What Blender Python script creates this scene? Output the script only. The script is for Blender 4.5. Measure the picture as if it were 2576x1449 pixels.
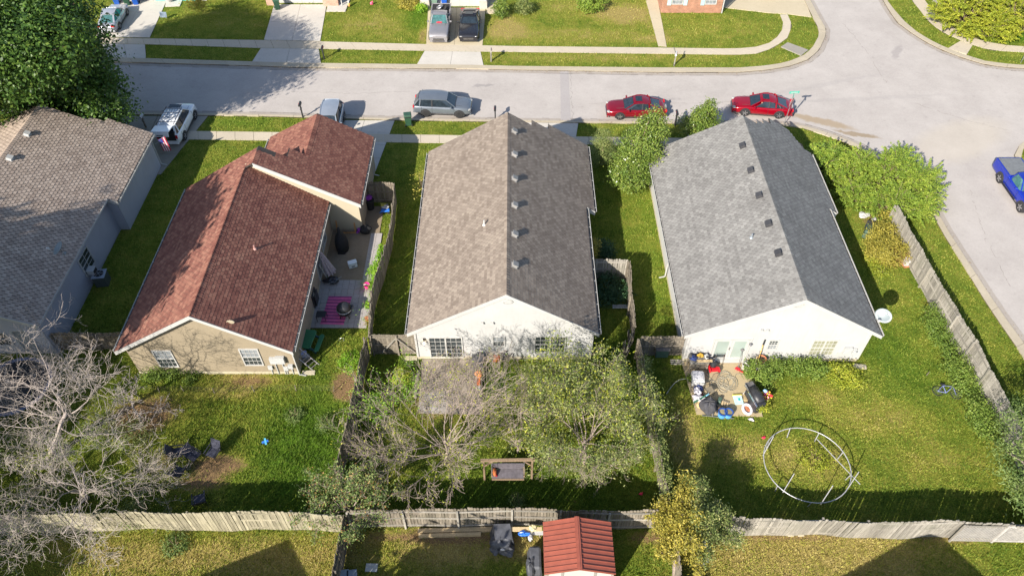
import bpy, math, random
import numpy as np
from mathutils import Vector, Matrix
rad = math.radians
for o in list(bpy.data.objects): bpy.data.objects.remove(o)
scene = bpy.context.scene
COL = scene.collection

# ---------------------------------------------------------------- camera
CAM_H, CAM_PITCH, FPX = 36.6, 48.0, 1887.0          # metres, degrees down, focal length in 2576-wide pixels
cam = bpy.data.cameras.new('camera'); camo = bpy.data.objects.new('camera', cam); COL.objects.link(camo)
camo.location = (0, 0, CAM_H); camo.rotation_euler = (rad(90 - CAM_PITCH), 0, 0)
cam.sensor_width = 36; cam.lens = FPX / 2576 * 36; cam.clip_end = 1500; cam.clip_start = .5
scene.camera = camo

# ---------------------------------------------------------------- light
SUN_TRAVEL = Vector((1.0, 1.38, -1.04)).normalized()
world = bpy.data.worlds.new('World'); scene.world = world; world.use_nodes = True
wn = world.node_tree.nodes; wl = world.node_tree.links
bg = wn['Background']; sky = wn.new('ShaderNodeTexSky'); sky.sky_type = 'NISHITA'; sky.sun_disc = False
el = math.asin(-SUN_TRAVEL.z); sky.sun_elevation = el
sky.sun_rotation = math.atan2(-SUN_TRAVEL.x, -SUN_TRAVEL.y) % (2 * math.pi)
sky.air_density = 1.0; sky.dust_density = 1.0; sky.ozone_density = 1.0
wl.new(sky.outputs[0], bg.inputs[0]); bg.inputs[1].default_value = 0.10
sun = bpy.data.lights.new('sun', 'SUN'); suno = bpy.data.objects.new('sun', sun); COL.objects.link(suno)
sun.energy = 5.0; sun.angle = rad(.55); sun.color = (1, .925, .81)
suno.rotation_euler = SUN_TRAVEL.to_track_quat('-Z', 'Y').to_euler(); suno.location = (-30, -30, 40)
vs = scene.view_settings; vs.view_transform = 'Standard'; vs.look = 'None'; vs.gamma = 1; vs.use_curve_mapping = False
vs.exposure = 0.90

# ---------------------------------------------------------------- survey: a picture reading -> a place on the ground (or at height z)
_t = rad(CAM_PITCH); _F = Vector((0, math.cos(_t), -math.sin(_t))); _U = Vector((0, math.sin(_t), math.cos(_t)))
def _ray(x, y): return _F + Vector((1, 0, 0)) * ((x - 1288) / FPX) - _U * ((y - 724.5) / FPX)
def D(x, y, z=0.0):
    d = _ray(x, y); s = (z - CAM_H) / d.z; return Vector((d.x * s, d.y * s, z))
def WY(x, y, Y):
    d = _ray(x, y); s = Y / d.y; return Vector((d.x * s, Y, CAM_H + d.z * s))
def tile(ox, oy, s):
    return lambda x, y, z=0.0: D((ox + x / s) * .858667, (oy + y / s) * .858667, z)
A1, A2, A3, A4 = [tile(ox, 0, 3.22) for ox in (0, 750, 1500, 2250)]
B1, B2, B3, B4 = [tile(ox, 420, 3.22) for ox in (0, 750, 1500, 2250)]
C1, C2, C3, C4 = [tile(ox, 840, 3.22) for ox in (0, 750, 1500, 2250)]
E1, E2, E3, E4 = [tile(ox, 1237, 3.22) for ox in (0, 750, 1500, 2250)]
P6 = tile(1990, 1020, 6.586); P7 = tile(900, 520, 4.83); P8 = tile(880, 800, 5.176)

# ---------------------------------------------------------------- objects
def props(o, label=None, cat=None, group=None, kind=None):
    if label: o['label'] = label
    if cat: o['category'] = cat
    if group: o['group'] = group
    if kind: o['kind'] = kind
    return o
def thing(name, label, cat, loc=(0, 0, 0), rz=0.0, group=None):
    o = bpy.data.objects.new(name, None); COL.objects.link(o); o.empty_display_size = .2
    o.location = loc; o.rotation_euler = (0, 0, rz)
    return props(o, label, cat, group)
def place(name, mesh, parent=None, loc=(0, 0, 0), rot=(0, 0, 0), scale=(1, 1, 1)):
    o = bpy.data.objects.new(name, mesh); COL.objects.link(o); o.parent = parent
    o.location = loc; o.rotation_euler = rot; o.scale = scale
    return o
def copy_tree(o, parent=None, label=None, loc=None, rz=None):
    c = o.copy(); COL.objects.link(c); c.parent = parent
    if label: c['label'] = label
    if loc is not None: c.location = loc
    if rz is not None: c.rotation_euler = (0, 0, rz)
    for ch in list(o.children): copy_tree(ch, c)
    return c

class MB:
    """collects shapes and links them as one mesh object"""
    def __init__(s): s.v = []; s.f = []; s.m = []; s.r = []; s.k = 0; s.rv = 0.0
    def add(s, vs, fs, m=None):
        b = len(s.v); s.v += [tuple(p) for p in vs]
        for f in fs: s.f.append(tuple(b + i for i in f)); s.m.append(s.k if m is None else m); s.r.append(s.rv)
        return s
    def box(s, c, d, rot=None, m=None, taper=1.0):
        x, y, z = d[0] / 2, d[1] / 2, d[2] / 2; t = taper
        vs = [Vector(p) for p in ((-x, -y, -z), (x, -y, -z), (x, y, -z), (-x, y, -z), (-x * t, -y * t, z), (x * t, -y * t, z), (x * t, y * t, z), (-x * t, y * t, z))]
        if rot is not None: vs = [rot @ p for p in vs]
        c = Vector(c); vs = [p + c for p in vs]
        return s.add(vs, [(3, 2, 1, 0), (4, 5, 6, 7), (0, 1, 5, 4), (1, 2, 6, 5), (2, 3, 7, 6), (3, 0, 4, 7)], m)
    def bar(s, a, b, w, h=None, m=None, up=(0, 0, 1)):
        a = Vector(a); b = Vector(b); h = w if h is None else h; d = b - a; L = d.length
        if L < 1e-6: return s
        d.normalize(); u = Vector(up)
        if abs(d.dot(u)) > .98: u = Vector((1, 0, 0))
        sd = d.cross(u).normalized(); u = sd.cross(d).normalized()
        R = Matrix((sd, d, u)).transposed()
        return s.box((a + b) / 2, (w, L, h), R, m)
    def tube(s, pts, r, n=6, m=None, closed=False, caps=True):
        pts = [Vector(p) for p in pts]; N = len(pts); rs = r if isinstance(r, (list, tuple)) else [r] * N
        vs = []; prev = None
        for i, p in enumerate(pts):
            t = (pts[(i + 1) % N] - pts[i - 1]) if closed else (pts[min(i + 1, N - 1)] - pts[max(i - 1, 0)])
            t = t.normalized() if t.length > 1e-9 else Vector((0, 0, 1))
            if prev is None:
                a = Vector((0, 0, 1)) if abs(t.z) < .9 else Vector((1, 0, 0)); prev = t.cross(a).normalized()
            sd = (prev - t * prev.dot(t)); sd = sd.normalized() if sd.length > 1e-6 else t.orthogonal().normalized(); prev = sd
            u = t.cross(sd)
            for k in range(n):
                a = 2 * math.pi * k / n; vs.append(p + (sd * math.cos(a) + u * math.sin(a)) * rs[i])
        fs = []
        for i in range(N if closed else N - 1):
            j = (i + 1) % N
            for k in range(n): k2 = (k + 1) % n; fs.append((i * n + k, i * n + k2, j * n + k2, j * n + k))
        if not closed and caps: fs += [tuple(range(n))[::-1], tuple((N - 1) * n + k for k in range(n))]
        return s.add(vs, fs, m)
    def lathe(s, prof, c=(0, 0, 0), n=16, m=None, rot=None, sx=1.0, sy=1.0, caps=True):
        c = Vector(c); vs = []
        for (r, z) in prof:
            for k in range(n):
                a = 2 * math.pi * k / n; p = Vector((r * math.cos(a) * sx, r * math.sin(a) * sy, z))
                if rot is not None: p = rot @ p
                vs.append(p + c)
        fs = [(i * n + k, i * n + (k + 1) % n, (i + 1) * n + (k + 1) % n, (i + 1) * n + k) for i in range(len(prof) - 1) for k in range(n)]
        if caps: fs += [tuple(range(n))[::-1], tuple((len(prof) - 1) * n + k for k in range(n))]
        return s.add(vs, fs, m)
    def prism(s, pts, z0, z1, m=None):
        n = len(pts); ar = sum(pts[i][0] * pts[(i + 1) % n][1] - pts[(i + 1) % n][0] * pts[i][1] for i in range(n))
        if ar < 0: pts = list(pts)[::-1]
        vs = [(p[0], p[1], z0) for p in pts] + [(p[0], p[1], z1) for p in pts]
        return s.add(vs, [tuple(range(n, 2 * n))] + [(i, (i + 1) % n, n + (i + 1) % n, n + i) for i in range(n)] + [tuple(range(n))[::-1]], m)
    def ext(s, pts, d, m=None):
        """polygon in space pushed along vector d"""
        n = len(pts); d = Vector(d); vs = [Vector(p) for p in pts] + [Vector(p) + d for p in pts]
        return s.add(vs, [tuple(range(n)), tuple(range(2 * n - 1, n - 1, -1))] + [((i + 1) % n, i, n + i, n + (i + 1) % n) for i in range(n)], m)
    def grid(s, P, m=None, closed_u=False):
        """P[i][j] points -> quads"""
        nu = len(P); nv = len(P[0]); vs = [p for row in P for p in row]
        fs = [(i * nv + j, ((i + 1) % nu) * nv + j, ((i + 1) % nu) * nv + j + 1, i * nv + j + 1) for i in range(nu if closed_u else nu - 1) for j in range(nv - 1)]
        return s.add(vs, fs, m)
    def blob(s, c, r, seed=0, amp=.15, n=10, m=None, flat=None):
        rg = random.Random(seed); c = Vector(c); r = Vector(r) if not isinstance(r, (int, float)) else Vector((r, r, r))
        ph = [rg.uniform(0, 6.3) for _ in range(6)]; rows = []
        for i in range(n + 1):
            th = math.pi * i / n; row = []
            for k in range(n * 2 + 1):
                a = 2 * math.pi * (k % (n * 2)) / (n * 2)
                q = 1 + amp * (math.sin(3 * a + ph[0] + 2 * th) * .5 + math.sin(5 * a + ph[1] - 3 * th) * .35 + math.sin(4 * th + ph[2]) * .4)
                p = Vector((math.sin(th) * math.cos(a) * r.x, math.sin(th) * math.sin(a) * r.y, math.cos(th) * r.z)) * q
                if flat is not None: p.z = max(p.z, flat)
                row.append(c + p)
            rows.append(row)
        return s.grid(rows, m)
    def mesh(s, name, mats=None, smooth=False, rnd=False):
        me = bpy.data.meshes.new(name); me.from_pydata(s.v, [], s.f); me.validate(clean_customdata=False)
        if mats is not None:
            for q in (mats if isinstance(mats, (list, tuple)) else [mats]): me.materials.append(q)
            if len(me.polygons) == len(s.m): me.polygons.foreach_set('material_index', s.m)
        if rnd and len(me.polygons) == len(s.r):
            a = me.attributes.new('rnd', 'FLOAT', 'FACE'); a.data.foreach_set('value', s.r)
        if smooth: me.polygons.foreach_set('use_smooth', [True] * len(me.polygons))
        me.update(); return me
    def build(s, name, mats, parent=None, loc=(0, 0, 0), rot=(0, 0, 0), smooth=False, rnd=False, bevel=0, subsurf=0):
        me = s.mesh(name, mats, smooth, rnd); o = place(name, me, parent, loc, rot)
        if bevel: b = o.modifiers.new('b', 'BEVEL'); b.width = bevel; b.segments = 1; b.limit_method = 'ANGLE'
        if subsurf: b = o.modifiers.new('s', 'SUBSURF'); b.levels = subsurf; b.render_levels = subsurf
        return o
def RZ(a): return Matrix.Rotation(a, 3, 'Z')
def RX(a): return Matrix.Rotation(a, 3, 'X')
def RY(a): return Matrix.Rotation(a, 3, 'Y')

def quads_np(name, V, rnd, mat, parent=None, nv=4):
    """V (N, nv, 3) numpy: N loose faces, each with its own random number"""
    N = V.shape[0]; me = bpy.data.meshes.new(name)
    me.vertices.add(N * nv); me.vertices.foreach_set('co', V.astype(np.float32).ravel())
    me.loops.add(N * nv); me.loops.foreach_set('vertex_index', np.arange(N * nv, dtype=np.int32))
    me.polygons.add(N); me.polygons.foreach_set('loop_start', np.arange(0, N * nv, nv, dtype=np.int32))
    try: me.polygons.foreach_set('loop_total', np.full(N, nv, dtype=np.int32))
    except Exception: pass
    me.materials.append(mat); me.update(calc_edges=True)
    a = me.attributes.new('rnd', 'FLOAT', 'FACE'); a.data.foreach_set('value', rnd.astype(np.float32))
    return place(name, me, parent)

# ---------------------------------------------------------------- materials
_mats = {}
def nmat(name):
    m = bpy.data.materials.new(name); m.use_nodes = True; nt = m.node_tree
    return m, nt, nt.nodes['Principled BSDF']
def node(nt, typ, **kw):
    n = nt.nodes.new(typ)
    for k, v in kw.items(): setattr(n, k, v)
    return n
def noise(nt, vec, scale, detail=4, rough=.6, out='Fac'):
    n = node(nt, 'ShaderNodeTexNoise'); n.inputs['Scale'].default_value = scale; n.inputs['Detail'].default_value = detail; n.inputs['Roughness'].default_value = rough
    if vec is not None: nt.links.new(vec, n.inputs['Vector'])
    return n.outputs[out]
def ramp(nt, fac, stops, interp='LINEAR'):
    n = node(nt, 'ShaderNodeValToRGB'); cr = n.color_ramp; cr.interpolation = interp
    while len(cr.elements) < len(stops): cr.elements.new(.5)
    for e, (p, c) in zip(cr.elements, stops): e.position = p; e.color = (*c, 1) if len(c) == 3 else c
    nt.links.new(fac, n.inputs[0]); return n.outputs[0]
def mix(nt, fac, a, b, mode='MIX'):
    n = node(nt, 'ShaderNodeMix', data_type='RGBA', blend_type=mode)
    for k, v in ((0, fac), (6, a), (7, b)):
        if isinstance(v, (int, float)): n.inputs[k].default_value = v
        elif isinstance(v, tuple): n.inputs[k].default_value = (*v, 1) if len(v) == 3 else v
        else: nt.links.new(v, n.inputs[k])
    return n.outputs[2]
def mth(nt, op, a, b=None):
    n = node(nt, 'ShaderNodeMath', operation=op)
    for k, v in ((0, a), (1, b)):
        if v is None: continue
        if isinstance(v, (int, float)): n.inputs[k].default_value = v
        else: nt.links.new(v, n.inputs[k])
    return n.outputs[0]
def bump(nt, b, h, strength=.3, dist=.02):
    n = node(nt, 'ShaderNodeBump'); n.inputs['Strength'].default_value = strength; n.inputs['Distance'].default_value = dist
    nt.links.new(h, n.inputs['Height']); nt.links.new(n.outputs[0], b.inputs['Normal'])
def coords(nt, kind='Object'): return node(nt, 'ShaderNodeTexCoord').outputs[kind]
def wpos(nt): return node(nt, 'ShaderNodeNewGeometry').outputs['Position']
def M(name, col, rough=.7, metal=0.0, var=.18, scale=6.0, obj=.12, bmp=0.0, emit=None, spec=None, coat=0.0):
    """a plain surface whose colour wanders a little over it and from piece to piece"""
    if name in _mats: return _mats[name]
    m, nt, b = nmat(name); c = coords(nt)
    f = noise(nt, c, scale, 5)
    lo = tuple(max(0, x * (1 - var)) for x in col); hi = tuple(min(1, x * (1 + var)) for x in col)
    cc = ramp(nt, f, [(.3, lo), (.7, hi)])
    if obj:
        r = node(nt, 'ShaderNodeObjectInfo').outputs['Random']
        k = mth(nt, 'ADD', mth(nt, 'MULTIPLY', r, 2 * obj), 1 - obj); g = node(nt, 'ShaderNodeCombineColor')
        for i in range(3): nt.links.new(k, g.inputs[i])
        cc = mix(nt, 1.0, cc, g.outputs[0], 'MULTIPLY')
    nt.links.new(cc, b.inputs['Base Color']); b.inputs['Roughness'].default_value = rough; b.inputs['Metallic'].default_value = metal
    if spec is not None: b.inputs['Specular IOR Level'].default_value = spec
    if coat: b.inputs['Coat Weight'].default_value = coat; b.inputs['Coat Roughness'].default_value = .06
    if bmp: bump(nt, b, noise(nt, c, scale * 6, 4), bmp, .02)
    _mats[name] = m; return m
def foliage(name, stops, trans=.25, rough=.55, patch=None, pscale=.6):
    if name in _mats: return _mats[name]
    m, nt, b = nmat(name); a = node(nt, 'ShaderNodeAttribute', attribute_name='rnd', attribute_type='GEOMETRY').outputs['Fac']
    f = mth(nt, 'ADD', mth(nt, 'MULTIPLY', a, .72), mth(nt, 'MULTIPLY', mth(nt, 'SUBTRACT', noise(nt, wpos(nt), 1.3, 3), .22), .6))
    cc = ramp(nt, f, stops)
    nt.links.new(cc, b.inputs['Base Color']); b.inputs['Roughness'].default_value = rough; b.inputs['Specular IOR Level'].default_value = .35
    t = node(nt, 'ShaderNodeBsdfTranslucent'); mx = node(nt, 'ShaderNodeMixShader'); mx.inputs[0].default_value = trans
    nt.links.new(cc, t.inputs[0]); nt.links.new(b.outputs[0], mx.inputs[1]); nt.links.new(t.outputs[0], mx.inputs[2])
    nt.links.new(mx.outputs[0], nt.nodes['Material Output'].inputs[0]); _mats[name] = m; return m
def shingle_mat(name, stops, rough=.9, patch=.35):
    m, nt, b = nmat(name)
    a = node(nt, 'ShaderNodeAttribute', attribute_name='rnd', attribute_type='GEOMETRY').outputs['Fac']
    r = node(nt, 'ShaderNodeObjectInfo').outputs['Random']
    f = mth(nt, 'FRACT', mth(nt, 'ADD', a, mth(nt, 'MULTIPLY', r, 7.31)))
    p = wpos(nt); big = mth(nt, 'MULTIPLY', mth(nt, 'SUBTRACT', noise(nt, p, .55, 3), .5), patch * 2.6)
    st = node(nt, 'ShaderNodeMapping'); st.inputs['Scale'].default_value = (.35, 3.2, .35); nt.links.new(p, st.inputs[0])
    f = mth(nt, 'ADD', mth(nt, 'ADD', mth(nt, 'MULTIPLY', f, .46), .27), big); f = mth(nt, 'ADD', f, mth(nt, 'MULTIPLY', mth(nt, 'SUBTRACT', noise(nt, st.outputs[0], 1.0, 5, .7), .5), .55))
    f = mth(nt, 'ADD', f, mth(nt, 'MULTIPLY', mth(nt, 'SUBTRACT', noise(nt, p, 28, 3), .5), .55))
    nt.links.new(ramp(nt, f, stops), b.inputs['Base Color']); b.inputs['Roughness'].default_value = rough
    b.inputs['Specular IOR Level'].default_value = .25
    bump(nt, b, noise(nt, p, 70, 3), .4, .01); return m
# ================================================================ THE SETTING
rng = np.random.default_rng(7)
def P2(pts): return [(p[0], p[1]) for p in pts]
def Dp(*q): return [D(*p).xy for p in q]
def inside(poly, X, Y):
    r = np.zeros(X.shape, bool); n = len(poly)
    for i in range(n):
        x1, y1 = poly[i]; x2, y2 = poly[(i + 1) % n]
        c = ((y1 > Y) != (y2 > Y)); r ^= c & (X < (x2 - x1) * (Y - y1) / ((y2 - y1) if y2 != y1 else 1e-9) + x1)
    return r
PAVE = []
# worn and dry places: (x, y, rx, ry, dirt, dry, lush)
FIELD = []
def spot(px, py, rx, ry, dirt=0, dry=0, lush=0):
    c = D(px, py); FIELD.append((c.x, c.y, rx, ry, dirt, dry, lush))
spot(365, 1040, 2.0, 1.2, 1.1, .6); spot(330, 1085, 1.2, .7, .7, .5); spot(640, 960, 1.5, .4, .6, .5); spot(868, 962, .9, 1.0, 1, .5); spot(880, 985, .9, .8, 1, .5); spot(550, 1168, 1.7, .6, 1.2, .4); spot(505, 1215, 1.7, .6, .9, .2)
spot(600, 950, 2.2, .5, .35, .6); spot(560, 985, 2.5, .5, .3, .5); spot(860, 900, .8, .5, .5, .3); spot(420, 1150, .8, .9, .5, .5); spot(620, 1090, 3.5, 1.6, -.1, .1, .35)
spot(780, 1120, 2.6, 2.6, -.2, -.4, 1); spot(820, 960, 1.2, 2, 0, -.1, .3); spot(430, 960, 3, .8, 0, 0, .4); spot(760, 1260, 3, 1.5, 0, -.2, .6)
spot(1240, 950, 1.5, 1.2, -.2, -.5, .6); spot(1030, 940, .7, 2, 0, -.5, .7); spot(1560, 950, 2.0, 2.5, -.2, -.5, .6); spot(1280, 1190, 3, 1.2, 0, -.1, .5); spot(1280, 1250, 6, 1.0, -.2, -.4, .1)
spot(1720, 1100, 1.2, 2.6, .2, .75); spot(1850, 1130, 1.6, 1.2, .1, .6); spot(2030, 1150, 2.0, 1.4, .3, .6); spot(2200, 1050, 3, 1.2, 0, .38); spot(2380, 1160, 2.4, 1.2, 0, .32); spot(2050, 990, 2, .8, 0, .3)
spot(2250, 900, 1.6, 2.5, 0, -.2, .5); spot(2350, 980, 1.5, 1.5, 0, 0, .3); spot(1650, 700, .6, 3, 0, .1, .7); spot(1640, 540, .9, 2.5, 0, .1, .7)
spot(1900, 1400, 4, 1.5, .1, .75); spot(2200, 1400, 4, 1.6, .1, .8); spot(1150, 1380, 2.5, 1.0, .3, .9); spot(1330, 1380, 1.5, .8, .3, .8); spot(700, 1400, 6, 1.3, .1, .75); spot(300, 1400, 4, 1.3, .15, .6)
spot(1100, 1345, 4.5, .4, .9, .4); spot(1970, 1345, 5, .3, .7, .6); spot(1640, 1350, 1.4, .5, .8, .2); spot(2440, 1350, 3, .4, .7, .3)
spot(1570, 40, 2.8, 1.6, .35, .8); spot(1650, 100, 2, .6, .1, .5); spot(1275, 70, 2, 2.2, .2, .8); spot(1065, 90, .5, 1.5, .6, .6); spot(950, 60, 4, 2.5, 0, .35); spot(560, 50, 4, 2.5, 0, .25, .3)
spot(1500, 20, 7, 2, 0, .35); spot(1800, 70, 6, 2.5, 0, .15); spot(1450, 90, 8, 1.4, 0, .35); spot(1500, 145, 16, .8, .1, .3); spot(1050, 40, 1.5, 3, 0, -.3, .7); spot(2560, 95, 3, .8, 0, -.5, 1)
spot(1740, 330, 1, .5, 0, .6); spot(600, 310, 3, .6, 0, 0, .6); spot(2420, 600, .9, 6, 0, .45, .2)
spot(1110, 990, 2.2, 2.5, .7, .3); spot(915, 650, .9, 4, 1, 0); spot(2210, 560, 1.3, 1.0, .9, .3); spot(2240, 640, 1.2, 1.2, .5, .3)
def field(X, Y):
    dirt = np.zeros_like(X); dry = np.full_like(X, .37); lush = np.zeros_like(X)
    for x, y, rx, ry, a, b, c in FIELD:
        g = np.exp(-(((X - x) / rx) ** 2 + ((Y - y) / ry) ** 2) ** 1.3); dirt += a * g; dry += b * g; lush += c * g
    return dirt, dry, lush
def wob(X, Y):
    return (np.sin(X * 1.7 + 1.3 * np.sin(Y * .9)) * np.sin(Y * 2.1 + 1.1 * np.sin(X * 1.3)) + .6 * np.sin(X * 4.3 + Y * 2.7 + 1.5 * np.sin(Y * 3.1)) * np.sin(Y * 5.1 - X * 1.9)) / 1.6
# ---- materials of the ground
def grass_ground():
    m, nt, b = nmat('turf'); p = wpos(nt)
    at = lambda n: node(nt, 'ShaderNodeAttribute', attribute_name=n, attribute_type='GEOMETRY').outputs['Fac']
    n1 = noise(nt, p, .8, 6, .7); n2 = noise(nt, p, 5.5, 5, .75); n3 = noise(nt, p, 17, 4, .75)
    f = mth(nt, 'ADD', at('dry'), mth(nt, 'MULTIPLY', mth(nt, 'SUBTRACT', n1, .5), 1.5)); f = mth(nt, 'ADD', f, mth(nt, 'MULTIPLY', mth(nt, 'SUBTRACT', n2, .5), 1.0))
    c = ramp(nt, f, [(.0, (.06, .105, .012)), (.3, (.135, .18, .022)), (.6, (.235, .235, .042)), (1, (.34, .27, .095))])
    c = mix(nt, mth(nt, 'MULTIPLY', at('lush'), .75), c, ramp(nt, n2, [(.3, (.075, .17, .012)), (.75, (.15, .27, .025))]))
    d = mth(nt, 'ADD', at('dirt'), mth(nt, 'MULTIPLY', mth(nt, 'SUBTRACT', n2, .5), 1.6)); d = mth(nt, 'MULTIPLY', mth(nt, 'SUBTRACT', d, .35), 2.2)
    cl = node(nt, 'ShaderNodeClamp'); nt.links.new(d, cl.inputs[0])
    c = mix(nt, cl.outputs[0], c, ramp(nt, n3, [(.3, (.17, .105, .055)), (.7, (.30, .20, .11))]))
    c = mix(nt, 1.0, c, ramp(nt, n3, [(.30, (.38, .42, .40)), (.66, (1.35, 1.32, 1.25))]), 'MULTIPLY')
    nt.links.new(c, b.inputs['Base Color']); b.inputs['Roughness'].default_value = .95; b.inputs['Specular IOR Level'].default_value = .1
    bump(nt, b, mth(nt, 'ADD', n3, mth(nt, 'MULTIPLY', n2, 1.5)), .9, .06); return m
TURF = grass_ground()
xs = np.concatenate([[-400, -200, -120, -80, -60], np.arange(-50, 50.1, .5), [60, 80, 120, 200, 400]])
ys = np.concatenate([[-300, -100, -40, -10], np.arange(4, 84.1, .5), [100, 130, 200, 400]])
XX, YY = np.meshgrid(xs, ys, indexing='ij'); nx, ny = XX.shape
gm = MB(); me = bpy.data.meshes.new('ground'); ZZ = np.zeros_like(XX)
idx = np.arange(nx * ny).reshape(nx, ny)
faces = np.stack([idx[:-1, :-1], idx[1:, :-1], idx[1:, 1:], idx[:-1, 1:]], -1).reshape(-1, 4)
me.from_pydata(np.stack([XX, YY, ZZ], -1).reshape(-1, 3).tolist(), [], faces.tolist())
dirt, dry, lush = field(XX.ravel(), YY.ravel())
for nme, arr in (('dirt', dirt), ('dry', dry), ('lush', np.clip(lush, 0, 1))):
    a = me.attributes.new(nme, 'FLOAT', 'POINT'); a.data.foreach_set('value', arr.astype(np.float32))
me.materials.append(TURF); ground = place('ground', me); props(ground, kind='structure')

def concrete(name, lo, hi, stains=(), rough=.85, fine=60, grain=.25, crack=.0):
    m, nt, b = nmat(name); p = wpos(nt)
    f = mth(nt, 'ADD', mth(nt, 'MULTIPLY', noise(nt, p, .35, 5, .7), .6), mth(nt, 'MULTIPLY', noise(nt, p, 6, 6, .75), .4))
    c = ramp(nt, f, [(.32, lo), (.68, hi)])
    c = mix(nt, 1.0, c, ramp(nt, noise(nt, p, fine, 3, .7), [(.2, (1 - grain,) * 3), (.8, (1 + grain * .6,) * 3)]), 'MULTIPLY')
    st = noise(nt, p, 2.3, 3, .5); c = mix(nt, ramp(nt, st, [(.60, (0, 0, 0)), (.78, (.30, .30, .30))]), c, tuple(x * .62 for x in lo))
    for (x, y, rx, ry, ang, col, s) in stains:
        mp = node(nt, 'ShaderNodeMapping', vector_type='TEXTURE'); mp.inputs['Location'].default_value = (x, y, 0); mp.inputs['Rotation'].default_value = (0, 0, ang); mp.inputs['Scale'].default_value = (rx, ry, 1)
        wv = node(nt, 'ShaderNodeVectorMath', operation='ADD'); nt.links.new(p, wv.inputs[0]); nz = noise(nt, p, 1.4, 4, .6, 'Color')
        nt.links.new(mix(nt, 1.0, nz, (.9, .9, .9), 'MULTIPLY'), wv.inputs[1]); nt.links.new(wv.outputs[0], mp.inputs[0])
        ln = node(nt, 'ShaderNodeVectorMath', operation='LENGTH'); xy = node(nt, 'ShaderNodeVectorMath', operation='MULTIPLY'); xy.inputs[1].default_value = (1, 1, 0)
        nt.links.new(mp.outputs[0], xy.inputs[0]); nt.links.new(xy.outputs[0], ln.inputs[0])
        k = ramp(nt, ln.outputs['Value'], [(.6, (s, s, s)), (1.0, (0, 0, 0))]); c = mix(nt, k, c, col)
    nt.links.new(c, b.inputs['Base Color']); b.inputs['Roughness'].default_value = rough; b.inputs['Specular IOR Level'].default_value = .2
    bump(nt, b, noise(nt, p, 45, 4), .25, .01); return m
sA = D(2075, 298); sB = D(2165, 330); sC = D(2420, 345); sD = D(1150, 232); sE = D(1660, 245); sF = D(2265, 125)
ROAD = concrete('road_asphalt', (.35, .32, .30), (.465, .43, .405), [(sA.x, sA.y, 3.2, .62, -.42, (.30, .23, .15), .8), (sB.x, sB.y, 2.2, .3, -.3, (.25, .19, .12), .8), (sC.x, sC.y, 6, 2.5, .5, (.48, .42, .33), .35),
        (sD.x, sD.y, 1.2, .35, 0, (.22, .2, .2), .4), (sE.x, sE.y, 2.5, .3, 0.05, (.24, .22, .22), .35), (sF.x, sF.y, .5, 1.6, -.5, (.22, .2, .2), .45), (-2, 57, 1.2, .25, .2, (.2, .19, .19), .5), (30, 55, 10, .3, .08, (.30, .28, .27), .3), (27, 57, 8, .35, .3, (.31, .29, .28), .3)], fine=30, grain=.16)
WALK = concrete('walk_concrete', (.44, .385, .30), (.54, .475, .375)); DRIVE = concrete('drive_concrete', (.46, .43, .385), (.56, .53, .48))
BEIGE = concrete('beige_concrete', (.45, .385, .27), (.54, .47, .34)); KERB = concrete('kerb_concrete', (.38, .33, .25), (.50, .44, .34), grain=.4)
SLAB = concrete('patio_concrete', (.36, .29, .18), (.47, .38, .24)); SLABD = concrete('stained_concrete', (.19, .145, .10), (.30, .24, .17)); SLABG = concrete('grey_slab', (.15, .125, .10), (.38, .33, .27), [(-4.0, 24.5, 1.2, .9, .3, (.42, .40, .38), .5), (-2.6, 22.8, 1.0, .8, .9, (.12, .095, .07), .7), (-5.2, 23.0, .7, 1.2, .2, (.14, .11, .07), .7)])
PAVER = concrete('paver_stone', (.30, .28, .275), (.42, .39, .38))
def sheet(name, pts, z, mat, t=.0, pave=True, cat=None, label=None):
    pts = P2(pts); b = MB(); b.prism(pts, z - .35, z); o = b.build(name, mat); props(o, kind='structure')
    if pave: PAVE.append(pts)
    return o
# ---- road: near kerb line (left to right, then down the side street) and far kerb lines
near = Dp((-900, 282), (-300, 284), (300, 286), (644, 290), (975, 300), (1230, 304), (1448, 307), (1760, 310), (1953, 312), (2012, 317), (2060, 330), (2103, 344), (2151, 362), (2220, 398), (2298, 451), (2348, 520), (2386, 587), (2426, 649), (2482, 735), (2519, 790), (2576, 868)) + [Vector((31.6, 20)), Vector((31.7, -30))]
neari = Dp((-900, 286), (-300, 288), (300, 290), (644, 294), (975, 304), (1230, 308), (1448, 311), (1760, 314), (1953, 316.5), (2012, 322), (2056, 336), (2098, 350), (2145, 369), (2213, 405), (2290, 458), (2337, 527), (2375, 595), (2415, 657), (2468, 745), (2505, 801), (2560, 880)) + [Vector((31.25, 20)), Vector((31.3, -30))]
farL = Dp((-900, 136), (-300, 144), (290, 158), (644, 168), (750, 172), (1177, 175), (1288, 177.5), (1661, 184), (1860, 184), (1932, 178), (1985, 169), (2033, 152), (2060, 128), (2076, 93), (2077, 75), (2063, 51), (2047, 21), (2036, 0), (2015, -60), (2000, -120))
farLi = Dp((-900, 126), (-300, 133), (283, 147), (644, 158), (750, 161), (1177, 166), (1288, 169), (1661, 173), (1860, 173), (1926, 168), (1976, 160), (2020, 143), (2043, 123), (2059, 93), (2060, 77), (2047, 51), (2032, 21), (2022, 0), (2003, -60), (1990, -120))
farR = Dp((2195, -120), (2205, -60), (2219, 0), (2236, 29), (2257, 59), (2292, 85), (2327, 107), (2369, 128), (2425, 149), (2479, 165), (2545, 173), (2620, 176), (3200, 180))
farRi = Dp((2205, -120), (2214, -60), (2228, 0), (2249, 28), (2275, 57), (2303, 81), (2336, 102), (2375, 121), (2427, 141), (2480, 157), (2546, 165), (2620, 168), (3200, 172))
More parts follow.
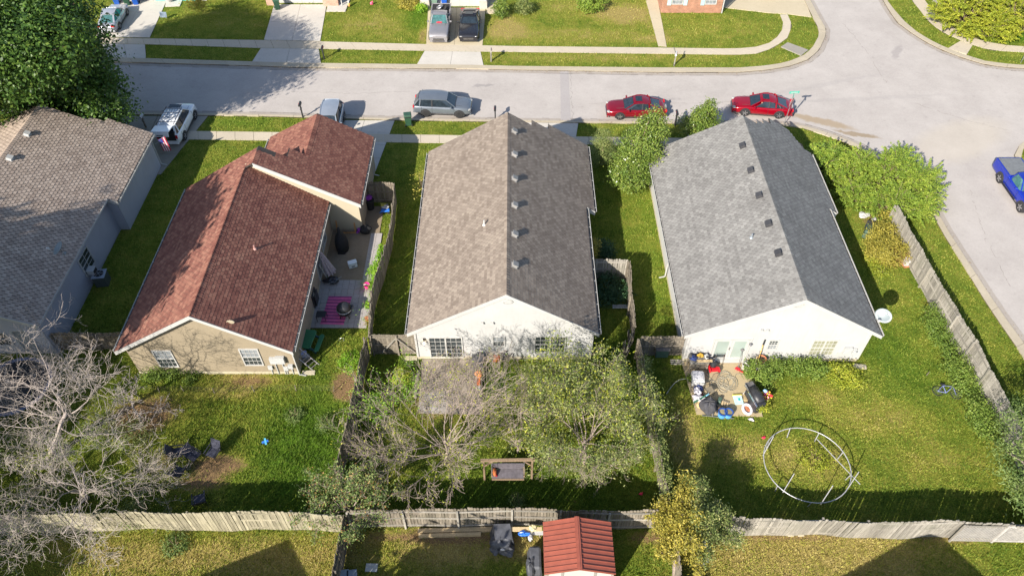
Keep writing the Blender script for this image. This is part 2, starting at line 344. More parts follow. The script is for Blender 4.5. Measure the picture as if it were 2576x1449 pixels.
oppo = [Vector((39.4, -30)), Vector((39.3, 30)), Vector((39.2, 40))] + Dp((2550, 392), (2562, 370), (2590, 345), (2700, 325), (3200, 322))
oppoi = [Vector((39.8, -30)), Vector((39.7, 30)), Vector((39.6, 40))] + Dp((2562, 397), (2573, 377), (2600, 352), (2704, 333), (3200, 331))
road_pts = near + oppo + farR[::-1] + farL[::-1]
road = sheet('road', road_pts, .006, ROAD)
pt = sheet('road_patch', Dp((1409, 179), (1430, 179.5), (1436, 304), (1411, 303)), .012, concrete('patch_asphalt', (.33, .305, .30), (.385, .36, .35), fine=30, grain=.2), pave=False)
def resample(pts, n):
    pts = [Vector((p[0], p[1])) for p in pts]; L = [0]
    for a, b in zip(pts, pts[1:]): L.append(L[-1] + (b - a).length)
    out = []; j = 0
    for i in range(n + 1):
        t = L[-1] * i / n
        while j < len(L) - 2 and L[j + 1] < t: j += 1
        k = (t - L[j]) / max(1e-9, L[j + 1] - L[j]); out.append(pts[j].lerp(pts[j + 1], k))
    return out
def strip(name, piece, a, b, step, z, mat, gap=.02, fac=1, jz=0.0):
    """a band between two lines, made of single slabs"""
    La = sum((q - p).length for p, q in zip(a, a[1:])); n = max(1, int(La / step)); ra = resample(a, n * fac); rb = resample(b, n * fac)
    base = MB(); base.prism(P2(a) + P2(b)[::-1], z - .4, z - .03); base = base.build(name, KERBD); props(base, kind='structure'); PAVE.append(P2(a) + P2(b)[::-1])
    for i in range(n):
        s = slice(i * fac, i * fac + fac + 1); p = [v.copy() for v in ra[s]]; q = [v.copy() for v in rb[s]]
        for side in (p, q):
            d = (side[-1] - side[0]).normalized() * gap; side[0] += d; side[-1] -= d
        m = MB(); m.prism(P2(p) + P2(q)[::-1], z - .3, z + random.uniform(-jz, jz)); m.build(piece, mat, base)
    return base
KERBD = M('joint_dirt', (.09, .075, .05), .95)
random.seed(3)
strip('kerb', 'kerb_stone', near[2:], neari[2:], 2.9, .10, KERB, .012, 3); strip('kerb', 'kerb_stone', farL[1:-1], farLi[1:-1], 2.9, .10, KERB, .012, 3)
strip('kerb', 'kerb_stone', farR[1:-1], farRi[1:-1], 2.9, .10, KERB, .012, 3); strip('kerb', 'kerb_stone', oppo[1:-1], oppoi[1:-1], 2.9, .10, KERB, .012, 2)
# pavements
def offset(pts, d):
    out = []
    for i in range(len(pts)):
        a = pts[max(i - 1, 0)]; b = pts[min(i + 1, len(pts) - 1)]; t = Vector((b[0] - a[0], b[1] - a[1])).normalized(); out.append(Vector((pts[i][0] - t.y * d, pts[i][1] + t.x * d)))
    return out
GUT = concrete('gutter_concrete', (.30, .265, .235), (.40, .36, .32), grain=.35); SEAM = M('seam_tar', (.12, .11, .105), .9, var=.4, scale=2)
for ln, sg in ((farL[1:-1], -1), (near[2:-1], 1), (farR[1:-1], -1)):
    o_ = offset(ln, sg * .42); b = MB()
    for k in range(len(ln) - 1): b.add([(ln[k][0], ln[k][1], .011), (ln[k + 1][0], ln[k + 1][1], .011), (o_[k + 1][0], o_[k + 1][1], .011), (o_[k][0], o_[k][1], .011)], [(0, 1, 2, 3)])
    props(b.build('road_gutter', GUT), kind='structure'); q_ = resample(o_, 160); b = MB(); rg = random.Random(4)
    for k in range(160):
        if rg.random() < .45: continue
        w = rg.uniform(.01, .035); a_, c_ = q_[k], q_[k + 1]; b.add([(a_[0], a_[1] - w, .015), (c_[0], c_[1] - w, .015), (c_[0], c_[1] + w, .015), (a_[0], a_[1] + w, .015)], [(0, 1, 2, 3)])
    props(b.build('road_seam', SEAM), kind='structure')
b = MB(); rg = random.Random(12)
for pts in (((640, 235), (760, 232), (900, 236), (1040, 231)), ((1480, 262), (1600, 258), (1720, 262), (1850, 255), (2000, 250)), ((2120, 60), (2180, 130), (2230, 210)), ((2300, 260), (2420, 300), (2540, 330)), ((2440, 480), (2480, 600), (2540, 720)), ((1436, 180), (1437, 240), (1441, 303))):
    P_ = resample([D(x, y).xy for x, y in pts], 40); P_ = [p + Vector((rg.gauss(0, .05), rg.gauss(0, .05))) for p in P_]
    for a_, c_ in zip(P_, P_[1:]):
        if rg.random() < .15: continue
        n_ = Vector((-(c_ - a_).y, (c_ - a_).x)).normalized() * rg.uniform(.008, .018); b.add([(*(a_ - n_), .014), (*(c_ - n_), .014), (*(c_ + n_), .014), (*(a_ + n_), .014)], [(0, 1, 2, 3)])
props(b.build('road_crack', M('crack_tar', (.25, .23, .215), .9)), kind='structure')
strip('sidewalk', 'pavement_slab', Dp((200, 95), (375, 98.5), (664, 102.5), (805, 106), (1075, 113), (1288, 117.5), (1653, 121.5), (1850, 124), (1900, 120), (1940, 108), (1962, 88), (1972, 67), (1968, 50), (1962, 38)),
      Dp((200, 110), (375, 113), (656, 122.5), (805, 124), (1068, 129), (1288, 132), (1653, 136.5), (1850, 139), (1905, 136), (1945, 122), (1980, 98), (1992, 67), (1987, 50), (1981, 38)), 1.5, .04, WALK, .012)
strip('sidewalk', 'pavement_slab', Dp((2280, -30), (2292, 0), (2316, 29), (2337, 57), (2369, 82), (2417, 103), (2444, 114), (2492, 128), (2576, 133), (2700, 135)),
      Dp((2312, -30), (2324, 0), (2345, 27), (2372, 54), (2412, 79), (2452, 99), (2480, 106), (2515, 114), (2576, 118.5), (2700, 121)), 1.5, .04, WALK, .012)
strip('sidewalk', 'pavement_slab', Dp((-60, 328), (485, 331), (700, 334), (975, 339), (1230, 343), (1453, 345), (1740, 349), (1860, 351)),
      Dp((-60, 350), (477, 352), (700, 355), (968, 359), (1230, 363), (1445, 365), (1740, 369), (1860, 371)), 1.5, .04, WALK, .012)
strip('garden_path', 'pavement_slab', Dp((1600, -90), (1624, 0), (1656, 118)), Dp((1632, -90), (1654, 0), (1677, 119)), 1.6, .042, BEIGE, .008)
def panels(name, c, nu, nv, z, mat, gap=.012, piece='concrete_slab'):
    c = [Vector((p[0], p[1])) for p in c]; base = MB(); base.prism(P2(c), z - .4, z - .025); base = base.build(name, KERBD); props(base, kind='structure'); PAVE.append(P2(c))
    for i in range(nu):
        for j in range(nv):
            f = lambda u, v: c[0].lerp(c[1], u).lerp(c[3].lerp(c[2], u), v)
            W = (c[1] - c[0]).length; H = (c[3] - c[0]).length; gu = gap / W; gv = gap / H
            u0, u1, v0, v1 = i / nu + gu, (i + 1) / nu - gu, j / nv + gv, (j + 1) / nv - gv
            m = MB(); m.prism(P2([f(u0, v0), f(u1, v0), f(u1, v1), f(u0, v1)]), z - .3, z); m.build(piece, mat, base)
    return base
panels('driveway', Dp((240, 94), (377, 96.5), (420, 3), (300, 3)), 2, 3, .045, DRIVE); panels('driveway', Dp((271, 148), (368, 150), (365, 113.5), (258, 112)), 2, 1, .046, DRIVE)
sheet('porch_slab', Dp((416, 19), (453, 17), (470, -20), (425, -20)), .09, DRIVE)
panels('driveway', Dp((664, 102), (806, 105), (822, 13), (690, 13)), 2, 2, .045, DRIVE); panels('driveway', Dp((633, 159), (808, 162), (802, 124.5), (656, 123)), 2, 1, .046, DRIVE)
sheet('porch_slab', Dp((821, 31), (869, 31), (885, -10), (832, -10)), .09, DRIVE)
panels('driveway', Dp((1072, 112.5), (1214, 116), (1222, 21), (1077, 21)), 2, 3, .045, BEIGE); panels('driveway', Dp((1048, 165), (1217, 168), (1209, 132), (1068, 130)), 2, 1, .046, DRIVE)
sheet('porch_slab', Dp((1223, 36), (1249, 37), (1252, -10), (1228, -10)), .09, BEIGE)
sheet('driveway', Dp((1814, 20), (1932, 34), (1986, 37.5), (2041, 45), (2032, 21), (2022, 0), (2003, -60), (1810, -60)), .05, BEIGE)
sheet('ramp', Dp((1964, 120), (1981, 109), (2033, 128), (2015, 142)), .075, concrete('ramp_concrete', (.26, .24, .21), (.33, .31, .27))); sheet('ramp', Dp((2416, 105), (2446, 116), (2431, 139), (2384, 124)), .075, WALK)
panels('driveway', Dp((405, 440), (255, 440), (270, 293), (524, 293)), 2, 3, .038, concrete('old_concrete', (.27, .25, .215), (.36, .335, .29)))
panels('driveway', Dp((945, 432), (800, 430), (842, 303.5), (993, 304.5)), 2, 4, .038, DRIVE); panels('driveway', Dp((1440, 400), (1300, 400), (1305, 309), (1455, 311)), 2, 3, .038, DRIVE)
panels('driveway', Dp((1880, 400), (1740, 400), (1722, 314), (1880, 315)), 2, 3, .038, DRIVE)
# patios
gpat = sheet('patio_slab', [D(1714, 911).xy, D(1889, 912).xy, D(1918, 1049).xy, D(1752, 1043).xy], .06, SLAB)
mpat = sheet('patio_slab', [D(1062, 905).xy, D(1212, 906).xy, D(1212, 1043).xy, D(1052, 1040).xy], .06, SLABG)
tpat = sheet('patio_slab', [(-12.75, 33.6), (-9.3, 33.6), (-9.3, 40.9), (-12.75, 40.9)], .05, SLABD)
def pavers(x0, y0, x1, y1, s=.405):
    base = MB(); base.prism([(x0, y0), (x1, y0), (x1, y1), (x0, y1)], -.3, .03); base = base.build('paved_terrace', KERBD); props(base, kind='structure'); PAVE.append([(x0, y0), (x1, y0), (x1, y1), (x0, y1)])
    me_ = MB().box((0, 0, 0), (s - .016, s - .016, .05)).mesh('paver', PAVER)
    nx_ = int(round((x1 - x0) / s)); ny_ = int(round((y1 - y0) / s))
    for i in range(nx_):
        for j in range(ny_):
            place('paver', me_, base, (x0 + (i + .5) * s, y0 + (j + .5) * s, .05 + random.uniform(-.004, .004)), (random.gauss(0, .006), random.gauss(0, .006), random.gauss(0, .01)))
pavers(-12.75, 29.55, -9.1, 33.6); pavers(-9.9, 33.6, -9.09, 38.05)
HOUSES = [[(-45, 27.3), (-27.6, 27.3), (-27.6, 38.2), (-26.9, 38.2), (-26.9, 45), (-45, 45)], [(-22.1, 26.1), (-12.6, 26.1), (-12.6, 38.6), (-10.4, 38.6), (-10.4, 45.2), (-17.6, 45.2), (-22.1, 39.5)],
          [(-5.65, 27.2), (4.7, 27.2), (4.7, 37.8), (5.3, 37.8), (5.3, 44.6), (-5.65, 43.6)], [(10.3, 27), (20.7, 27), (20.9, 44.4), (10.3, 43.5)], [(1.5, 12.5), (4.7, 12.5), (4.7, 15.6), (1.5, 15.6)]]
# ---- grass blades
GRASS = foliage('grass_blade', [(.05, (.045, .10, .009)), (.3, (.12, .20, .02)), (.55, (.255, .31, .04)), (.8, (.40, .37, .08)), (1, (.56, .46, .20))], .3, .7)
def scatter(n, yr, hw, hm):
    Y = rng.uniform(yr[0], yr[1], n); X = rng.uniform(-1, 1, n) * (27 + .62 * (Y - 14))
    keep = np.ones(n, bool)
    for p in PAVE + HOUSES: keep &= ~inside(p, X, Y)
    X, Y = X[keep], Y[keep]; dirt, dry, lush = field(X, Y); w = wob(X, Y)
    k = rng.uniform(0, 1, len(X)) > np.clip(dirt * 1.2 + w * .5, 0, .93); X, Y, dry, lush, w = X[k], Y[k], dry[k], lush[k], w[k]
    n = len(X); h = hm * (.55 + rng.uniform(0, .9, n)) * (1 + .5 * w) * (1 + .3 * lush); a = rng.uniform(0, 6.283, n); lean = rng.uniform(.2, .9, n) * h; b = rng.uniform(0, 6.283, n); ww = hw * rng.uniform(.6, 1.4, n)
    V = np.zeros((n, 3, 3)); V[:, 0, 0] = X - np.cos(a) * ww; V[:, 0, 1] = Y - np.sin(a) * ww; V[:, 1, 0] = X + np.cos(a) * ww; V[:, 1, 1] = Y + np.sin(a) * ww
    V[:, 2, 0] = X + np.cos(b) * lean; V[:, 2, 1] = Y + np.sin(b) * lean; V[:, 2, 2] = h
    r = np.clip(rng.uniform(0, .62, n) + .62 * (dry - .3) - .14 * lush + .12 * w + .04 + .16 * np.sin(X * .9 + 2 * np.sin(Y * .55)) * np.sin(Y * .8 + 1.5 * np.sin(X * .6)), 0.02, 1)
    return V, r
parts_ = [scatter(430000, (11, 30), .022, .10), scatter(240000, (30, 50), .026, .095), scatter(170000, (50, 74), .032, .09)]
go = quads_np('grass', np.concatenate([p[0] for p in parts_]), np.concatenate([p[1] for p in parts_]), GRASS, nv=3); props(go, 'short green and straw coloured grass of the lawns and yards', 'grass', kind='stuff')

# fallen leaves gathered in the gutters and along the pavement edges
LITTER = foliage('fallen_leaf', [(.1, (.10, .06, .02)), (.5, (.22, .13, .05)), (1, (.34, .24, .09))], .1)
V = []
for ln, sg, n_ in ((farL[2:-2], -1, 420), (near[4:-2], 1, 420), (farR[2:-2], -1, 160), (farLi[2:-2], 1, 160)):
    P_ = resample(ln, n_)
    for p in P_:
        if rng.uniform() < .45: continue
        for _ in range(rng.integers(1, 5)):
            c = np.array([p[0] + rng.normal() * .12, p[1] + rng.normal() * .10 + sg * .12, .118 if ln is farLi else .03]); a = rng.uniform(0, 6.28); s = rng.uniform(.02, .05); d = np.array([math.cos(a), math.sin(a), .15]) * s; e = np.array([-math.sin(a), math.cos(a), .1]) * s * .6; V.append([c - d, c + e, c + d, c - e])
for _ in range(900):
    c = np.array([rng.uniform(-28, 28), rng.uniform(14, 27), .07]) if rng.uniform() < .6 else np.array([rng.uniform(-5.6, -1.6), rng.uniform(22, 27), .07]); a = rng.uniform(0, 6.28); s = rng.uniform(.02, .045); d = np.array([math.cos(a), math.sin(a), .15]) * s; e = np.array([-math.sin(a), math.cos(a), .1]) * s * .6; V.append([c - d, c + e, c + d, c - e])
V = np.array(V); lo = quads_np('fallen_leaves', V, rng.uniform(0, 1, len(V)), LITTER); props(lo, 'brown fallen leaves scattered along the kerbs and over the lawns', 'fallen leaves', kind='stuff')
# ================================================================ HOUSES
def hb(mb, name, mat, house, **k):
    o = mb.build(name, mat, house, **k); o.location = -house.location; return o
def siding_mat(name, col, var=.08):
    m, nt, b = nmat(name); p = wpos(nt)
    c = ramp(nt, noise(nt, p, .8, 5, .7), [(.3, tuple(x * (1 - var) for x in col)), (.7, tuple(min(1, x * (1 + var * .4)) for x in col))])
    st = node(nt, 'ShaderNodeMapping'); st.inputs['Scale'].default_value = (5, 5, .5); nt.links.new(p, st.inputs[0])
    c = mix(nt, ramp(nt, noise(nt, st.outputs[0], 1.5, 5, .7), [(.52, (0, 0, 0)), (.8, (.25, .25, .25))]), c, tuple(x * .55 for x in col))
    nt.links.new(c, b.inputs['Base Color']); b.inputs['Roughness'].default_value = .5; b.inputs['Specular IOR Level'].default_value = .3; return m
WHITE_S = siding_mat('white_siding', (.42, .42, .415)); TAN_S = siding_mat('tan_siding', (.27, .225, .16)); CREAM_S = siding_mat('cream_siding', (.40, .35, .26)); GREY_S = siding_mat('lavender_siding', (.36, .37, .42))
TAN_SH = siding_mat('taupe_siding', (.33, .27, .21))
TRIM = M('white_trim', (.46, .455, .44), .45, var=.05, scale=2, obj=0); FOUND = concrete('foundation', (.40, .36, .26), (.52, .47, .35)); DARK = M('dark_gap', (.02, .02, .022), .8)
GLASS = M('window_glass', (.035, .045, .05), .04, var=.5, scale=1.5, spec=.8); GLASSB = M('window_blind', (.28, .28, .20), .25, var=.1, scale=1); GLASSG = M('door_blind', (.30, .36, .33), .3, var=.08, scale=1)
GLASSC = M('curtain_glass', (.22, .24, .26), .2, var=.35, scale=3)
METAL_G = M('galvanised', (.45, .46, .47), .45, .7, var=.2); GREYBOX = M('meter_grey', (.42, .43, .43), .5, var=.1); RUBBER = M('black_rubber', (.02, .02, .022), .7); BLACK = M('black_plastic', (.025, .026, .03), .45, var=.3)
def roof_body(house, name, secs, y0, y1, mat, th=.09):
    b = MB()
    for s in secs:
        (xa, za), (xb, zb) = s; b.ext([(xa, y0, za), (xb, y0, zb), (xb, y0, zb - th), (xa, y0, za - th)], (0, y1 - y0, 0))
    return hb(b, name, mat, house)
DECK = M('roof_underlay', (.045, .038, .034), .95, var=.3)
def shingle_field(house, roof, slopes, mat, seed=1, tab=.31, exp=.185, gap=.022, thick=.010, nsingle=300, lowdark=0.0):
    """slopes: (xe, ze, xr, zr, yfun) ; every tab is a piece; the nearest 300 are single objects, the rest one part"""
    rg = np.random.default_rng(seed); T = []
    for si, (xe, ze, xr, zr, yf) in enumerate(slopes):
        V = Vector((xr - xe, 0, zr - ze)); L = V.length; V.normalize(); U = Vector((0, 1, 0)) if V.x < 0 else Vector((0, -1, 0)); N = U.cross(V)
        n = int(L / exp)
        for i in range(n):
            v = i * exp + .02; x = xe + V.x * (v + exp * .5); off = (i % 2) * tab * .5 + rg.uniform(0, .05)
            for (ya, yb) in yf(x):
                k = int((yb - ya) / tab) + 2
                for j in range(k):
                    a = ya - off + j * tab; c = a + tab - gap; a = max(a, ya + .005); c = min(c, yb - .005)
                    if c - a < .05: continue
                    yy = (a + c) / 2; T.append((xe + V.x * v, yy, ze + V.z * v, c - a, si))
    T = np.array(T); B = {}
    for si, (xe, ze, xr, zr, yf) in enumerate(slopes):
        V = Vector((xr - xe, 0, zr - ze)).normalized(); U = Vector((0, 1, 0)) if V.x < 0 else Vector((0, -1, 0)); B[si] = (U, V, U.cross(V))
    d = (T[:, 0]) ** 2 + T[:, 1] ** 2 + (T[:, 2] - CAM_H) ** 2; order = np.argsort(d); full = T[:, 3] > tab - gap - .03
    near_ = [i for i in order if full[i]][:nsingle]; ns = set(near_)
    me_ = MB().add([(-tab / 2 + gap / 2, 0, 0), (tab / 2 - gap / 2, 0, 0), (tab / 2 - gap / 2, exp + .01, 0), (-tab / 2 + gap / 2, exp + .01, 0), (-tab / 2 + gap / 2, 0, thick), (tab / 2 - gap / 2, 0, thick), (tab / 2 - gap / 2, exp + .01, .004), (-tab / 2 + gap / 2, exp + .01, .004)],
                   [(4, 5, 6, 7), (0, 1, 5, 4), (1, 2, 6, 5), (3, 0, 4, 7)]).mesh('shingle', mat)
    for i in near_:
        x, y, z, w, si = T[i]; U, V, N = B[int(si)]; R = Matrix((U, V, N)).transposed()
        o = place('shingle', me_, roof, (x, y, z), R.to_euler()); o.scale = (1, 1, random.uniform(.7, 1.3))
    rest = np.array([i for i in range(len(T)) if i not in ns]); Q = T[rest]; m = len(Q)
    Us = np.array([B[int(s)][0] for s in Q[:, 4]]); Vs = np.array([B[int(s)][1] for s in Q[:, 4]]); Ns = np.array([B[int(s)][2] for s in Q[:, 4]])
    O = Q[:, :3]; h = (Q[:, 3] / 2)[:, None]; t = (thick * rg.uniform(.7, 1.3, m))[:, None]; e = exp + .01
    a = O - Us * h + Ns * t; b_ = O + Us * h + Ns * t; c = O + Us * h + Vs * e + Ns * .004; d_ = O - Us * h + Vs * e + Ns * .004
    top = np.stack([a, b_, c, d_], 1); fr = np.stack([O - Us * h, O + Us * h, b_, a], 1); r = rg.uniform(0, 1, m)
    f = quads_np('shingles', np.concatenate([top, fr]), np.concatenate([r, r]), mat, roof); f['kind'] = 'stuff'
def ridge_caps(house, roof, x, z, y0, y1, pl, pr, mat, w=.17, step=.2):
    me_ = MB().add([(-w, 0, -w * pl + .03), (0, 0, .035), (w, 0, -w * pr + .03), (-w, step + .05, -w * pl + .008), (0, step + .05, .012), (w, step + .05, -w * pr + .008), (-w, 0, -w * pl - .01), (w, 0, -w * pr - .01), (0, 0, -.01)],
                    [(0, 1, 4, 3), (1, 2, 5, 4), (6, 8, 1, 0), (8, 7, 2, 1)]).mesh('ridge_tile', mat)
    n = int((y1 - y0) / step)
    for i in range(n): place('ridge_tile', me_, roof, (x, y0 + i * step, z), (0, 0, random.gauss(0, .015)))
def gutter(house, x, z, y0, y1, side, drop=None):
    b = MB(); s = side
    b.box((x + s * .06, (y0 + y1) / 2, z - .13), (.12, y1 - y0, .015), m=0); b.box((x + s * .115, (y0 + y1) / 2, z - .07), (.025, y1 - y0, .12), m=0); b.box((x + s * .008, (y0 + y1) / 2, z - .08), (.015, y1 - y0, .10), m=0)
    b.box((x + s * .06, (y0 + y1) / 2, z - .115), (.09, y1 - y0 - .02, .012), m=1)
    for k in range(int((y1 - y0) / .95) + 1): b.box((x + s * .06, y0 + .3 + k * .95, z - .015), (.11, .03, .012), m=0)
    if drop is not None:
        yd, dx = drop; b.bar((x + s * .06, yd, z - .12), (x - s * .22, yd, z - .45), .07, .06, 0); b.bar((x - s * .22, yd, z - .45), (x - s * .22, yd, .2), .07, .06, 0); b.bar((x - s * .22, yd, .2), (x + s * .15, yd, .08), .06, .05, 0)
    return hb(b, 'gutter', [TRIM, DARK], house)
def rake(house, a, c, b, mat=TRIM, h=.17, t=.035):
    m = MB(); u = Vector((0, 0, 1))
    for p, q in ((a, c), (b, c)):
        if p is None: continue
        p = Vector(p); q = Vector(q); m.ext([p + Vector((0, 0, -.09 - h)), q + Vector((0, 0, -.09 - h)), q + Vector((0, 0, -.005)), p + Vector((0, 0, -.005))], (0, -t, 0))
        m.ext([p + Vector((0, -t, .004)), q + Vector((0, -t, .004)), q + Vector((0, -t - .012, .004)), p + Vector((0, -t - .012, .004))], (0, 0, -.05))
    return hb(m, 'bargeboard', mat, house)
def siding(house, name, O, U, N, rows, mat, h=.115):
    """lapped boards: rows(z) -> list of (u0, u1) ; O ground origin, U along the wall, N outward"""
    O, U, N = Vector(O), Vector(U), Vector(N); b = MB(); z = .26; V = []
    while z < 7:
        r = rows(z + h * .5)
        if r is None: break
        for (u0, u1) in r:
            if u1 - u0 < .03: continue
            p = O + Vector((0, 0, z)); q = O + Vector((0, 0, z + h)); n1 = N * .024; n2 = N * .008
            if U.cross(Vector((0, 0, 1))).dot(N) > 0: V.append([p + U * u0 + n1, p + U * u1 + n1, q + U * u1 + n2, q + U * u0 + n2]); V.append([p + U * u0 + n2, p + U * u1 + n2, p + U * u1 + n1, p + U * u0 + n1])
            else: V.append([p + U * u1 + n1, p + U * u0 + n1, q + U * u0 + n2, q + U * u1 + n2]); V.append([p + U * u1 + n2, p + U * u0 + n2, p + U * u0 + n1, p + U * u1 + n1])
        z += h
    V = np.array([[tuple(v) for v in f] for f in V]); o = quads_np(name, V, np.random.default_rng(1).uniform(0, 1, len(V)), mat, house); o.location = -house.location; o['kind'] = 'stuff'; return o
def window(house, O, U, N, w, h, cols, rows, mats=(None, None), sash=True, fw=.07, name='window', units=1, trim=None, proud=.07):
    """O: lower left corner on the wall plane"""
    O, U, N = Vector(O), Vector(U), Vector(N); Z = Vector((0, 0, 1)); R = Matrix((U, N, Z)).transposed(); b = MB(); tm = trim or TRIM
    def bx(u, z, su, sz, n, sn): b.box(O + U * u + Z * z + N * n, (su, sn, sz), R)
    bx(w / 2, -fw / 2, w + 2 * fw, fw, proud / 2, proud); bx(w / 2, h + fw / 2, w + 2 * fw, fw, proud / 2, proud); bx(-fw / 2, h / 2, fw, h, proud / 2 + .001, proud); bx(w + fw / 2, h / 2, fw, h, proud / 2 + .001, proud)
    uw = w / units
    for k in range(units):
        u0 = k * uw
        if k: bx(u0, h / 2, .09, h, proud / 2, proud - .006)
        if sash: bx(u0 + uw / 2, h / 2, uw, .05, proud * .4, proud * .8)
        for i in range(1, cols): bx(u0 + uw * i / cols, h / 2, .022, h, .026, .03)
        for j in range(1, rows):
            if sash and rows % 2 == 0 and j == rows // 2: continue
            bx(u0 + uw / 2, h * j / rows, uw, .022, .024, .03)
    fr = hb(b, name, tm, house)
    for k in range(units):
        for i in range(cols):
            for j in range(rows):
                g = MB(); cw, ch = uw / cols, h / rows; g.box(O + U * (k * uw + (i + .5) * cw) + Z * (j + .5) * ch + N * .018, (cw - .01, .012, ch - .01), R)
                g.build('pane', mats[0] if j < rows / 2 else (mats[1] or mats[0]), fr)
    return fr
def roof_vent(roof, x, y, z, slope, mat, label=None):
    b = MB(); b.box((0, 0, .015), (.42, .42, .02)); b.box((0, 0, .10), (.32, .32, .16), taper=.82); b.box((0, 0, .19), (.36, .36, .03))
    return b.build('roof_vent', mat, roof, (x, y, z), (0, slope, 0))
def pipe(roof, x, y, z, mat, h=.38):
    b = MB(); b.lathe([(.13, 0), (.10, .06), (.05, .10), (.05, h)], n=10); return b.build('vent_pipe', mat, roof, (x, y, z))
def gable_vent(house, x, y, z, mat, r=.27):
    b = MB(); R = RX(rad(90)); b.lathe([(r, 0), (r, .035), (r * .8, .045), (r * .8, .02)], (x, y, z), 8, rot=R, sx=1.15, sy=.7)
    for k in range(-2, 3): b.box((x, y - .03, z + k * .06), (r * 1.4, .02, .02))
    return hb(b, 'gable_vent', mat, house)
SH_MID = shingle_mat('brown_shingle', [(.05, (.145, .115, .095)), (.4, (.21, .172, .142)), (.7, (.27, .225, .185)), (1, (.34, .29, .24))], patch=.16)
SH_GRY = shingle_mat('grey_shingle', [(.05, (.135, .13, .125)), (.4, (.19, .185, .178)), (.7, (.235, .23, .22)), (1, (.30, .292, .28))], patch=.2)
SH_RED = shingle_mat('red_shingle', [(.05, (.11, .04, .033)), (.4, (.20, .082, .062)), (.7, (.27, .125, .09)), (1, (.36, .20, .14))], patch=.18)
SH_TAN = shingle_mat('tan_shingle', [(.05, (.22, .17, .14)), (.4, (.33, .265, .22)), (.7, (.41, .335, .28)), (1, (.50, .41, .34))], patch=.2)
def pent(house, name, xs, zs, y0, y1, mat):
    """solid body under the roof: cross-section polygon (x, z) from y0 to y1"""
    b = MB(); b.ext([(x, y0, z) for x, z in zip(xs, zs)], (0, y1 - y0, 0)); return hb(b, name, mat, house)

# ---------------------------------------------------------------- the middle house: brown roof, white walls
H = thing('white_house', 'white sided house under a brown shingle roof with six white box vents along its ridge', 'house', (-.5, 27.2, 0))
rf = roof_body(H, 'roof', [((-6.05, 2.8), (-.3, 6.2)), ((5.02, 2.8), (-.3, 6.2))], 26.9, 43.7, DECK)
b = MB(); b.ext([(5.60, 37.7, 2.43), (5.02, 37.7, 2.8), (5.02, 37.7, 2.71), (5.60, 37.7, 2.34)], (0, 7.2, 0)); b.ext([(5.02, 43.7, 2.8), (2.6, 43.7, 4.347), (2.6, 43.7, 4.25), (5.02, 43.7, 2.71)], (0, 1.2, 0)); b.ext([(2.6, 43.7, 4.347), (1.4, 43.7, 5.114), (1.4, 43.7, 5.02), (2.6, 43.7, 4.25)], (0, .6, 0)); b.build('roof_extension', DECK, rf)
ymid = lambda x: [(37.7, 44.9)] if x > 5.02 else ([(26.9, 44.9)] if x > 2.6 else ([(26.9, 44.3)] if x > 1.4 else [(26.9, 43.7)]))
shingle_field(H, rf, [(-6.05, 2.8, -.3, 6.2, lambda x: [(26.9, 43.7)]), (5.6, 2.43, -.3, 6.2, ymid)], SH_MID, 2)
ridge_caps(H, rf, -.3, 6.2, 26.9, 43.6, .59, .64, SH_MID)
pent(H, 'wall', [-5.65, -5.65, -.3, 4.7, 4.7], [0, 2.95, 6.0, 2.85, 0], 27.2, 43.4, WHITE_S); pent(H, 'garage_wall', [1.6, 1.6, 5.3, 5.3], [0, 4.6, 2.5, 0], 38.0, 44.6, WHITE_S)
pent(H, 'foundation', [-5.68, -5.68, 4.73, 4.73], [0, .25, .25, 0], 27.17, 43.5, FOUND)
siding(H, 'siding', (0, 27.2, 0), (1, 0, 0), (0, -1, 0), lambda z: None if z > 5.8 else [(max(-5.65, -5.65 + (z - 2.85) / .591), min(4.7, 4.7 - (z - 2.85) / .64))], WHITE_S)
siding(H, 'siding', (4.7, 27.2, 0), (0, 1, 0), (1, 0, 0), lambda z: None if z > 2.7 else [(0, 10.8)], WHITE_S)
rake(H, (-6.05, 26.9, 2.8), (-.3, 26.9, 6.2), (5.02, 26.9, 2.8)); rake(H, None, (4.7, 37.72, 2.98), (5.62, 37.72, 2.42), h=.25)
gutter(H, -6.05, 2.8, 26.95, 43.6, -1, (43.0, 0)); gutter(H, 5.02, 2.8, 26.95, 37.6, 1); gutter(H, 5.6, 2.43, 37.8, 44.8, 1)
for x in (-5.65, 4.7): b = MB(); b.box((x, 27.17, 1.55), (.12, .08, 2.6)); hb(b, 'corner_post', TRIM, H)
def onwall(px0, py0, px1, py1, Y): a = WY(px0, py1, Y); c = WY(px1, py0, Y); return a.x, a.z, c.x - a.x, c.z - a.z
x, z, w, h = onwall(1086, 849, 1160, 897, 27.2); window(H, (x, 27.2, max(z, .22)), (1, 0, 0), (0, -1, 0), w, h, 3, 5, (GLASS, GLASS), False, name='patio_door', units=2)
x, z, w, h = onwall(1242, 847, 1268, 868, 27.2); window(H, (x, 27.2, z), (1, 0, 0), (0, -1, 0), w, h, 3, 4, (GLASS, GLASSC))
x, z, w, h = onwall(1346, 846, 1422, 884, 27.2); window(H, (x, 27.2, z), (1, 0, 0), (0, -1, 0), w, h, 3, 4, (GLASS, GLASS), units=2)
gable_vent(H, WY(1277, 760, 27.15).x, 27.17, WY(1277, 760, 27.15).z, WHITE_S)
for px, py, sx in ((1213, 812, .16), (1237, 812, .22)): p = WY(px, py, 27.15); b = MB(); b.box((p.x, 27.12, p.z), (sx, .13, .13), taper=.9); hb(b, 'wall_vent', TRIM, H)
for py in (331, 389, 450, 517, 590, 667): p = D(1296, py, 6.0); roof_vent(rf, .12, p.y, 5.955, rad(32.6), M('vent_grey', (.27, .26, .25), .6))
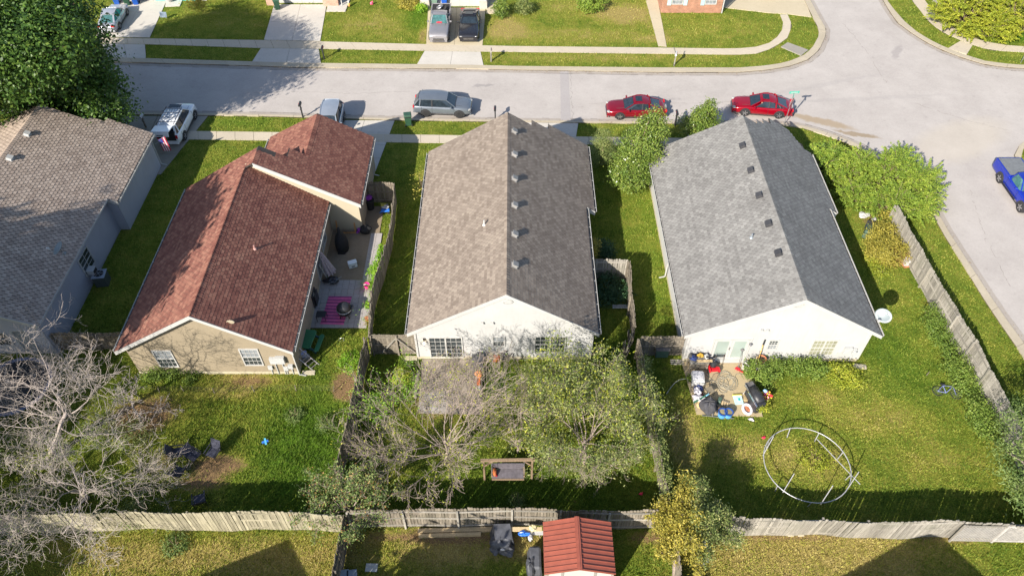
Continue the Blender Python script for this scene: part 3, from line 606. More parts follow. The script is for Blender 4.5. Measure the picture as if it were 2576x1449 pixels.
p = D(1219, 590, 4.6); pipe(rf, p.x, p.y, 6.2 + (p.x + .3) * .591 + .0, TRIM)
p = WY(1067, 858, 27.1); b = MB(); b.box((p.x, 27.12, p.z + .1), (.12, .06, .2)); b.bar((p.x, 27.1, p.z + .16), (p.x, 26.98, p.z + .1), .03)
wlp = hb(b, 'wall_lamp', BLACK, H); lm, nt, bb = nmat('lamp_glow'); bb.inputs['Base Color'].default_value = (.9, .8, .6, 1); bb.inputs['Emission Color'].default_value = (1, .72, .36, 1); bb.inputs['Emission Strength'].default_value = 4
b = MB(); b.lathe([(.04, -.1), (.07, .02), (.05, .06)], (p.x, 26.97, p.z - .02), 8); b.build('lantern', lm, wlp)
# ---------------------------------------------------------------- the grey-roofed house
H = thing('white_house', 'white sided house under a grey shingle roof with dark vents, on the corner', 'house', (16, 27, 0))
sr = (5.95 - 2.8) / (21.25 - 16.0); sl = (5.95 - 2.8) / (16 - 9.9)
rf = roof_body(H, 'roof', [((9.9, 2.8), (16.0, 5.95)), ((21.25, 2.8), (16, 5.95))], 26.75, 43.7, DECK)
def ygr(x):
    if x > 21.25: return [(37.55, 44.0)]
    if x > 20.3: return [(26.75, 45.6 - (x - 20.3) * 1.7)]
    return [(26.75, 45.6 if x > 18.6 else (44.9 if x > 17.9 else (44.3 if x > 17.2 else 43.7)))]
b = MB(); b.ext([(21.85, 37.55, 2.8 - .6 * sr), (21.25, 37.55, 2.8), (21.25, 37.55, 2.71), (21.85, 37.55, 2.71 - .6 * sr)], (0, 6.4, 0)); b.ext([(21.25, 43.7, 2.8), (18.6, 43.7, 2.8 + 2.65 * sr), (18.6, 43.7, 2.71 + 2.65 * sr), (21.25, 43.7, 2.71)], (0, .9, 0)); b.ext([(20.3, 44.5, 2.8 + .95 * sr), (18.6, 44.5, 2.8 + 2.65 * sr), (18.6, 44.5, 2.71 + 2.65 * sr), (20.3, 44.5, 2.71 + .95 * sr)], (0, 1.05, 0)); b.build('roof_extension', DECK, rf)
shingle_field(H, rf, [(9.9, 2.8, 16, 5.95, lambda x: [(26.75, 43.7)]), (21.85, 2.8 - .6 * sr, 16, 5.95, ygr)], SH_GRY, 5)
ridge_caps(H, rf, 16, 5.95, 26.8, 43.6, sl, sr, SH_GRY)
pent(H, 'wall', [10.3, 10.3, 16, 20.75, 20.75], [0, 2.9, 5.8, 2.95, 0], 27.05, 43.4, WHITE_S); pent(H, 'garage_wall', [17.5, 17.5, 21.4, 21.4], [0, 4.8, 2.5, 0], 37.9, 44.6, WHITE_S)
pent(H, 'foundation', [10.27, 10.27, 20.78, 20.78], [0, .25, .25, 0], 27.02, 43.5, FOUND)
siding(H, 'siding', (0, 27.05, 0), (1, 0, 0), (0, -1, 0), lambda z: None if z > 5.6 else [(max(10.3, 10.3 + (z - 2.9) / sl), min(20.75, 20.75 - (z - 2.95) / sr))], WHITE_S)
siding(H, 'siding', (10.3, 27.05, 0), (0, 1, 0), (-1, 0, 0), lambda z: None if z > 2.75 else [(0, 16.3)], WHITE_S)
rake(H, (9.9, 26.75, 2.8), (16, 26.75, 5.95), (21.25, 26.75, 2.8)); rake(H, None, (20.9, 37.56, 3.0), (21.87, 37.56, 2.43), h=.25)
gutter(H, 9.9, 2.8, 26.8, 43.6, -1, (33.8, 0)); gutter(H, 21.25, 2.8, 26.8, 37.5, 1); gutter(H, 21.85, 2.44, 37.6, 43.9, 1)
for x in (10.3, 20.75): b = MB(); b.box((x, 27.03, 1.55), (.12, .08, 2.6)); hb(b, 'corner_post', TRIM, H)
Y = 27.05; a = WY(1783, 905, Y); c = WY(1868, 905, Y); top = WY(1800, 853, Y).z
for u0, ww in ((0, .5), (.5, .5)):
    W_ = (c.x - a.x); ox = a.x + u0 * W_; b = MB(); dh = top - .30
    R = Matrix.Identity(3)
    for (cx, cz, sx, sz) in ((ox + W_ * .25, .36, W_ * .49, .14), (ox + W_ * .25, .30 + dh - .07, W_ * .49, .14), (ox + .08, .3 + dh / 2, .15, dh), (ox + W_ * .5 - .08, .3 + dh / 2, .15, dh)): b.box((cx, Y - .045 - (.002 if sz > sx else 0), cz), (sx, .05, sz))
    dr = hb(b, 'garden_door', TRIM, H); g = MB(); g.box((ox + W_ * .25, Y - .03, .3 + dh / 2), (W_ * .49 - .26, .02, dh - .24)); g.build('pane', GLASSG, dr)
    if u0 == 0:
        g = MB(); g.box((ox + W_ * .25, Y - .046, .55), (W_ * .49 - .3, .02, .34)); g.build('pane', GLASS, dr)
        g = MB(); g.box((ox + W_ * .5 - .06, Y - .09, 1.25), (.05, .05, .05)); g.box((ox + W_ * .5 - .06, Y - .09, 1.4), (.05, .04, .05)); g.build('handle', BLACK, dr)
b = MB(); b.box(((a.x + c.x) / 2, Y - .03, .3 + dh + .06), (W_ + .25, .08, .1)); b.box((a.x - .06, Y - .03, .3 + dh / 2), (.1, .078, dh)); b.box((c.x + .06, Y - .03, .3 + dh / 2), (.1, .078, dh)); b.box(((a.x + c.x) / 2, Y - .12, .2), (W_ + .3, .25, .16)); hb(b, 'door_frame', TRIM, H)
x, z, w, h = onwall(1929, 856, 1958, 876, Y); window(H, (x, Y, z), (1, 0, 0), (0, -1, 0), w, h, 3, 4, (GLASSC, GLASS))
x, z, w, h = onwall(2032, 856, 2108, 891, Y); window(H, (x, Y, z), (1, 0, 0), (0, -1, 0), w, h, 3, 4, (GLASSB, GLASSB), units=2)
p = WY(2007, 766, Y); gable_vent(H, p.x, Y - .03, p.z, WHITE_S, .3)
for px in (1916, 1930): p = WY(px, 828, Y); b = MB(); b.box((p.x, Y - .08, p.z), (.16, .14, .12), taper=.85); hb(b, 'wall_vent', GREYBOX, H)
p = WY(1887, 862, Y); b = MB(); b.box((p.x, Y - .06, p.z), (.12, .07, .16)); b.lathe([(.03, .1), (.1, .0), (.03, -.1)], (p.x, Y - .16, p.z), 6); hb(b, 'wall_lamp', M('pewter', (.13, .13, .14), .5), H)
p = WY(2131, 877, Y); q = WY(2145, 880, Y); b = MB(); b.box((p.x, Y - .12, p.z), (.46, .16, .5), m=0); b.box((q.x + .05, Y - .1, q.z), (.22, .14, .42), m=0); b.lathe([(.1, 0), (.1, .1)], (q.x + .05, Y - .2, q.z + .05), 10, rot=RX(rad(90)), m=0); b.tube([(q.x + .1, Y - .07, q.z - .2), (q.x + .1, Y - .07, .1)], .035, 6, 0); b.box((p.x - .3, Y - .06, .75), (.4, .08, .3), m=1); hb(b, 'utility_meter', [GREYBOX, TRIM], H)
for py, px in ((366, 1865), (428, 1886), (491, 1909), (562, 1932), (636, 1958)):
    p = D(px, py, 5.75); roof_vent(rf, 15.42, p.y, 5.67, rad(-27.3), M('vent_charcoal', (.045, .045, .05), .6))
p = D(1889, 602, 5.0); pipe(rf, p.x, p.y, 5.95 - (16 - p.x) * sl, M('steel_pipe', (.45, .5, .55), .3, .6), .3)
# side windows on the left wall
for y0 in (31.6, 33.3): window(H, (10.3, y0 + .9, 1.1), (0, -1, 0), (-1, 0, 0), .85, 1.1, 2, 2, (GLASSC, GLASSC))
# ---------------------------------------------------------------- the red-roofed house
H = thing('tan_house', 'tan sided house under a red shingle roof with a garage wing beside the patio', 'house', (-17.3, 26.1, 0))
pl = (5.95 - 2.8) / (22.4 - 17.2); pr = (5.95 - 2.8) / (17.2 - 12.35); zt = 5.95 + .6 * pl; pa = (zt - 2.8) / (16.6 - 10.2); zB = 2.8 + pa * 3.8
rf = roof_body(H, 'roof', [((-22.4, 2.8), (-17.2, 5.95))], 25.6, 39.7, DECK); b = MB(); b.ext([(-12.35, 25.6, 2.8), (-17.2, 25.6, 5.95), (-17.2, 25.6, 5.86), (-12.35, 25.6, 2.71)], (0, 12.7, 0)); b.build('roof_slope', DECK, rf)
b = MB(); b.ext([(-17.2, 38.0, 5.95), (-16.6, 38.0, zt), (-16.6, 38.0, zt - .09), (-17.2, 38.0, 5.86)], (0, 1.7, 0)); b.ext([(-10.2, 38.0, 2.8), (-16.6, 38.0, zt), (-16.6, 38.0, zt - .09), (-10.2, 38.0, 2.71)], (0, 1.8, 0)); b.ext([(-10.2, 39.8, 2.8), (-14, 39.8, zB), (-14, 39.8, zB - .09), (-10.2, 39.8, 2.71)], (0, 5.65, 0)); b.ext([(-17.9, 39.7, 2.8), (-14, 39.7, zB), (-14, 39.7, zB - .09), (-17.9, 39.7, 2.71)], (0, 5.75, 0)); b.ext([(-14, 39.8, zB), (-15, 39.8, zB + pa), (-15, 39.8, zB + pa - .09), (-14, 39.8, zB - .09)], (0, .9, 0)); b.build('garage_roof', DECK, rf)
shingle_field(H, rf, [(-22.4, 2.8, -16.6, zt, lambda x: [(38.0, 39.7)] if x > -17.2 else [(25.6, 39.7)]), (-12.35, 2.8, -17.2, 5.95, lambda x: [(25.6, 38.28)]),
    (-10.2, 2.8, -16.6, zt, lambda x: [(38.0, 45.45)] if x > -14 else ([(38.0, 40.7)] if x > -15 else [(38.0, 39.8 if x > -15.6 else 39.4)])), (-17.9, 2.8, -14.0, zB, lambda x: [(39.75, 45.45)])], SH_RED, 9, gap=.03, thick=.013)
ridge_caps(H, rf, -17.2, 5.95, 25.7, 37.9, pl, pr, SH_RED, .26, .17); ridge_caps(H, rf, -16.6, zt, 38.05, 39.3, pl, pa, SH_RED, .26, .17); ridge_caps(H, rf, -14, zB, 40.7, 45.3, pa, pa, SH_RED, .26, .17)
pent(H, 'wall', [-22.1, -22.1, -17.2, -12.65, -12.65], [0, 2.85, 5.8, 2.9, 0], 26.1, 38.6, TAN_SH); pent(H, 'wall', [-22.1, -22.1, -17.2, -17.2], [0, 2.85, 5.8, 0], 38.6, 39.4, TAN_SH)
pent(H, 'garage_wall', [-17.6, -17.6, -16.6, -10.45, -10.45], [0, 5.3, zt - .25, 2.75, 0], 38.3, 39.3, TAN_SH); pent(H, 'garage_wall', [-17.6, -17.6, -14, -10.45, -10.45], [0, 2.85, zB - .12, 2.8, 0], 39.6, 45.2, TAN_SH)
pent(H, 'foundation', [-22.13, -22.13, -12.62, -12.62], [0, .25, .25, 0], 26.07, 38.6, FOUND)
siding(H, 'siding', (0, 26.1, 0), (1, 0, 0), (0, -1, 0), lambda z: None if z > 5.6 else [(max(-22.1, -22.1 + (z - 2.85) / pl), min(-12.65, -12.65 - (z - 2.9) / pr))], TAN_S, .12)
siding(H, 'gable_siding', (0, 38.3, 0), (1, 0, 0), (0, -1, 0), lambda z: None if z > 6.0 else [((-17.2 + (5.95 - z) / pr) if z > 2.8 else -12.6, min(-10.45, -16.6 + (zt - .1 - z) / pa))], CREAM_S, .12)
siding(H, 'siding', (-12.65, 26.1, 0), (0, 1, 0), (1, 0, 0), lambda z: None if z > 2.7 else [(0, 12.2)], TAN_SH, .12)
siding(H, 'siding', (-10.45, 38.3, 0), (0, 1, 0), (1, 0, 0), lambda z: None if z > 2.6 else [(0, 6.9)], TAN_SH, .12)
rake(H, (-22.4, 25.6, 2.8), (-17.2, 25.6, 5.95), (-12.35, 25.6, 2.8)); rake(H, None, (-16.6, 38.0, zt), (-10.2, 38.0, 2.8), h=.22)
gutter(H, -22.4, 2.8, 25.7, 39.6, -1); gutter(H, -12.35, 2.8, 25.7, 38.0, 1, (25.9, 0)); gutter(H, -10.2, 2.8, 38.1, 45.3, 1, (44.3, 0)); gutter(H, -17.9, 2.8, 40, 45.3, -1)
for q in ((388, 882, 434, 920), (610, 878, 655, 916)):
    x, z, w, h = onwall(*q, 26.1)
    if q[0] == 388: x = WY(400, 905, 26.1).x - .05
    else: x = WY(617, 905, 26.1).x - .05
    window(H, (x, 26.1, z), (1, 0, 0), (0, -1, 0), .98, h, 4, 4, (GLASS, GLASSC))
Y = 26.1; b = MB()
for px, py, sx, sz, sy in ((689, 903, .42, .5, .16), (706, 901, .5, .55, .2), (681, 922, .26, .3, .1), (720, 924, .26, .32, .1), (732, 918, .28, .3, .16)): p = WY(px, py, Y); b.box((p.x, Y - sy / 2 - .03, p.z), (sx, sy, sz), m=0); b.tube([(p.x, Y - .06, p.z - sz / 2), (p.x, Y - .06, .05)], .03, 6, 0)
hb(b, 'utility_meter', [GREYBOX], H)
p = D(641, 626, 4.8); pp = pipe(rf, p.x, p.y, 2.8 + (-12.35 - p.x) * pr, M('pink_pipe', (.45, .25, .22), .6), .3)
b = MB(); p = WY(558, 801, 26.1)
gable_vent(H, WY(572, 790, 26.08).x, 26.07, 4.9, CREAM_S, .2)
window(H, (-12.65, 35.3, 1.0), (0, 1, 0), (1, 0, 0), 1.3, 1.1, 2, 2, (GLASSC, GLASSC)); window(H, (-12.65, 33.4, .3), (0, 1, 0), (1, 0, 0), .95, 2.0, 1, 1, (GLASSC, GLASSC), False, name='patio_door')
# ---------------------------------------------------------------- the left house
H = thing('blue_grey_house', 'blue-grey sided house under a tan shingle roof at the left edge', 'house', (-30, 27.6, 0))
pc = (5.9 - 2.8) / 6.7; zrr = 5.9 - pc * (33.4 - 27.35)
rf = roof_body(H, 'roof', [((-27.35, zrr), (-33.4, 5.9)), ((-40.6, 2.7), (-33.4, 5.9))], 27.3, 45.1, DECK)
b = MB(); b.ext([(-26.7, 38.3, 2.8), (-27.35, 38.3, zrr), (-27.35, 38.3, zrr - .09), (-26.7, 38.3, 2.71)], (0, 7.5, 0)); b.ext([(-27.35, 45.1, zrr), (-29.6, 45.1, zrr + 2.25 * pc), (-29.6, 45.1, zrr + 2.25 * pc - .09), (-27.35, 45.1, zrr - .09)], (0, .8, 0)); b.build('roof_extension', DECK, rf)
shingle_field(H, rf, [(-26.7, 2.8, -33.4, 5.9, lambda x: [(38.3, 45.9)] if x > -27.35 else ([(27.3, 45.9)] if x > -29.6 else ([(27.3, 45.5)] if x > -30.6 else [(27.3, 45.1)]))), (-40.6, 2.7, -33.4, 5.9, lambda x: [(27.3, 45.1)])], SH_TAN, 12, gap=.045, thick=.018, tab=.32, exp=.20)
ridge_caps(H, rf, -33.4, 5.9, 27.4, 45.0, .44, pc, SH_TAN, .2)
pent(H, 'wall', [-40.2, -40.2, -33.4, -27.6, -27.6], [0, 2.7, 5.75, 3.0, 0], 27.6, 44.8, GREY_S); pent(H, 'garage_wall', [-31, -31, -26.95, -26.95], [0, 4.6, 2.75, 0], 38.5, 45.5, GREY_S)
siding(H, 'siding', (-27.6, 27.6, 0), (0, 1, 0), (1, 0, 0), lambda z: None if z > 2.95 else [(0, 10.9)], GREY_S); siding(H, 'siding', (-26.95, 38.5, 0), (0, 1, 0), (1, 0, 0), lambda z: None if z > 2.65 else [(0, 7)], GREY_S)
siding(H, 'siding', (0, 27.6, 0), (1, 0, 0), (0, -1, 0), lambda z: None if z > 5.6 else [(max(-40, -40.2 + (z - 2.7) / .44), min(-27.6, -27.6 - (z - 3) / pc))], GREY_S); siding(H, 'siding', (0, 38.5, 0), (1, 0, 0), (0, -1, 0), lambda z: None if z > 2.8 else [(-27.6, -26.95)], GREY_S)
rake(H, (-40.6, 27.3, 2.7), (-33.4, 27.3, 5.9), (-27.35, 27.3, zrr)); gutter(H, -27.35, zrr, 27.4, 38.2, 1); gutter(H, -26.7, 2.8, 38.4, 45.8, 1, (45.6, 0)); rake(H, None, (-27.5, 38.32, zrr), (-26.7, 38.32, 2.8), h=.25)
wn_ = window(H, (-27.6, 33.15, .95), (0, 1, 0), (1, 0, 0), 1.3, 1.35, 2, 4, (GLASS, GLASS), name='window')
window(H, (-31.4, 27.6, .9), (1, 0, 0), (0, -1, 0), 1.5, 1.1, 2, 2, (GLASS, GLASS), True); window(H, (-29.4, 27.6, .3), (1, 0, 0), (0, -1, 0), .8, 1.9, 1, 1, (GLASSC, GLASSC), False, name='back_door')
for px, py in ((66, 342), (29, 403)): p = D(px, py, 5.6); roof_vent(rf, -32.95, p.y, 5.9 - .45 * pc, rad(24.8), TRIM)
# ---------------------------------------------------------------- the houses across the street (their fronts show along the top edge)
def brick_mat(name, c1, c2, mortar):
    m, nt, b = nmat(name); p = wpos(nt); mp = node(nt, 'ShaderNodeMapping'); mp.inputs['Rotation'].default_value = (rad(90), 0, 0); nt.links.new(p, mp.inputs[0])
    t = node(nt, 'ShaderNodeTexBrick'); t.inputs['Color1'].default_value = (*c1, 1); t.inputs['Color2'].default_value = (*c2, 1); t.inputs['Mortar'].default_value = (*mortar, 1); t.inputs['Scale'].default_value = 1; t.inputs['Mortar Size'].default_value = .012
    t.inputs['Brick Width'].default_value = .21; t.inputs['Row Height'].default_value = .075; nt.links.new(mp.outputs[0], t.inputs[0])
    c = mix(nt, 1.0, t.outputs[0], ramp(nt, noise(nt, p, 2, 5), [(.3, (.75, .75, .75)), (.7, (1.15, 1.15, 1.15))]), 'MULTIPLY'); nt.links.new(c, b.inputs['Base Color']); b.inputs['Roughness'].default_value = .9; return m
BRICK = brick_mat('red_brick', (.30, .105, .055), (.38, .15, .085), (.36, .27, .2)); STONE = brick_mat('pale_stone', (.42, .38, .33), (.5, .46, .4), (.5, .47, .42)); PEACH = brick_mat('peach_brick', (.42, .22, .14), (.5, .29, .2), (.45, .36, .3))
FROOF = M('far_roof', (.16, .13, .12), .95)
def far_house(name, label, xl, xr, y, wall, roof_y=10, z=2.7):
    h = thing(name, label, 'house', ((xl + xr) / 2, y, 0)); pent(h, 'wall', [xl, xl, xr, xr], [0, z, z, 0], y, y + roof_y, wall)
    xm = (xl + xr) / 2; roof_body(h, 'roof', [((xl - .4, z - .1), (xm, z + 2.6)), ((xr + .4, z - .1), (xm, z + 2.6))], y - .4, y + roof_y + .4, FROOF); pent(h, 'gable', [xl, xm, xr], [z + .002, z + 2.4, z + .002], y + .1, y + roof_y - .1, wall); return h
def garage_door(h, xl, xr, y, mat, n=4, m=4, z1=2.15):
    b = MB(); b.box(((xl + xr) / 2, y - .02, z1 / 2), (xr - xl, .04, z1)); d = hb(b, 'garage_door', mat, h); pm = MB().box((0, 0, 0), ((xr - xl) / m - .1, .03, z1 / n - .1)).mesh('door_panel', mat)
    for i in range(m):
        for j in range(n): place('door_panel', pm, d, (xl + (i + .5) * (xr - xl) / m, y - .045, (j + .5) * z1 / n))
TEAL = M('teal_paint', (.03, .42, .42), .5, var=.06, obj=.03)
y = D(460, 2.5).y; h = far_house('white_house', 'far white house with a turquoise garage door beside the silver sedan', D(300, 3).x, D(520, 3).x, y, WHITE_S); garage_door(h, D(392, 3).x, D(500, 3).x, y - .01, TEAL)
y = D(760, 12.5).y; h = far_house('brick_house', 'far house with peach brick piers around a white garage door and a green bin', D(672, 13).x, D(835, 13).x, y + .35, PEACH); garage_door(h, D(702, 13).x, D(818, 13).x, y + .34, TRIM)
b = MB(); b.box((D(681, 14).x, y + .1, 1.3), (.7, .6, 2.6)); b.box((D(838, 18).x - .2, y, 1.3), (1.5, .8, 2.6)); hb(b, 'brick_pier', PEACH, h); b = MB(); b.box((D(848, 20).x + .45, y - .3, 1.3), (.08, .08, 2.6)); hb(b, 'downpipe', TRIM, h)
y = D(1140, 20).y; h = far_house('white_house', 'far white house whose white garage door the grey pickup and dark coupe stand before', D(1062, 21).x, D(1228, 21).x, y + .3, WHITE_S); garage_door(h, D(1108, 21).x, D(1208, 21).x, y + .29, TRIM)
b = MB(); b.box((D(1070, 20).x, y + .1, .4), (.9, .7, .8)); b.box((D(1216, 22).x, y, .4), (.75, .7, .8)); hb(b, 'stone_plinth', STONE, h); b = MB(); b.box((D(1070, 20).x, y + .12, 1.75), (.8, .6, 1.9)); b.box((D(1216, 22).x, y + .02, 1.75), (.65, .6, 1.9)); hb(b, 'porch_pier', WHITE_S, h)
y = D(1740, 33.5).y; h = far_house('brick_house', 'red brick house with pale blue shutters behind the far lawn', D(1662, 33).x, D(1813, 34).x, y, BRICK)
SHUT = M('pale_blue_shutter', (.36, .50, .52), .6, var=.08)
for c0, c1 in ((D(1709, 0).x, D(1728, 0).x), (D(1792, 0).x, D(1812, 0).x)): pass
for px0, px1, s0, s1 in ((1690, 1717, 1676, 1727), (1774, 1801, 1762, 1803)):
    a = WY(px0 + 1, 10, y); c = WY(px1 - 1, 10, y); window(h, (a.x, y, a.z), (1, 0, 0), (0, -1, 0), c.x - a.x, 1.25, 3, 4, (GLASSC, GLASSC))
    b = MB(); b.box((a.x - .3, y - .04, a.z + .6), (.38, .06, 1.5)); b.box((c.x + .3, y - .04, a.z + .6), (.38, .06, 1.5)) if px0 == 1690 else None; hb(b, 'shutter', SHUT, h)
b = MB(); b.box((D(1813, 30).x + .02, y - .05, 1.3), (.09, .1, 2.6)); hb(b, 'downpipe', TRIM, h)
# houses to the south, outside the frame: their gables throw the shadows along the bottom edge
for nm, lb, x0, y0 in (('neighbour_house', 'house south of the fence whose gable shadow falls on the lower left lawn', -17.0, 8.0), ('neighbour_house', 'house south of the fence whose gable shadow falls on the lower right lawn', 15.6, 8.6)):
    h = thing(nm, lb, 'house', (x0, y0, 0)); roof_body(h, 'roof', [((x0 - 6, 2.8), (x0, 6)), ((x0 + 6, 2.8), (x0, 6))], y0 - 14, y0, FROOF); pent(h, 'wall', [x0 - 5.6, x0 - 5.6, x0, x0 + 5.6, x0 + 5.6], [0, 2.8, 5.8, 2.8, 0], y0 - 13.7, y0 - .3, WHITE_S)
# ---------------------------------------------------------------- garden shed with red metal roof
H = thing('garden_shed', 'small white shed with a red ribbed metal roof against the middle fence', 'shed', (3.1, 14.2, 0)); REDM = M('red_metal', (.27, .075, .048), .6, .0, var=.12, scale=3, obj=.02)
xa, xm, xb = 1.47, 3.05, 4.72; ys0, ys1 = 13.15, 15.65
b = MB(); b.ext([(xa, ys0, 2.55), (xm, ys0, 3.1), (xm, ys0, 3.05), (xa, ys0, 2.5)], (0, ys1 - ys0, 0)); b.ext([(xb, ys0, 2.55), (xm, ys0, 3.1), (xm, ys0, 3.05), (xb, ys0, 2.5)], (0, ys1 - ys0, 0)); rf = hb(b, 'roof', REDM, H)
n = 10
for i in range(n + 1):
    yy = ys0 + .03 + (ys1 - ys0 - .06) * i / n
    for x in (xa, xb): m = MB(); m.bar((x, yy, 2.57), (xm, yy, 3.12), .035, .045); m.build('roof_rib', REDM, rf)
b = MB(); b.bar((xm, ys0 - .02, 3.12), (xm, ys1 + .02, 3.12), .22, .03); b.bar((xm, ys0 - .02, 3.14), (xm, ys1 + .02, 3.14), .08, .03); b.build('ridge_cap', REDM, rf)
pent(H, 'wall', [xa + .1, xa + .1, xm, xb - .1, xb - .1], [0, 2.5, 2.99, 2.5, 0], ys0 + .1, ys1 - .1, TRIM); b = MB()
for x in (xa + .12, xm - .75, xm + .75, xb - .12): b.box((x, ys0 + .08, 1.3), (.12, .03, 2.4 if x not in (xm - .75, xm + .75) else 2.7))
hb(b, 'trim_board', M('shed_trim', (.30, .28, .26), .7), H)
# ================================================================ FENCES
def wood(name, col, var=.3, streak=.45, obj=.3):
    m, nt, b = nmat(name); c = coords(nt); mp = node(nt, 'ShaderNodeMapping'); mp.inputs['Scale'].default_value = (14, 14, 1.2); nt.links.new(c, mp.inputs[0])
    r = node(nt, 'ShaderNodeObjectInfo').outputs['Random']; av = node(nt, 'ShaderNodeVectorMath', operation='ADD'); nt.links.new(mp.outputs[0], av.inputs[0]); cb = node(nt, 'ShaderNodeCombineXYZ'); nt.links.new(mth(nt, 'MULTIPLY', r, 50), cb.inputs[0]); nt.links.new(cb.outputs[0], av.inputs[1])
    f = noise(nt, av.outputs[0], 1.4, 5, .7); cc = ramp(nt, f, [(.28, tuple(x * (1 - streak) for x in col)), (.7, tuple(min(1, x * (1 + var)) for x in col))])
    k = mth(nt, 'ADD', mth(nt, 'MULTIPLY', r, 2 * obj), 1 - obj); g = node(nt, 'ShaderNodeCombineColor')
    for i in range(3): nt.links.new(k, g.inputs[i])
    cc = mix(nt, 1.0, cc, g.outputs[0], 'MULTIPLY'); p = wpos(nt)
    cc = mix(nt, ramp(nt, noise(nt, p, 1.1, 4, .6), [(.5, (0, 0, 0)), (.75, (.45, .45, .45))]), cc, (col[0] * .55, col[1] * .6, col[2] * .5))
    nt.links.new(cc, b.inputs['Base Color']); b.inputs['Roughness'].default_value = .9; b.inputs['Specular IOR Level'].default_value = .15; bump(nt, b, f, .3, .01); return m
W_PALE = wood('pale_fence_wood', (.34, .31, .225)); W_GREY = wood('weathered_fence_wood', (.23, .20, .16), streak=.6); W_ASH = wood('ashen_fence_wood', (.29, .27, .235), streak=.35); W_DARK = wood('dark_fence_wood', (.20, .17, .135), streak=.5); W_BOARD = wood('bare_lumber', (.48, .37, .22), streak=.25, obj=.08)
_pk = {}
def fence(label, pts, mat, rail_side=0, h=1.9, pw=.14, gap=.018, lean=0.0, rails=3, name='wooden_fence', wavy=.0, seed=0, post=True, postmat=None):
    rg = random.Random(seed); pts = [Vector((p[0], p[1], 0)) for p in pts]; o = thing(name, label, 'fence', pts[0]); key = (mat.name, round(h, 2), pw)
    if key not in _pk: _pk[key] = MB().add([(-pw / 2, -.011, 0), (pw / 2, -.011, 0), (pw / 2, .011, 0), (-pw / 2, .011, 0), (-pw / 2, -.011, h - .03), (pw / 2, -.011, h - .03), (pw / 2, .011, h - .03), (-pw / 2, .011, h - .03), (-pw * .3, -.011, h), (pw * .3, -.011, h), (pw * .3, .011, h), (-pw * .3, .011, h)],
            [(0, 1, 5, 4), (1, 2, 6, 5), (2, 3, 7, 6), (3, 0, 4, 7), (4, 5, 9, 8), (5, 6, 10, 9), (6, 7, 11, 10), (7, 4, 8, 11), (8, 9, 10, 11)]).mesh('picket', mat)
    me_ = _pk[key]; s = 0.0; ph = rg.uniform(0, 6)
    for a, b in zip(pts, pts[1:]):
        d = b - a; L = d.length; d.normalize(); n = Vector((-d.y, d.x, 0)); an = math.atan2(d.y, d.x); k = max(1, int(round(L / (pw + gap))))
        for i in range(k):
            t = (i + .5) / k * L; w = wavy * math.sin((s + t) * .9 + ph) + wavy * .5 * math.sin((s + t) * 2.3 + ph * 2); ln = lean + wavy * .6 * math.sin((s + t) * .7 + 1 + ph) + rg.gauss(0, .008)
            if rg.random() < .04: ln += rg.uniform(-.05, .05)
            p = a + d * t - pts[0] + n * w
            place('picket', me_, o, (p.x, p.y, .04), (Matrix.Rotation(an, 3, 'Z') @ RX(ln) @ RY(rg.gauss(0, .006))).to_euler(), (1, 1, 1 + rg.gauss(0, .012) + .015 * math.sin((s + t) * 1.7)))
        np_ = max(1, int(round(L / 2.4)))
        for i in range(np_):
            p0 = a + d * (i / np_ * L) - pts[0]; p1 = a + d * ((i + 1) / np_ * L) - pts[0]
            w0 = wavy * math.sin((s + i / np_ * L) * .9 + ph); w1 = wavy * math.sin((s + (i + 1) / np_ * L) * .9 + ph); sd = rail_side or 1
            zs = [.3, h * .55, h - .22] if rails == 3 else [.35, h - .3]
            for z in zs:
                q0 = p0 + n * (w0 + sd * .035 - math.tan(lean) * z) + Vector((0, 0, z)); q1 = p1 + n * (w1 + sd * .035 - math.tan(lean) * z) + Vector((0, 0, z)); m = MB(); m.bar(q0, q1, .045, .09); m.build('rail', postmat or mat, o)
            if post: m = MB(); q = p0 + n * (w0 + sd * .09); m.bar(q, q + Vector((0, 0, h - .05)) - n * math.tan(lean) * h, .095, .095); m.build('post', postmat or mat, o)
        s += L
    return o
fence('pale board fence behind the tan house yard, at the lower left', [(-26.5, 16.15), (-18.5, 16.4), (-8.3, 16.35)], W_PALE, 1, 2.0, wavy=.05, seed=1, pw=.15)
fence('weathered fence with its rails showing, behind the red-roofed shed', [(-8.1, 16.5), (0, 16.6), (7.2, 16.45)], W_GREY, -1, 2.0, wavy=.04, seed=2, postmat=W_ASH)
fence('smooth ashen board fence along the bottom right lawn', [(7.9, 16.45), (13, 16.1), (21.7, 15.95), (26.9, 15.9)], W_ASH, 1, 2.0, wavy=.07, seed=3, lean=.05)
fence('leaning weathered fence between the tan house patio and the brown-roofed house', [(-8.45, 41.2), (-8.2, 37), (-8.75, 31), (-8.55, 27.4)], W_GREY, -1, 1.95, wavy=.04, seed=4, lean=-.04)
fence('weathered fence running down between the two left back yards', [(-8.6, 27.3), (-8.85, 21.5), (-9.0, 19), (-8.3, 16.6)], W_GREY, -1, 1.95, wavy=.05, seed=5)
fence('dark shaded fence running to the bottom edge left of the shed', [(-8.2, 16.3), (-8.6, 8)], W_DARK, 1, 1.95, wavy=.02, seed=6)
fence('ivy-grown fence between the leafy tree and the trampoline yard', [(7.45, 27.2), (7.6, 21.8), (7.85, 17.6), (7.7, 16.5)], W_GREY, -1, 1.95, wavy=.05, seed=7)
fence('short fence closing the gap beside the brown-roofed house', [(4.75, 33.7), (7.5, 33.7)], W_ASH, -1, 1.9, seed=8)
fence('crooked fence with a broken section beside the dark shrubbery', [(7.55, 33.6), (7.45, 30.6), (7.4, 28.3)], W_GREY, -1, 1.9, wavy=.05, seed=9)
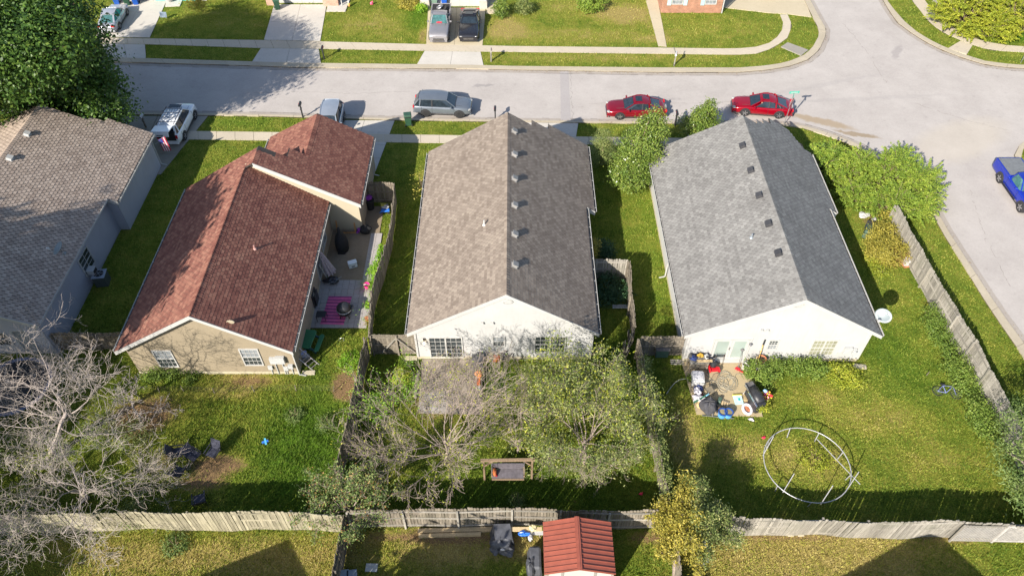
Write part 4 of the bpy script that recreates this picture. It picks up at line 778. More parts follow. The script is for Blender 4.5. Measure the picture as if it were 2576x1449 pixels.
fence('short shaded fence joining the grey-roofed house to the ivy fence', [(7.6, 27.4), (10.25, 27.45)], W_GREY, -1, 1.85, seed=10)
fence('long weathered fence along the side street with posts on its inner side', [(26.55, 38.9), (26.75, 33), (27.1, 27), (27.3, 21), (27.2, 15.6)], W_ASH, -1, 1.95, wavy=.04, seed=11)
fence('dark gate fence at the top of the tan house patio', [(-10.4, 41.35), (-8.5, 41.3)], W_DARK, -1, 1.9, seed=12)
fence('fence post and board run at the bottom behind the yellow tree', [(7.9, 15.3), (7.75, 8)], W_GREY, 1, 1.9, seed=14)
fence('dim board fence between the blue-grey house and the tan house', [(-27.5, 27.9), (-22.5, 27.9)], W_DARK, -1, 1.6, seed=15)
c0 = D(2369, 36); c1 = D(2342, 0); fence('grey board fence corner in front of the yellow-green tree at the top right', [(c0.x + 3.5, c0.y - .2), (c0.x, c0.y), (c1.x + .3, c1.y + 2)], W_ASH, 1, 1.8, seed=16)
# white lattice panels at the right end of the back fence
lat = thing('lattice_fence', 'white lattice fence panels at the right end of the back fence', 'fence', (21.9, 15.78, 0)); LATW = M('lattice_paint', (.42, .40, .38), .6)
for k in range(2):
    x0 = .05 + k * 2.1; f = MB()
    for z in (.25, 1.85): f.bar((x0, -.02 - .04 * k, z), (x0 + 2.05, -.06 - .04 * k, z), .05, .09)
    for x in (x0, x0 + 2.05): f.bar((x, -.02 - .04 * k, .1), (x, -.02 - .04 * k, 1.95), .08, .08)
    f.build('lattice_frame', W_ASH if k == 0 else LATW, lat)
    for sgn in (-1, 1):
        m = MB()
        for i in range(-10, 14):
            a = x0 + i * .155; pts = []
            for (u, z) in ((a, .3), (a + 1.5, 1.8)):
                pts.append([u, z])
            (u0, z0), (u1, z1) = pts
            if u0 < x0: z0 += x0 - u0; u0 = x0
            if u1 > x0 + 2.05: z1 -= u1 - (x0 + 2.05); u1 = x0 + 2.05
            if z1 - z0 < .08: continue
            if sgn < 0: u0, u1 = 2 * x0 + 2.05 - u0, 2 * x0 + 2.05 - u1
            m.bar((u0, -.03 - .03 * (sgn > 0) - .04 * k, z0), (u1, -.03 - .03 * (sgn > 0) - .04 * k, z1), .035, .012, up=(0, 1, 0))
        m.build('lattice_slats', LATW, lat)['kind'] = 'stuff'
# yard gate with diagonal braces beside the brown-roofed house
gt = thing('yard_gate', 'wooden yard gate with diagonal braces left of the sliding patio door', 'gate', (-8.35, 27.5, 0))
pk = list(_pk.values())[1]
for i in range(18): place('picket', pk, gt, (.1 + i * .143, .03, .05), (0, 0, 0), (1, 1, .93 + random.gauss(0, .01)))
for (a, b_) in (((.05, -.02, 1.72), (2.6, -.02, 1.72)), ((.05, -.02, .3), (2.6, -.02, .3)), ((.05, -.02, 1.0), (2.6, -.02, 1.0))): m = MB(); m.bar(a, b_, .05, .1); m.build('rail', W_GREY, gt)
for (a, b_) in (((.5, -.06, .3), (1.5, -.06, 1.7)), ((1.55, -.06, 1.7), (2.55, -.06, .3))): m = MB(); m.bar(a, b_, .05, .11, up=(0, 1, 0)); m.build('brace', W_ASH, gt)
for x in (0, 1.5, 2.62): m = MB(); m.box((x, -.06, .95), (.1, .1, 1.9)); m.build('post', W_GREY, gt)
# fallen gate leaf leaning on the crooked fence
gt = thing('loose_gate', 'broken gate leaf hanging open below the crooked fence', 'gate', (7.25, 28.2, .05), rad(-112))
for i in range(12): place('picket', pk, gt, (.05 + i * .15, 0, 0), (rad(8) * math.sin(i), rad(3), 0), (1, 1, .88 + random.gauss(0, .02)))
for z in (.35, 1.4): m = MB(); m.bar((0, .04, z), (1.75, .04, z), .05, .09); m.build('rail', W_GREY, gt)
m = MB(); m.bar((0, .08, .3), (1.7, .08, 1.45), .05, .09, up=(0, 1, 0)); m.build('brace', W_GREY, gt)
# low wire fence under the tan house windows
wf = thing('wire_fence', 'low wire garden fence with short stakes below the tan gable wall', 'fence', tuple(D(345, 985)))
pts = [D(x, y) for x, y in ((345, 985), (402, 988), (463, 985), (540, 990), (640, 985), (745, 983), (840, 985))]; o0 = pts[0].copy()
for p in pts: m = MB(); m.bar(p - o0, p - o0 + Vector((random.uniform(-.08, .08), .05, .5)), .035, .035); m.build('stake', W_GREY, wf)
m = MB()
for z in (.15, .3, .45, .58): m.tube([p - o0 + Vector((0, 0, z)) for p in pts], .0025, 3)
m.build('wire', W_DARK, wf)
# lumber along the fence foot, landscaping boards
for k, (x0, y0, x1, y1, w_) in enumerate(((D(1052, 1338).x, D(1052, 1338).y, D(1270, 1332).x, D(1270, 1332).y, .22), (D(1054, 1350).x, D(1054, 1350).y, D(1210, 1345).x, D(1210, 1345).y, .16))):
    o = thing('lumber_beam', ('long thick beam' if k == 0 else 'shorter thin beam') + ' lying at the foot of the weathered back fence', 'beam', (x0, y0, 0)); m = MB(); m.bar((0, 0, .1), (x1 - x0, y1 - y0, .1), w_, .18); m.build('beam', W_BOARD, o)
# ================================================================ TREES AND SHRUBS
BARK_P = wood('pale_bark', (.36, .31, .28), streak=.35, obj=.03); BARK_B = wood('brown_bark', (.22, .16, .115), obj=.03); BARK_G = wood('grey_bark', (.29, .235, .20), streak=.4, obj=.03)
def unit(v): return v / np.maximum(np.linalg.norm(v, axis=-1, keepdims=True), 1e-9)
def leaf_quads(C, Nn, size, asp, rg, fold=0.0):
    n = len(C); t = unit(np.cross(Nn, rg.normal(size=(n, 3)))); s = unit(np.cross(Nn, t)); L = (size * rg.uniform(.65, 1.35, n))[:, None]; W = L * asp
    return np.stack([C - t * L, C + s * W, C + t * L, C - s * W], 1)
def crown(parent, name, blobs, n, size, mat, seed=0, clump=.35, per=26, asp=.5, shell=.45, up=.5, world=True, zmin=.05):
    rg = np.random.default_rng(seed); vol = np.array([b[1][0] * b[1][1] * b[1][2] for b in blobs]) ** .75; vol = vol / vol.sum(); V = []; R = []
    for (c, r), f in zip(blobs, vol):
        k = max(3, int(n * f / per)); d = unit(rg.normal(size=(k, 3))); q = rg.uniform(shell, 1, k) ** .6; q *= 1 + .13 * np.sin(d[:, 0] * 5 + seed) * np.cos(d[:, 1] * 6 + d[:, 2] * 4)
        cc = np.array(c) + d * q[:, None] * np.array(r); m = rg.poisson(per, k); idx = np.repeat(np.arange(k), m); N_ = len(idx)
        P = cc[idx] + rg.normal(size=(N_, 3)) * clump * np.array([1, 1, .7]); nn = unit(d[idx] * .7 + rg.normal(size=(N_, 3)) * .7 + np.array([0, 0, up])); ok = P[:, 2] > zmin; P, nn, idx = P[ok], nn[ok], idx[ok]
        V.append(leaf_quads(P, nn, size, asp, rg)); cr = rg.uniform(0, 1, k); R.append(np.clip(rg.uniform(0, 1, len(P)) * .5 + cr[idx] * .5, 0, 1))
    o = quads_np(name, np.concatenate(V), np.concatenate(R), mat, parent)
    if parent is not None: o.location = -parent.location
    return o
def grow(rg, p, d, L, r, lvl, maxl, tw, out, nch, ratio, up, ang):
    n = 6 if lvl < 3 else 4; pts = [p.copy()]; rs = [r]; q = p.copy(); dd = d.copy()
    for i in range(n):
        dd = dd + Vector((rg.gauss(0, tw), rg.gauss(0, tw), rg.gauss(0, tw * .7))) + Vector((0, 0, up)); dd.normalize(); q = q + dd * (L / n)
        if q.z < .25: q.z = .25
        pts.append(q.copy()); rs.append(max(.004, r * (1 - .75 * (i + 1) / n)))
    out[lvl].append((pts, rs))
    if lvl < maxl:
        for c in range(nch[lvl]):
            t = .30 + .70 * (c + rg.random()) / nch[lvl]; k = min(n - 1, int(t * n)); b = pts[k].lerp(pts[k + 1], t * n - k if t < 1 else 1); dr = (pts[k + 1] - pts[k]).normalized()
            ax = dr.cross(Vector((rg.gauss(0, 1), rg.gauss(0, 1), rg.gauss(0, 1))));
            if ax.length < 1e-4: continue
            nd = Matrix.Rotation(rad(rg.uniform(*ang)), 3, ax.normalized()) @ dr
            grow(rg, b, nd, L * ratio * rg.uniform(.7, 1.2) * (1.1 - .35 * t), max(.004, rs[k] * .62), lvl + 1, maxl, tw, out, nch, ratio, up, ang)
def bare_tree(label, base, lean, L0, r0, nch, seed, mat, tw=.28, ratio=.62, up=.05, ang=(25, 65), maxl=4, limbs=None, cat='tree', name='bare_tree', thin=1.0, rmin=.004, lf=.5):
    """trunk, then limbs and twigs; returns the thing and the twig points"""
    rg = random.Random(seed); base = Vector(base); o = thing(name, label, cat, base); out = [[] for _ in range(maxl + 1)]
    top = Vector(lean); n = 5; pts = [Vector((0, 0, 0)).lerp(top, i / n) + Vector((rg.gauss(0, .05), rg.gauss(0, .05), 0)) * (i > 0) for i in range(n + 1)]; rs = [r0 * (1 - .45 * i / n) for i in range(n + 1)]; out[0].append((pts, rs))
    for (t, az, elv, LL) in limbs:
        if name in ('half_bare_tree', 'leafy_tree', 'bare_bush'): t = rg.uniform(.35, .99)
        k = min(n - 1, int(t * n)); b = pts[k].lerp(pts[k + 1], t * n - k); d = Vector((math.cos(rad(az)) * math.cos(rad(elv)), math.sin(rad(az)) * math.cos(rad(elv)), math.sin(rad(elv))))
        grow(rg, b, d, LL, r0 * lf, 1, maxl, tw, out, [0] + nch, ratio, up, ang)
    m = MB(); m.tube(*out[0][0], n=10); m.build('trunk', mat, o, smooth=True)
    for pts, rs in out[1]: m = MB(); m.tube(pts, rs, 6); m.build('limb', mat, o, smooth=True)
    m = MB(); tips = []
    for lv in range(2, maxl + 1):
        for pts, rs in out[lv]:
            m.tube(pts, [max(rmin, x * thin) for x in rs], 4 if lv == 2 else 3, caps=False)
            if lv >= maxl - 1: tips += [p + base for p in pts[1:]]
    m.build('twigs', mat, o); return o, tips
def leaves_on(o, tips, per, size, mat, seed, spread=.12, asp=.4, keep=1.0, sel=None, name='foliage'):
    rg = np.random.default_rng(seed); T = np.array([tuple(t) for t in tips])
    if sel is not None: T = T[sel(T)]
    T = T[rg.uniform(0, 1, len(T)) < keep]; P = np.repeat(T, per, axis=0) + rg.normal(size=(len(T) * per, 3)) * spread; P[:, 2] = np.maximum(P[:, 2], .08)
    nn = unit(rg.normal(size=P.shape) * .8 + np.array([0, 0, .6])); f = quads_np(name, leaf_quads(P, nn, size, asp, rg), rg.uniform(0, 1, len(P)), mat, o); f.location = -o.location; return f
LF_BIG = foliage('maple_leaf', [(.1, (.018, .05, .010)), (.45, (.055, .12, .02)), (.75, (.11, .19, .03)), (1, (.20, .26, .05))], .3, .45)
LF_PEAR = foliage('pear_leaf', [(.1, (.05, .095, .018)), (.45, (.13, .20, .035)), (.75, (.23, .29, .055)), (1, (.38, .38, .12))], .2, .3)
LF_YEL = foliage('yellow_green_leaf', [(.1, (0.105, 0.150, 0.018)), (.45, (0.255, 0.315, 0.030)), (.75, (0.420, 0.435, 0.045)), (1, (0.600, 0.540, 0.075))], .3)
LF_JUN = foliage('juniper_spray', [(.1, (0.053, 0.105, 0.018)), (.45, (0.150, 0.240, 0.030)), (.75, (0.270, 0.352, 0.045)), (1, (0.435, 0.450, 0.075))], .2)
LF_OLV = foliage('olive_leaf', [(.1, (0.060, 0.090, 0.027)), (.45, (0.150, 0.203, 0.053)), (.75, (0.285, 0.315, 0.105)), (1, (0.495, 0.450, 0.180))], .25)
LF_GLD = foliage('gold_leaf', [(.1, (0.120, 0.120, 0.022)), (.45, (0.300, 0.277, 0.045)), (.75, (0.495, 0.420, 0.075)), (1, (0.600, 0.450, 0.105))], .3)
LF_BRT = foliage('bright_leaf', [(.1, (0.075, 0.180, 0.015)), (.5, (0.195, 0.390, 0.030)), (1, (0.450, 0.600, 0.060))], .35)
LF_WIL = foliage('willow_leaf', [(.1, (.05, .10, .03)), (.45, (.13, .20, .05)), (.75, (.24, .31, .09)), (1, (.42, .46, .20))], .3)
LF_HDG = foliage('hedge_leaf', [(.1, (.055, .105, .016)), (.45, (.14, .225, .035)), (.75, (.24, .32, .055)), (1, (.36, .40, .10))], .3)
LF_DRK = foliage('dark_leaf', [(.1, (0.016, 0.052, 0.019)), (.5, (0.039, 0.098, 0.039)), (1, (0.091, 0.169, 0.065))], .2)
LF_BRN = foliage('dry_leaf', [(.1, (0.195, 0.090, 0.038)), (.5, (0.375, 0.195, 0.075)), (1, (0.570, 0.360, 0.150))], .2)
def leafy(name, label, base, blobs, n, size, mat, seed, bark=BARK_B, tr=.16, cat='tree', group=None, branches=True, **k):
    o = thing(name, label, cat, base, group=group); m = MB(); b0 = Vector(base); hi = max(c[2] for c, r in blobs); cx = sum(c[0] for c, r in blobs) / len(blobs) - b0.x; cy = sum(c[1] for c, r in blobs) / len(blobs) - b0.y
    m.tube([(0, 0, 0), (cx * .2, cy * .2, hi * .35), (cx * .6, cy * .6, hi * .7), (cx, cy, hi)], [tr, tr * .8, tr * .5, tr * .2], 8); m.build('trunk', bark, o, smooth=True)
    if branches:
        m = MB()
        for i, (c, r) in enumerate(blobs):
            for j in range(5):
                a = j * 1.26 + i; e = Vector(c) - b0 + Vector((math.cos(a) * r[0] * .75, math.sin(a) * r[1] * .75, r[2] * .2)); s_ = Vector((cx * .4, cy * .4, hi * .5)); mid = s_.lerp(e, .5) + Vector((0, 0, .15 * r[2])); m.tube([s_, mid, e], [tr * .4, tr * .25, tr * .08], 5)
        m.build('branches', bark, o)
    crown(o, 'crown', blobs, n, size, mat, seed, **k); return o
# ---- the big maple at the upper left
leafy('maple_tree', 'huge dark green tree at the upper left, its shadow across the road', (-36, 49.5, 0), [((-40, 49, 9), (6.5, 6, 5)), ((-34.8, 49.6, 6.5), (5.0, 4.6, 4.2)), ((-37, 45.6, 8), (4.2, 3.0, 3.0)), ((-31.4, 47.9, 4.6), (2.8, 2.4, 2.8)), ((-38, 53, 7.5), (4.5, 4, 4)), ((-43, 44, 7), (4, 4, 4)), ((-32.2, 45.2, 10.3), (4.1, 3.8, 2.4)), ((-37.5, 43.2, 11), (5, 3.6, 2.8)), ((-33.2, 49.2, 10.3), (3.6, 3.4, 2.4)), ((-37.5, 48.5, 12), (4, 4, 2.2))], 190000, .125, LF_BIG, 1, tr=.45, clump=.5, per=34, shell=.5, asp=.55)
# ---- pear trees between the two white houses
leafy('pear_tree', 'glossy green pear tree between the brown and grey roofs', (8.8, 43.2, 0), [((8.8, 42.9, 1.8), (1.6, 1.6, 1.5)), ((9.3, 43.5, 3.2), (1.6, 1.6, 1.6)), ((9.9, 44.0, 4.5), (1.15, 1.1, 1.2)), ((10.1, 44.2, 5.5), (.5, .5, .7))], 22000, .068, LF_PEAR, 2, clump=.22, asp=.6)
leafy('pear_tree', 'smaller pointed pear tree behind the grey roof at the street', (14.6, 48.3, 0), [((14.5, 48.2, 1.7), (1.5, 1.3, 1.2)), ((14.8, 48.3, 2.4), (1.0, 1.0, 1.0)), ((15.1, 48.3, 3.4), (.45, .45, .8))], 11000, .068, LF_PEAR, 3, clump=.2, asp=.6)
leafy('evergreen_shrub', 'soft rounded evergreen at the front corner of the brown-roofed house', (6.9, 45.8, 0), [((6.8, 45.8, 1.2), (1.15, 1.1, 1.1)), ((6.9, 46.0, 2.2), (.8, .8, .8))], 9000, .05, LF_OLV, 4, cat='shrub', clump=.15, branches=False, asp=.35)
def plumes(name, label, base, cx, cy, rx, ry, hz, n, seed, mat, size=.055, cat='tree', L=(1.0, 2.2), bark=BARK_B):
    """feathery sprays that arch outwards from many stems"""
    rg = np.random.default_rng(seed); o = thing(name, label, cat, base); P = []; Nn = []; R = []; m = MB(); b0 = Vector(base)
    cen = cx if isinstance(cx, list) else [(cx, cy, rx, ry, hz)]; wts = np.array([c[2] * c[3] for c in cen]); wts = wts / wts.sum()
    for i in range(n):
        cx, cy, rx, ry, hz = cen[rg.choice(len(cen), p=wts)]; a = rg.uniform(0, 6.283); q = rg.uniform(.05, 1) ** .6; x = cx + math.cos(a) * rx * q; y = cy + math.sin(a) * ry * q; h = hz * (1.05 - .75 * q ** 2) * rg.uniform(.65, 1.15); LL = rg.uniform(*L); a += rg.normal() * .55
        d = Vector((math.cos(a) * (.45 + .6 * q), math.sin(a) * (.45 + .6 * q), .75 - .35 * q)).normalized()
        if rg.uniform() < .16: LL *= 1.45; d = Vector((d.x * .45, d.y * .45, 1.0)).normalized()
        s = Vector((x, y, h)) - d * LL * .6; cr = rg.uniform(0, 1); k = int(LL * 62)
        if i % 3 == 0: m.tube([Vector((cx, cy, .1)).lerp(s, .3) - b0, s - b0, s + d * LL * .7 - b0], [.03, .02, .008], 4, caps=False)
        t = rg.uniform(0, 1, k) ** .8; drp = -.25 * LL * t ** 2; w = .16 * (1 - .72 * t)
        pp = np.stack([s.x + d.x * LL * t, s.y + d.y * LL * t, s.z + d.z * LL * t + drp], 1) + rg.normal(size=(k, 3)) * w[:, None] * .62; P.append(pp); dd = np.array(d); Nn.append(unit(rg.normal(size=(k, 3)) * .5 + np.array([0, 0, .9]))); R.append(np.clip(rg.uniform(0, 1, k) * .5 + cr * .35 + t * .22, 0, 1))
    P = np.concatenate(P); ok = P[:, 2] > .06; P = P[ok]; f = quads_np('crown', leaf_quads(P, np.concatenate(Nn)[ok], size, .42, rg), np.concatenate(R)[ok], mat, o); f.location = -o.location; m.build('trunk', bark, o); return o
plumes('juniper_tree', 'wide feathery yellow-green tree between the grey-roofed house and the corner', (27, 41.8, 0), [(25.4, 43.6, 1.7, 1.5, 2.6), (27.6, 42.8, 2.0, 1.9, 3.3), (29.6, 42.0, 1.7, 1.7, 2.6), (27.0, 40.2, 1.9, 1.5, 2.3), (28.6, 44.0, 1.5, 1.2, 2.2), (29.2, 39.9, 1.2, 1.0, 1.6), (24.9, 41.6, 1.3, 1.2, 1.8)], 0, 0, 0, 0, 1050, 5, LF_JUN, size=.058)
plumes('juniper_shrub', 'feathery yellow-green shrub hugging the front right corner of the grey roof', (23.7, 44.8, 0), 23.8, 45.0, 1.7, 2.0, 2.3, 220, 6, LF_JUN, size=.07, cat='shrub', L=(.8, 1.6))
plumes('yellow_tree', 'bright yellow-green spreading tree at the top right edge', (44.5, 66.5, 0), [(43.2, 66.6, 3.4, 3, 3.4), (47.0, 66, 3.2, 3, 3.6), (44.5, 64.6, 2.6, 1.6, 2.4), (46, 69, 4, 3, 3.6)], 0, 0, 0, 0, 1000, 7, LF_YEL, size=.075)
# ---- bare and half-bare trees of the back yards
tA, tipsA = bare_tree('largest pale leafless twisted tree at the left, towering over the trampoline yard', (-25.2, 20.6, 0), (2.0, .6, 3.3), 5, .17, [7, 6, 5], 21, BARK_P, rmin=.0065, lf=.24, tw=.30, ratio=.6, up=.03, maxl=4,
    limbs=[(.98, 100, 55, 4.6), (1, 150, 35, 5.2), (.95, 60, 50, 4.2), (.9, 190, 25, 5.0), (.9, 20, 30, 4.6), (.8, 230, 20, 4.0), (.85, 120, 20, 4.8), (.75, 170, 15, 4.6), (.9, 330, 25, 3.4), (1, 90, 80, 3.0), (.7, 50, 15, 4.2)], thin=1.0)
tB, tipsB = bare_tree('pale leafless tangled tree leaning over the pale back fence', (-22.4, 18.0, 0), (.8, -.2, 1.7), 4, .13, [7, 6, 5], 22, BARK_P, rmin=.006, lf=.24, tw=.34, ratio=.6, up=.02, maxl=4,
    limbs=[(.9, 10, 22, 4.6), (1, 50, 35, 3.6), (1, 100, 40, 3.2), (.9, 150, 30, 3.6), (.9, 200, 25, 4.0), (.9, 250, 25, 3.6), (1, 300, 30, 3.6), (.8, 340, 20, 4.0), (.7, 30, 12, 4.0), (.7, 180, 12, 3.6)], thin=1.0)
leaves_on(tB, tipsB, 1, .035, LF_OLV, 31, keep=.45)
tC, tipsC = bare_tree('smaller pale leafless tree in the bottom left corner', (-26.5, 15.2, 0), (-.2, -.3, 1.3), 3, .11, [6, 5, 5], 23, BARK_P, rmin=.006, lf=.26, tw=.36, ratio=.62, up=.02, maxl=4,
    limbs=[(.9, 20, 25, 3.2), (1, 80, 30, 2.8), (1, 140, 30, 3.2), (.9, 220, 25, 3.0), (.9, 280, 20, 3.2), (.9, 330, 25, 3.4)], thin=1.2)
tS, _t = bare_tree('thin pale leafless sapling just left of the tan gable wall', (-20.9, 22.4, 0), (.1, .3, 1.0), 2, .06, [5, 4, 3], 24, BARK_P, rmin=.011, tw=.3, ratio=.6, maxl=4, limbs=[(.9, 70, 60, 2.2), (1, 110, 45, 1.8), (.8, 20, 40, 1.6), (1, 160, 40, 1.5)], thin=1.2)
o, tipsD = bare_tree('half-bare brown tree with sparse leaves in the middle back yard', (-3.6, 20.2, 0), (.15, .1, 2.1), 4, .13, [8, 6, 4], 25, BARK_G, rmin=.0065, lf=.28, tw=.13, ratio=.55, up=.05, ang=(18, 48), maxl=4, name='half_bare_tree',
    limbs=[(.9, a, e, L_) for a, e, L_ in ((180, 22, 4.6), (200, 28, 4.4), (160, 30, 4.6), (140, 38, 4.2), (110, 45, 4.4), (85, 50, 4.2), (60, 40, 4.2), (40, 34, 4.4), (20, 28, 4.0), (225, 26, 3.8), (250, 24, 3.4), (275, 26, 3.2), (300, 24, 3.2), (325, 26, 3.2), (350, 30, 3.2), (100, 75, 3.6), (30, 50, 4.6))], thin=.85)
leaves_on(o, tipsD, 1, .05, LF_YEL, 41, keep=.22, spread=.09); leaves_on(o, tipsD, 3, .06, LF_BRT, 42, keep=.22, sel=lambda T: (T[:, 0] < -4.8) & (T[:, 1] > 21), spread=.16)
o, tipsE = bare_tree('bare reddish bush fanning up beside the leafy tree in the middle yard', (.3, 20.8, 0), (0, .1, 1.0), 3, .07, [8, 6, 4], 26, BARK_G, tw=.10, ratio=.5, up=.07, ang=(14, 36), maxl=4, cat='shrub', name='bare_bush', limbs=[(.9, a, e, L_) for a, e, L_ in ((80, 38, 4.0), (100, 42, 3.4), (60, 38, 3.6), (45, 30, 3.0), (130, 45, 2.6), (30, 40, 2.6), (70, 60, 3.2))], thin=.8)
leaves_on(o, tipsE, 1, .035, LF_OLV, 43, keep=.2)
oF, tipsF = bare_tree('densely leafy olive-green tree beside the ivy fence, below the double window', (3.9, 20.0, 0), (-.1, .5, 1.9), 4, .14, [7, 6, 4], 27, BARK_G, lf=.3, tw=.16, ratio=.55, up=.05, maxl=4, name='leafy_tree',
    limbs=[(.9, a, e, L_) for a, e, L_ in ((90, 35, 4.6), (110, 30, 4.6), (70, 35, 4.2), (130, 30, 4.0), (160, 30, 3.4), (50, 35, 4.0), (30, 30, 3.6), (10, 28, 3.2), (185, 28, 3.0), (215, 26, 2.8), (245, 24, 2.6), (275, 24, 2.4), (100, 65, 3.6), (310, 20, 2.6), (340, 18, 3.0))], thin=.9)
leaves_on(oF, tipsF, 2, .062, LF_OLV, 44, spread=.20, asp=.4, sel=lambda T: T[:, 1] > 18.6); leaves_on(oF, tipsF, 1, .066, LF_YEL, 45, spread=.25, asp=.4, keep=.7, sel=lambda T: T[:, 1] > 19.2)
o, tipsG = bare_tree('scraggly half-leafy bush where the back fences meet', (-8.1, 16.9, 0), (0, 0, 1.2), 3, .1, [6, 5, 3], 28, BARK_G, tw=.22, ratio=.58, maxl=4, cat='shrub', name='fence_bush', limbs=[(.9, a, e, L_) for a, e, L_ in ((90, 50, 2.2), (140, 35, 2.0), (180, 30, 2.2), (30, 40, 2.0), (0, 30, 2.2), (270, 35, 1.8), (60, 65, 2.0), (220, 30, 1.4))])
leaves_on(o, tipsG, 3, .06, LF_WIL, 46, spread=.14, keep=.55); leaves_on(o, tipsG, 2, .05, LF_BRN, 47, spread=.14, keep=.15)
o, tipsH = bare_tree('yellowing tree grown through the back fence right of the shed', (8.1, 15.5, 0), (.3, .3, 1.2), 3, .12, [7, 6, 4], 29, BARK_G, tw=.18, ratio=.56, maxl=4, name='yellowing_tree', limbs=[(.95, a, e, L_) for a, e, L_ in ((90, 35, 1.9), (140, 30, 1.3), (180, 28, 1.2), (40, 30, 1.9), (0, 25, 2.1), (330, 25, 2.0), (290, 22, 1.9), (250, 22, 1.5), (80, 80, 1.2), (20, 50, 1.6))])
leaves_on(o, tipsH, 4, .065, LF_GLD, 48, spread=.16, sel=lambda T: T[:, 0] < 8.9); leaves_on(o, tipsH, 4, .06, LF_OLV, 49, spread=.17, sel=lambda T: T[:, 0] >= 8.7)
leafy('willow_tree', 'pale-leaved tree at the right edge shading the side-street fence', (26.7, 18.7, 0), [((26.2, 18.5, 2.6), (2.0, 1.8, 1.3)), ((27.4, 20.3, 3.2), (2.2, 2.0, 1.5)), ((26.3, 16.9, 2.3), (1.9, 1.5, 1.2)), ((28.0, 17.6, 3), (2, 2, 1.4))], 15000, .085, LF_WIL, 50, clump=.25, asp=.3, bark=BARK_G)
# ---- shrubs, vines, weeds
def bush(name, label, blobs, n, size, mat, seed, cat='shrub', group=None, **k):
    c = blobs[0][0]; o = thing(name, label, cat, (c[0], c[1], 0), group=group); m = MB()
    for i in range(5): a = i * 1.3; m.tube([(0, 0, 0), (math.cos(a) * .15, math.sin(a) * .15, .25), (math.cos(a) * .3, math.sin(a) * .3, .5)], [.02, .015, .006], 4)
    m.build('stems', BARK_B, o); crown(o, 'foliage', blobs, n, size, mat, seed, **k); return o
def bl(px, py, r, h, z=None): p = D(px, py, h * .5); return ((p.x, p.y, h * .5), (r, r, h * .55))
K = dict(clump=.16, per=20)
bush('hedge_shrub', 'leafy hedge plants growing below the white wall right of the cluttered patio', [bl(1905, 935, .7, 1.3), bl(1950, 925, .6, 1.1), bl(2000, 922, .6, 1.1), bl(2050, 925, .7, 1.2), bl(1925, 950, .5, 1.0)], 7000, .06, LF_HDG, 61, **K)
bush('hedge_shrub', 'yellowish shrub at the right end of the hedge by the utility meter', [bl(2115, 940, .8, .9), bl(2145, 950, .6, .8)], 3200, .055, LF_YEL, 62, **K)
bush('climbing_vine', 'long tangle of vines along the inner side of the side-street fence', [bl(2340 + t * 155, 785 + t * 305, .45 + .4 * abs(math.sin(t * 9)), .6 + .5 * abs(math.cos(t * 7))) for t in np.linspace(0, 1, 16)], 15000, .055, LF_HDG, 63, cat='vine', **K)
bush('climbing_vine', 'ivy climbing over the fence between the leafy tree and trampoline yard', [((7.6 + .03 * k, 25.5 - k * .9, 1.75), (.28, .6, .35)) for k in range(10)], 5000, .05, LF_OLV, 64, cat='vine', clump=.14, per=16)
bush('overgrown_shrub', 'overgrown golden shrub beside the green cart lid near the side-street fence', [bl(2228, 590, 1.1, 1.3), bl(2240, 630, 1.25, 1.4), bl(2212, 635, .9, 1.1), bl(2235, 555, .8, 1.0), bl(2205, 600, .8, 1.0)], 15000, .055, LF_GLD, 65, **K)
bush('dead_brush', 'heap of rust-brown dead brush beside the white box near the fence', [bl(2258, 640, .9, .8), bl(2282, 622, .7, .8)], 4500, .055, LF_BRN, 66, cat='brush pile', asp=.15, **K)
bush('overgrown_shrub', 'small yellow-green shrub at the lower end of the junk heap', [bl(2215, 680, .5, .5), bl(2195, 655, .4, .5)], 1500, .05, LF_YEL, 67, **K)
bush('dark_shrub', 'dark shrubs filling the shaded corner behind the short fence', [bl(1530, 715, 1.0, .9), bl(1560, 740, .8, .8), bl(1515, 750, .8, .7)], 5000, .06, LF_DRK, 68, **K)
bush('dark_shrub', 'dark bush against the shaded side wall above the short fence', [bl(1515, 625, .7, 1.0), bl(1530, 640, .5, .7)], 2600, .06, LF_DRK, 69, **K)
bush('yellow_shrub', 'narrow yellow shrub at the eave of the brown roof', [((5.35, 35.6, 1.0), (.4, .9, .9)), ((5.5, 35.0, 1.6), (.3, .4, .5))], 1600, .05, LF_GLD, 70, **K)
bush('lime_plant', 'lime green leafy plants against the paver strip beside the leaning fence', [((-8.85, 35.7, .5), (.2, .75, .55))], 900, .06, LF_BRT, 71, cat='plant', clump=.1, per=16)
bush('lime_plant', 'lime green plant above the striped ornamental grass', [((-8.95, 34.0, .6), (.3, .7, .6)), ((-9.3, 34.2, .35), (.3, .3, .3))], 1300, .06, LF_BRT, 72, cat='plant', clump=.1, per=16)
bush('lime_plant', 'trailing lime plant right of the pink bucket on the terrace', [((-9.0, 32.6, .4), (.2, .8, .4))], 800, .05, LF_BRT, 73, cat='plant', clump=.1, per=16)
bush('lime_plant', 'small lime plant halfway down the terrace edge', [((-9.25, 31.25, .25), (.22, .22, .22))], 400, .05, LF_BRT, 74, cat='plant', clump=.08, per=16)
bush('wall_weeds', 'weeds and flowers growing below the left window of the tan gable', [bl(400, 935, .45, .8), bl(440, 938, .5, .6), bl(375, 945, .4, .6), bl(480, 945, .5, .4)], 3200, .05, LF_HDG, 75, cat='weeds', **K)
for i, (px, py) in enumerate(((850, 950), (900, 55), (735, 1050))): pass
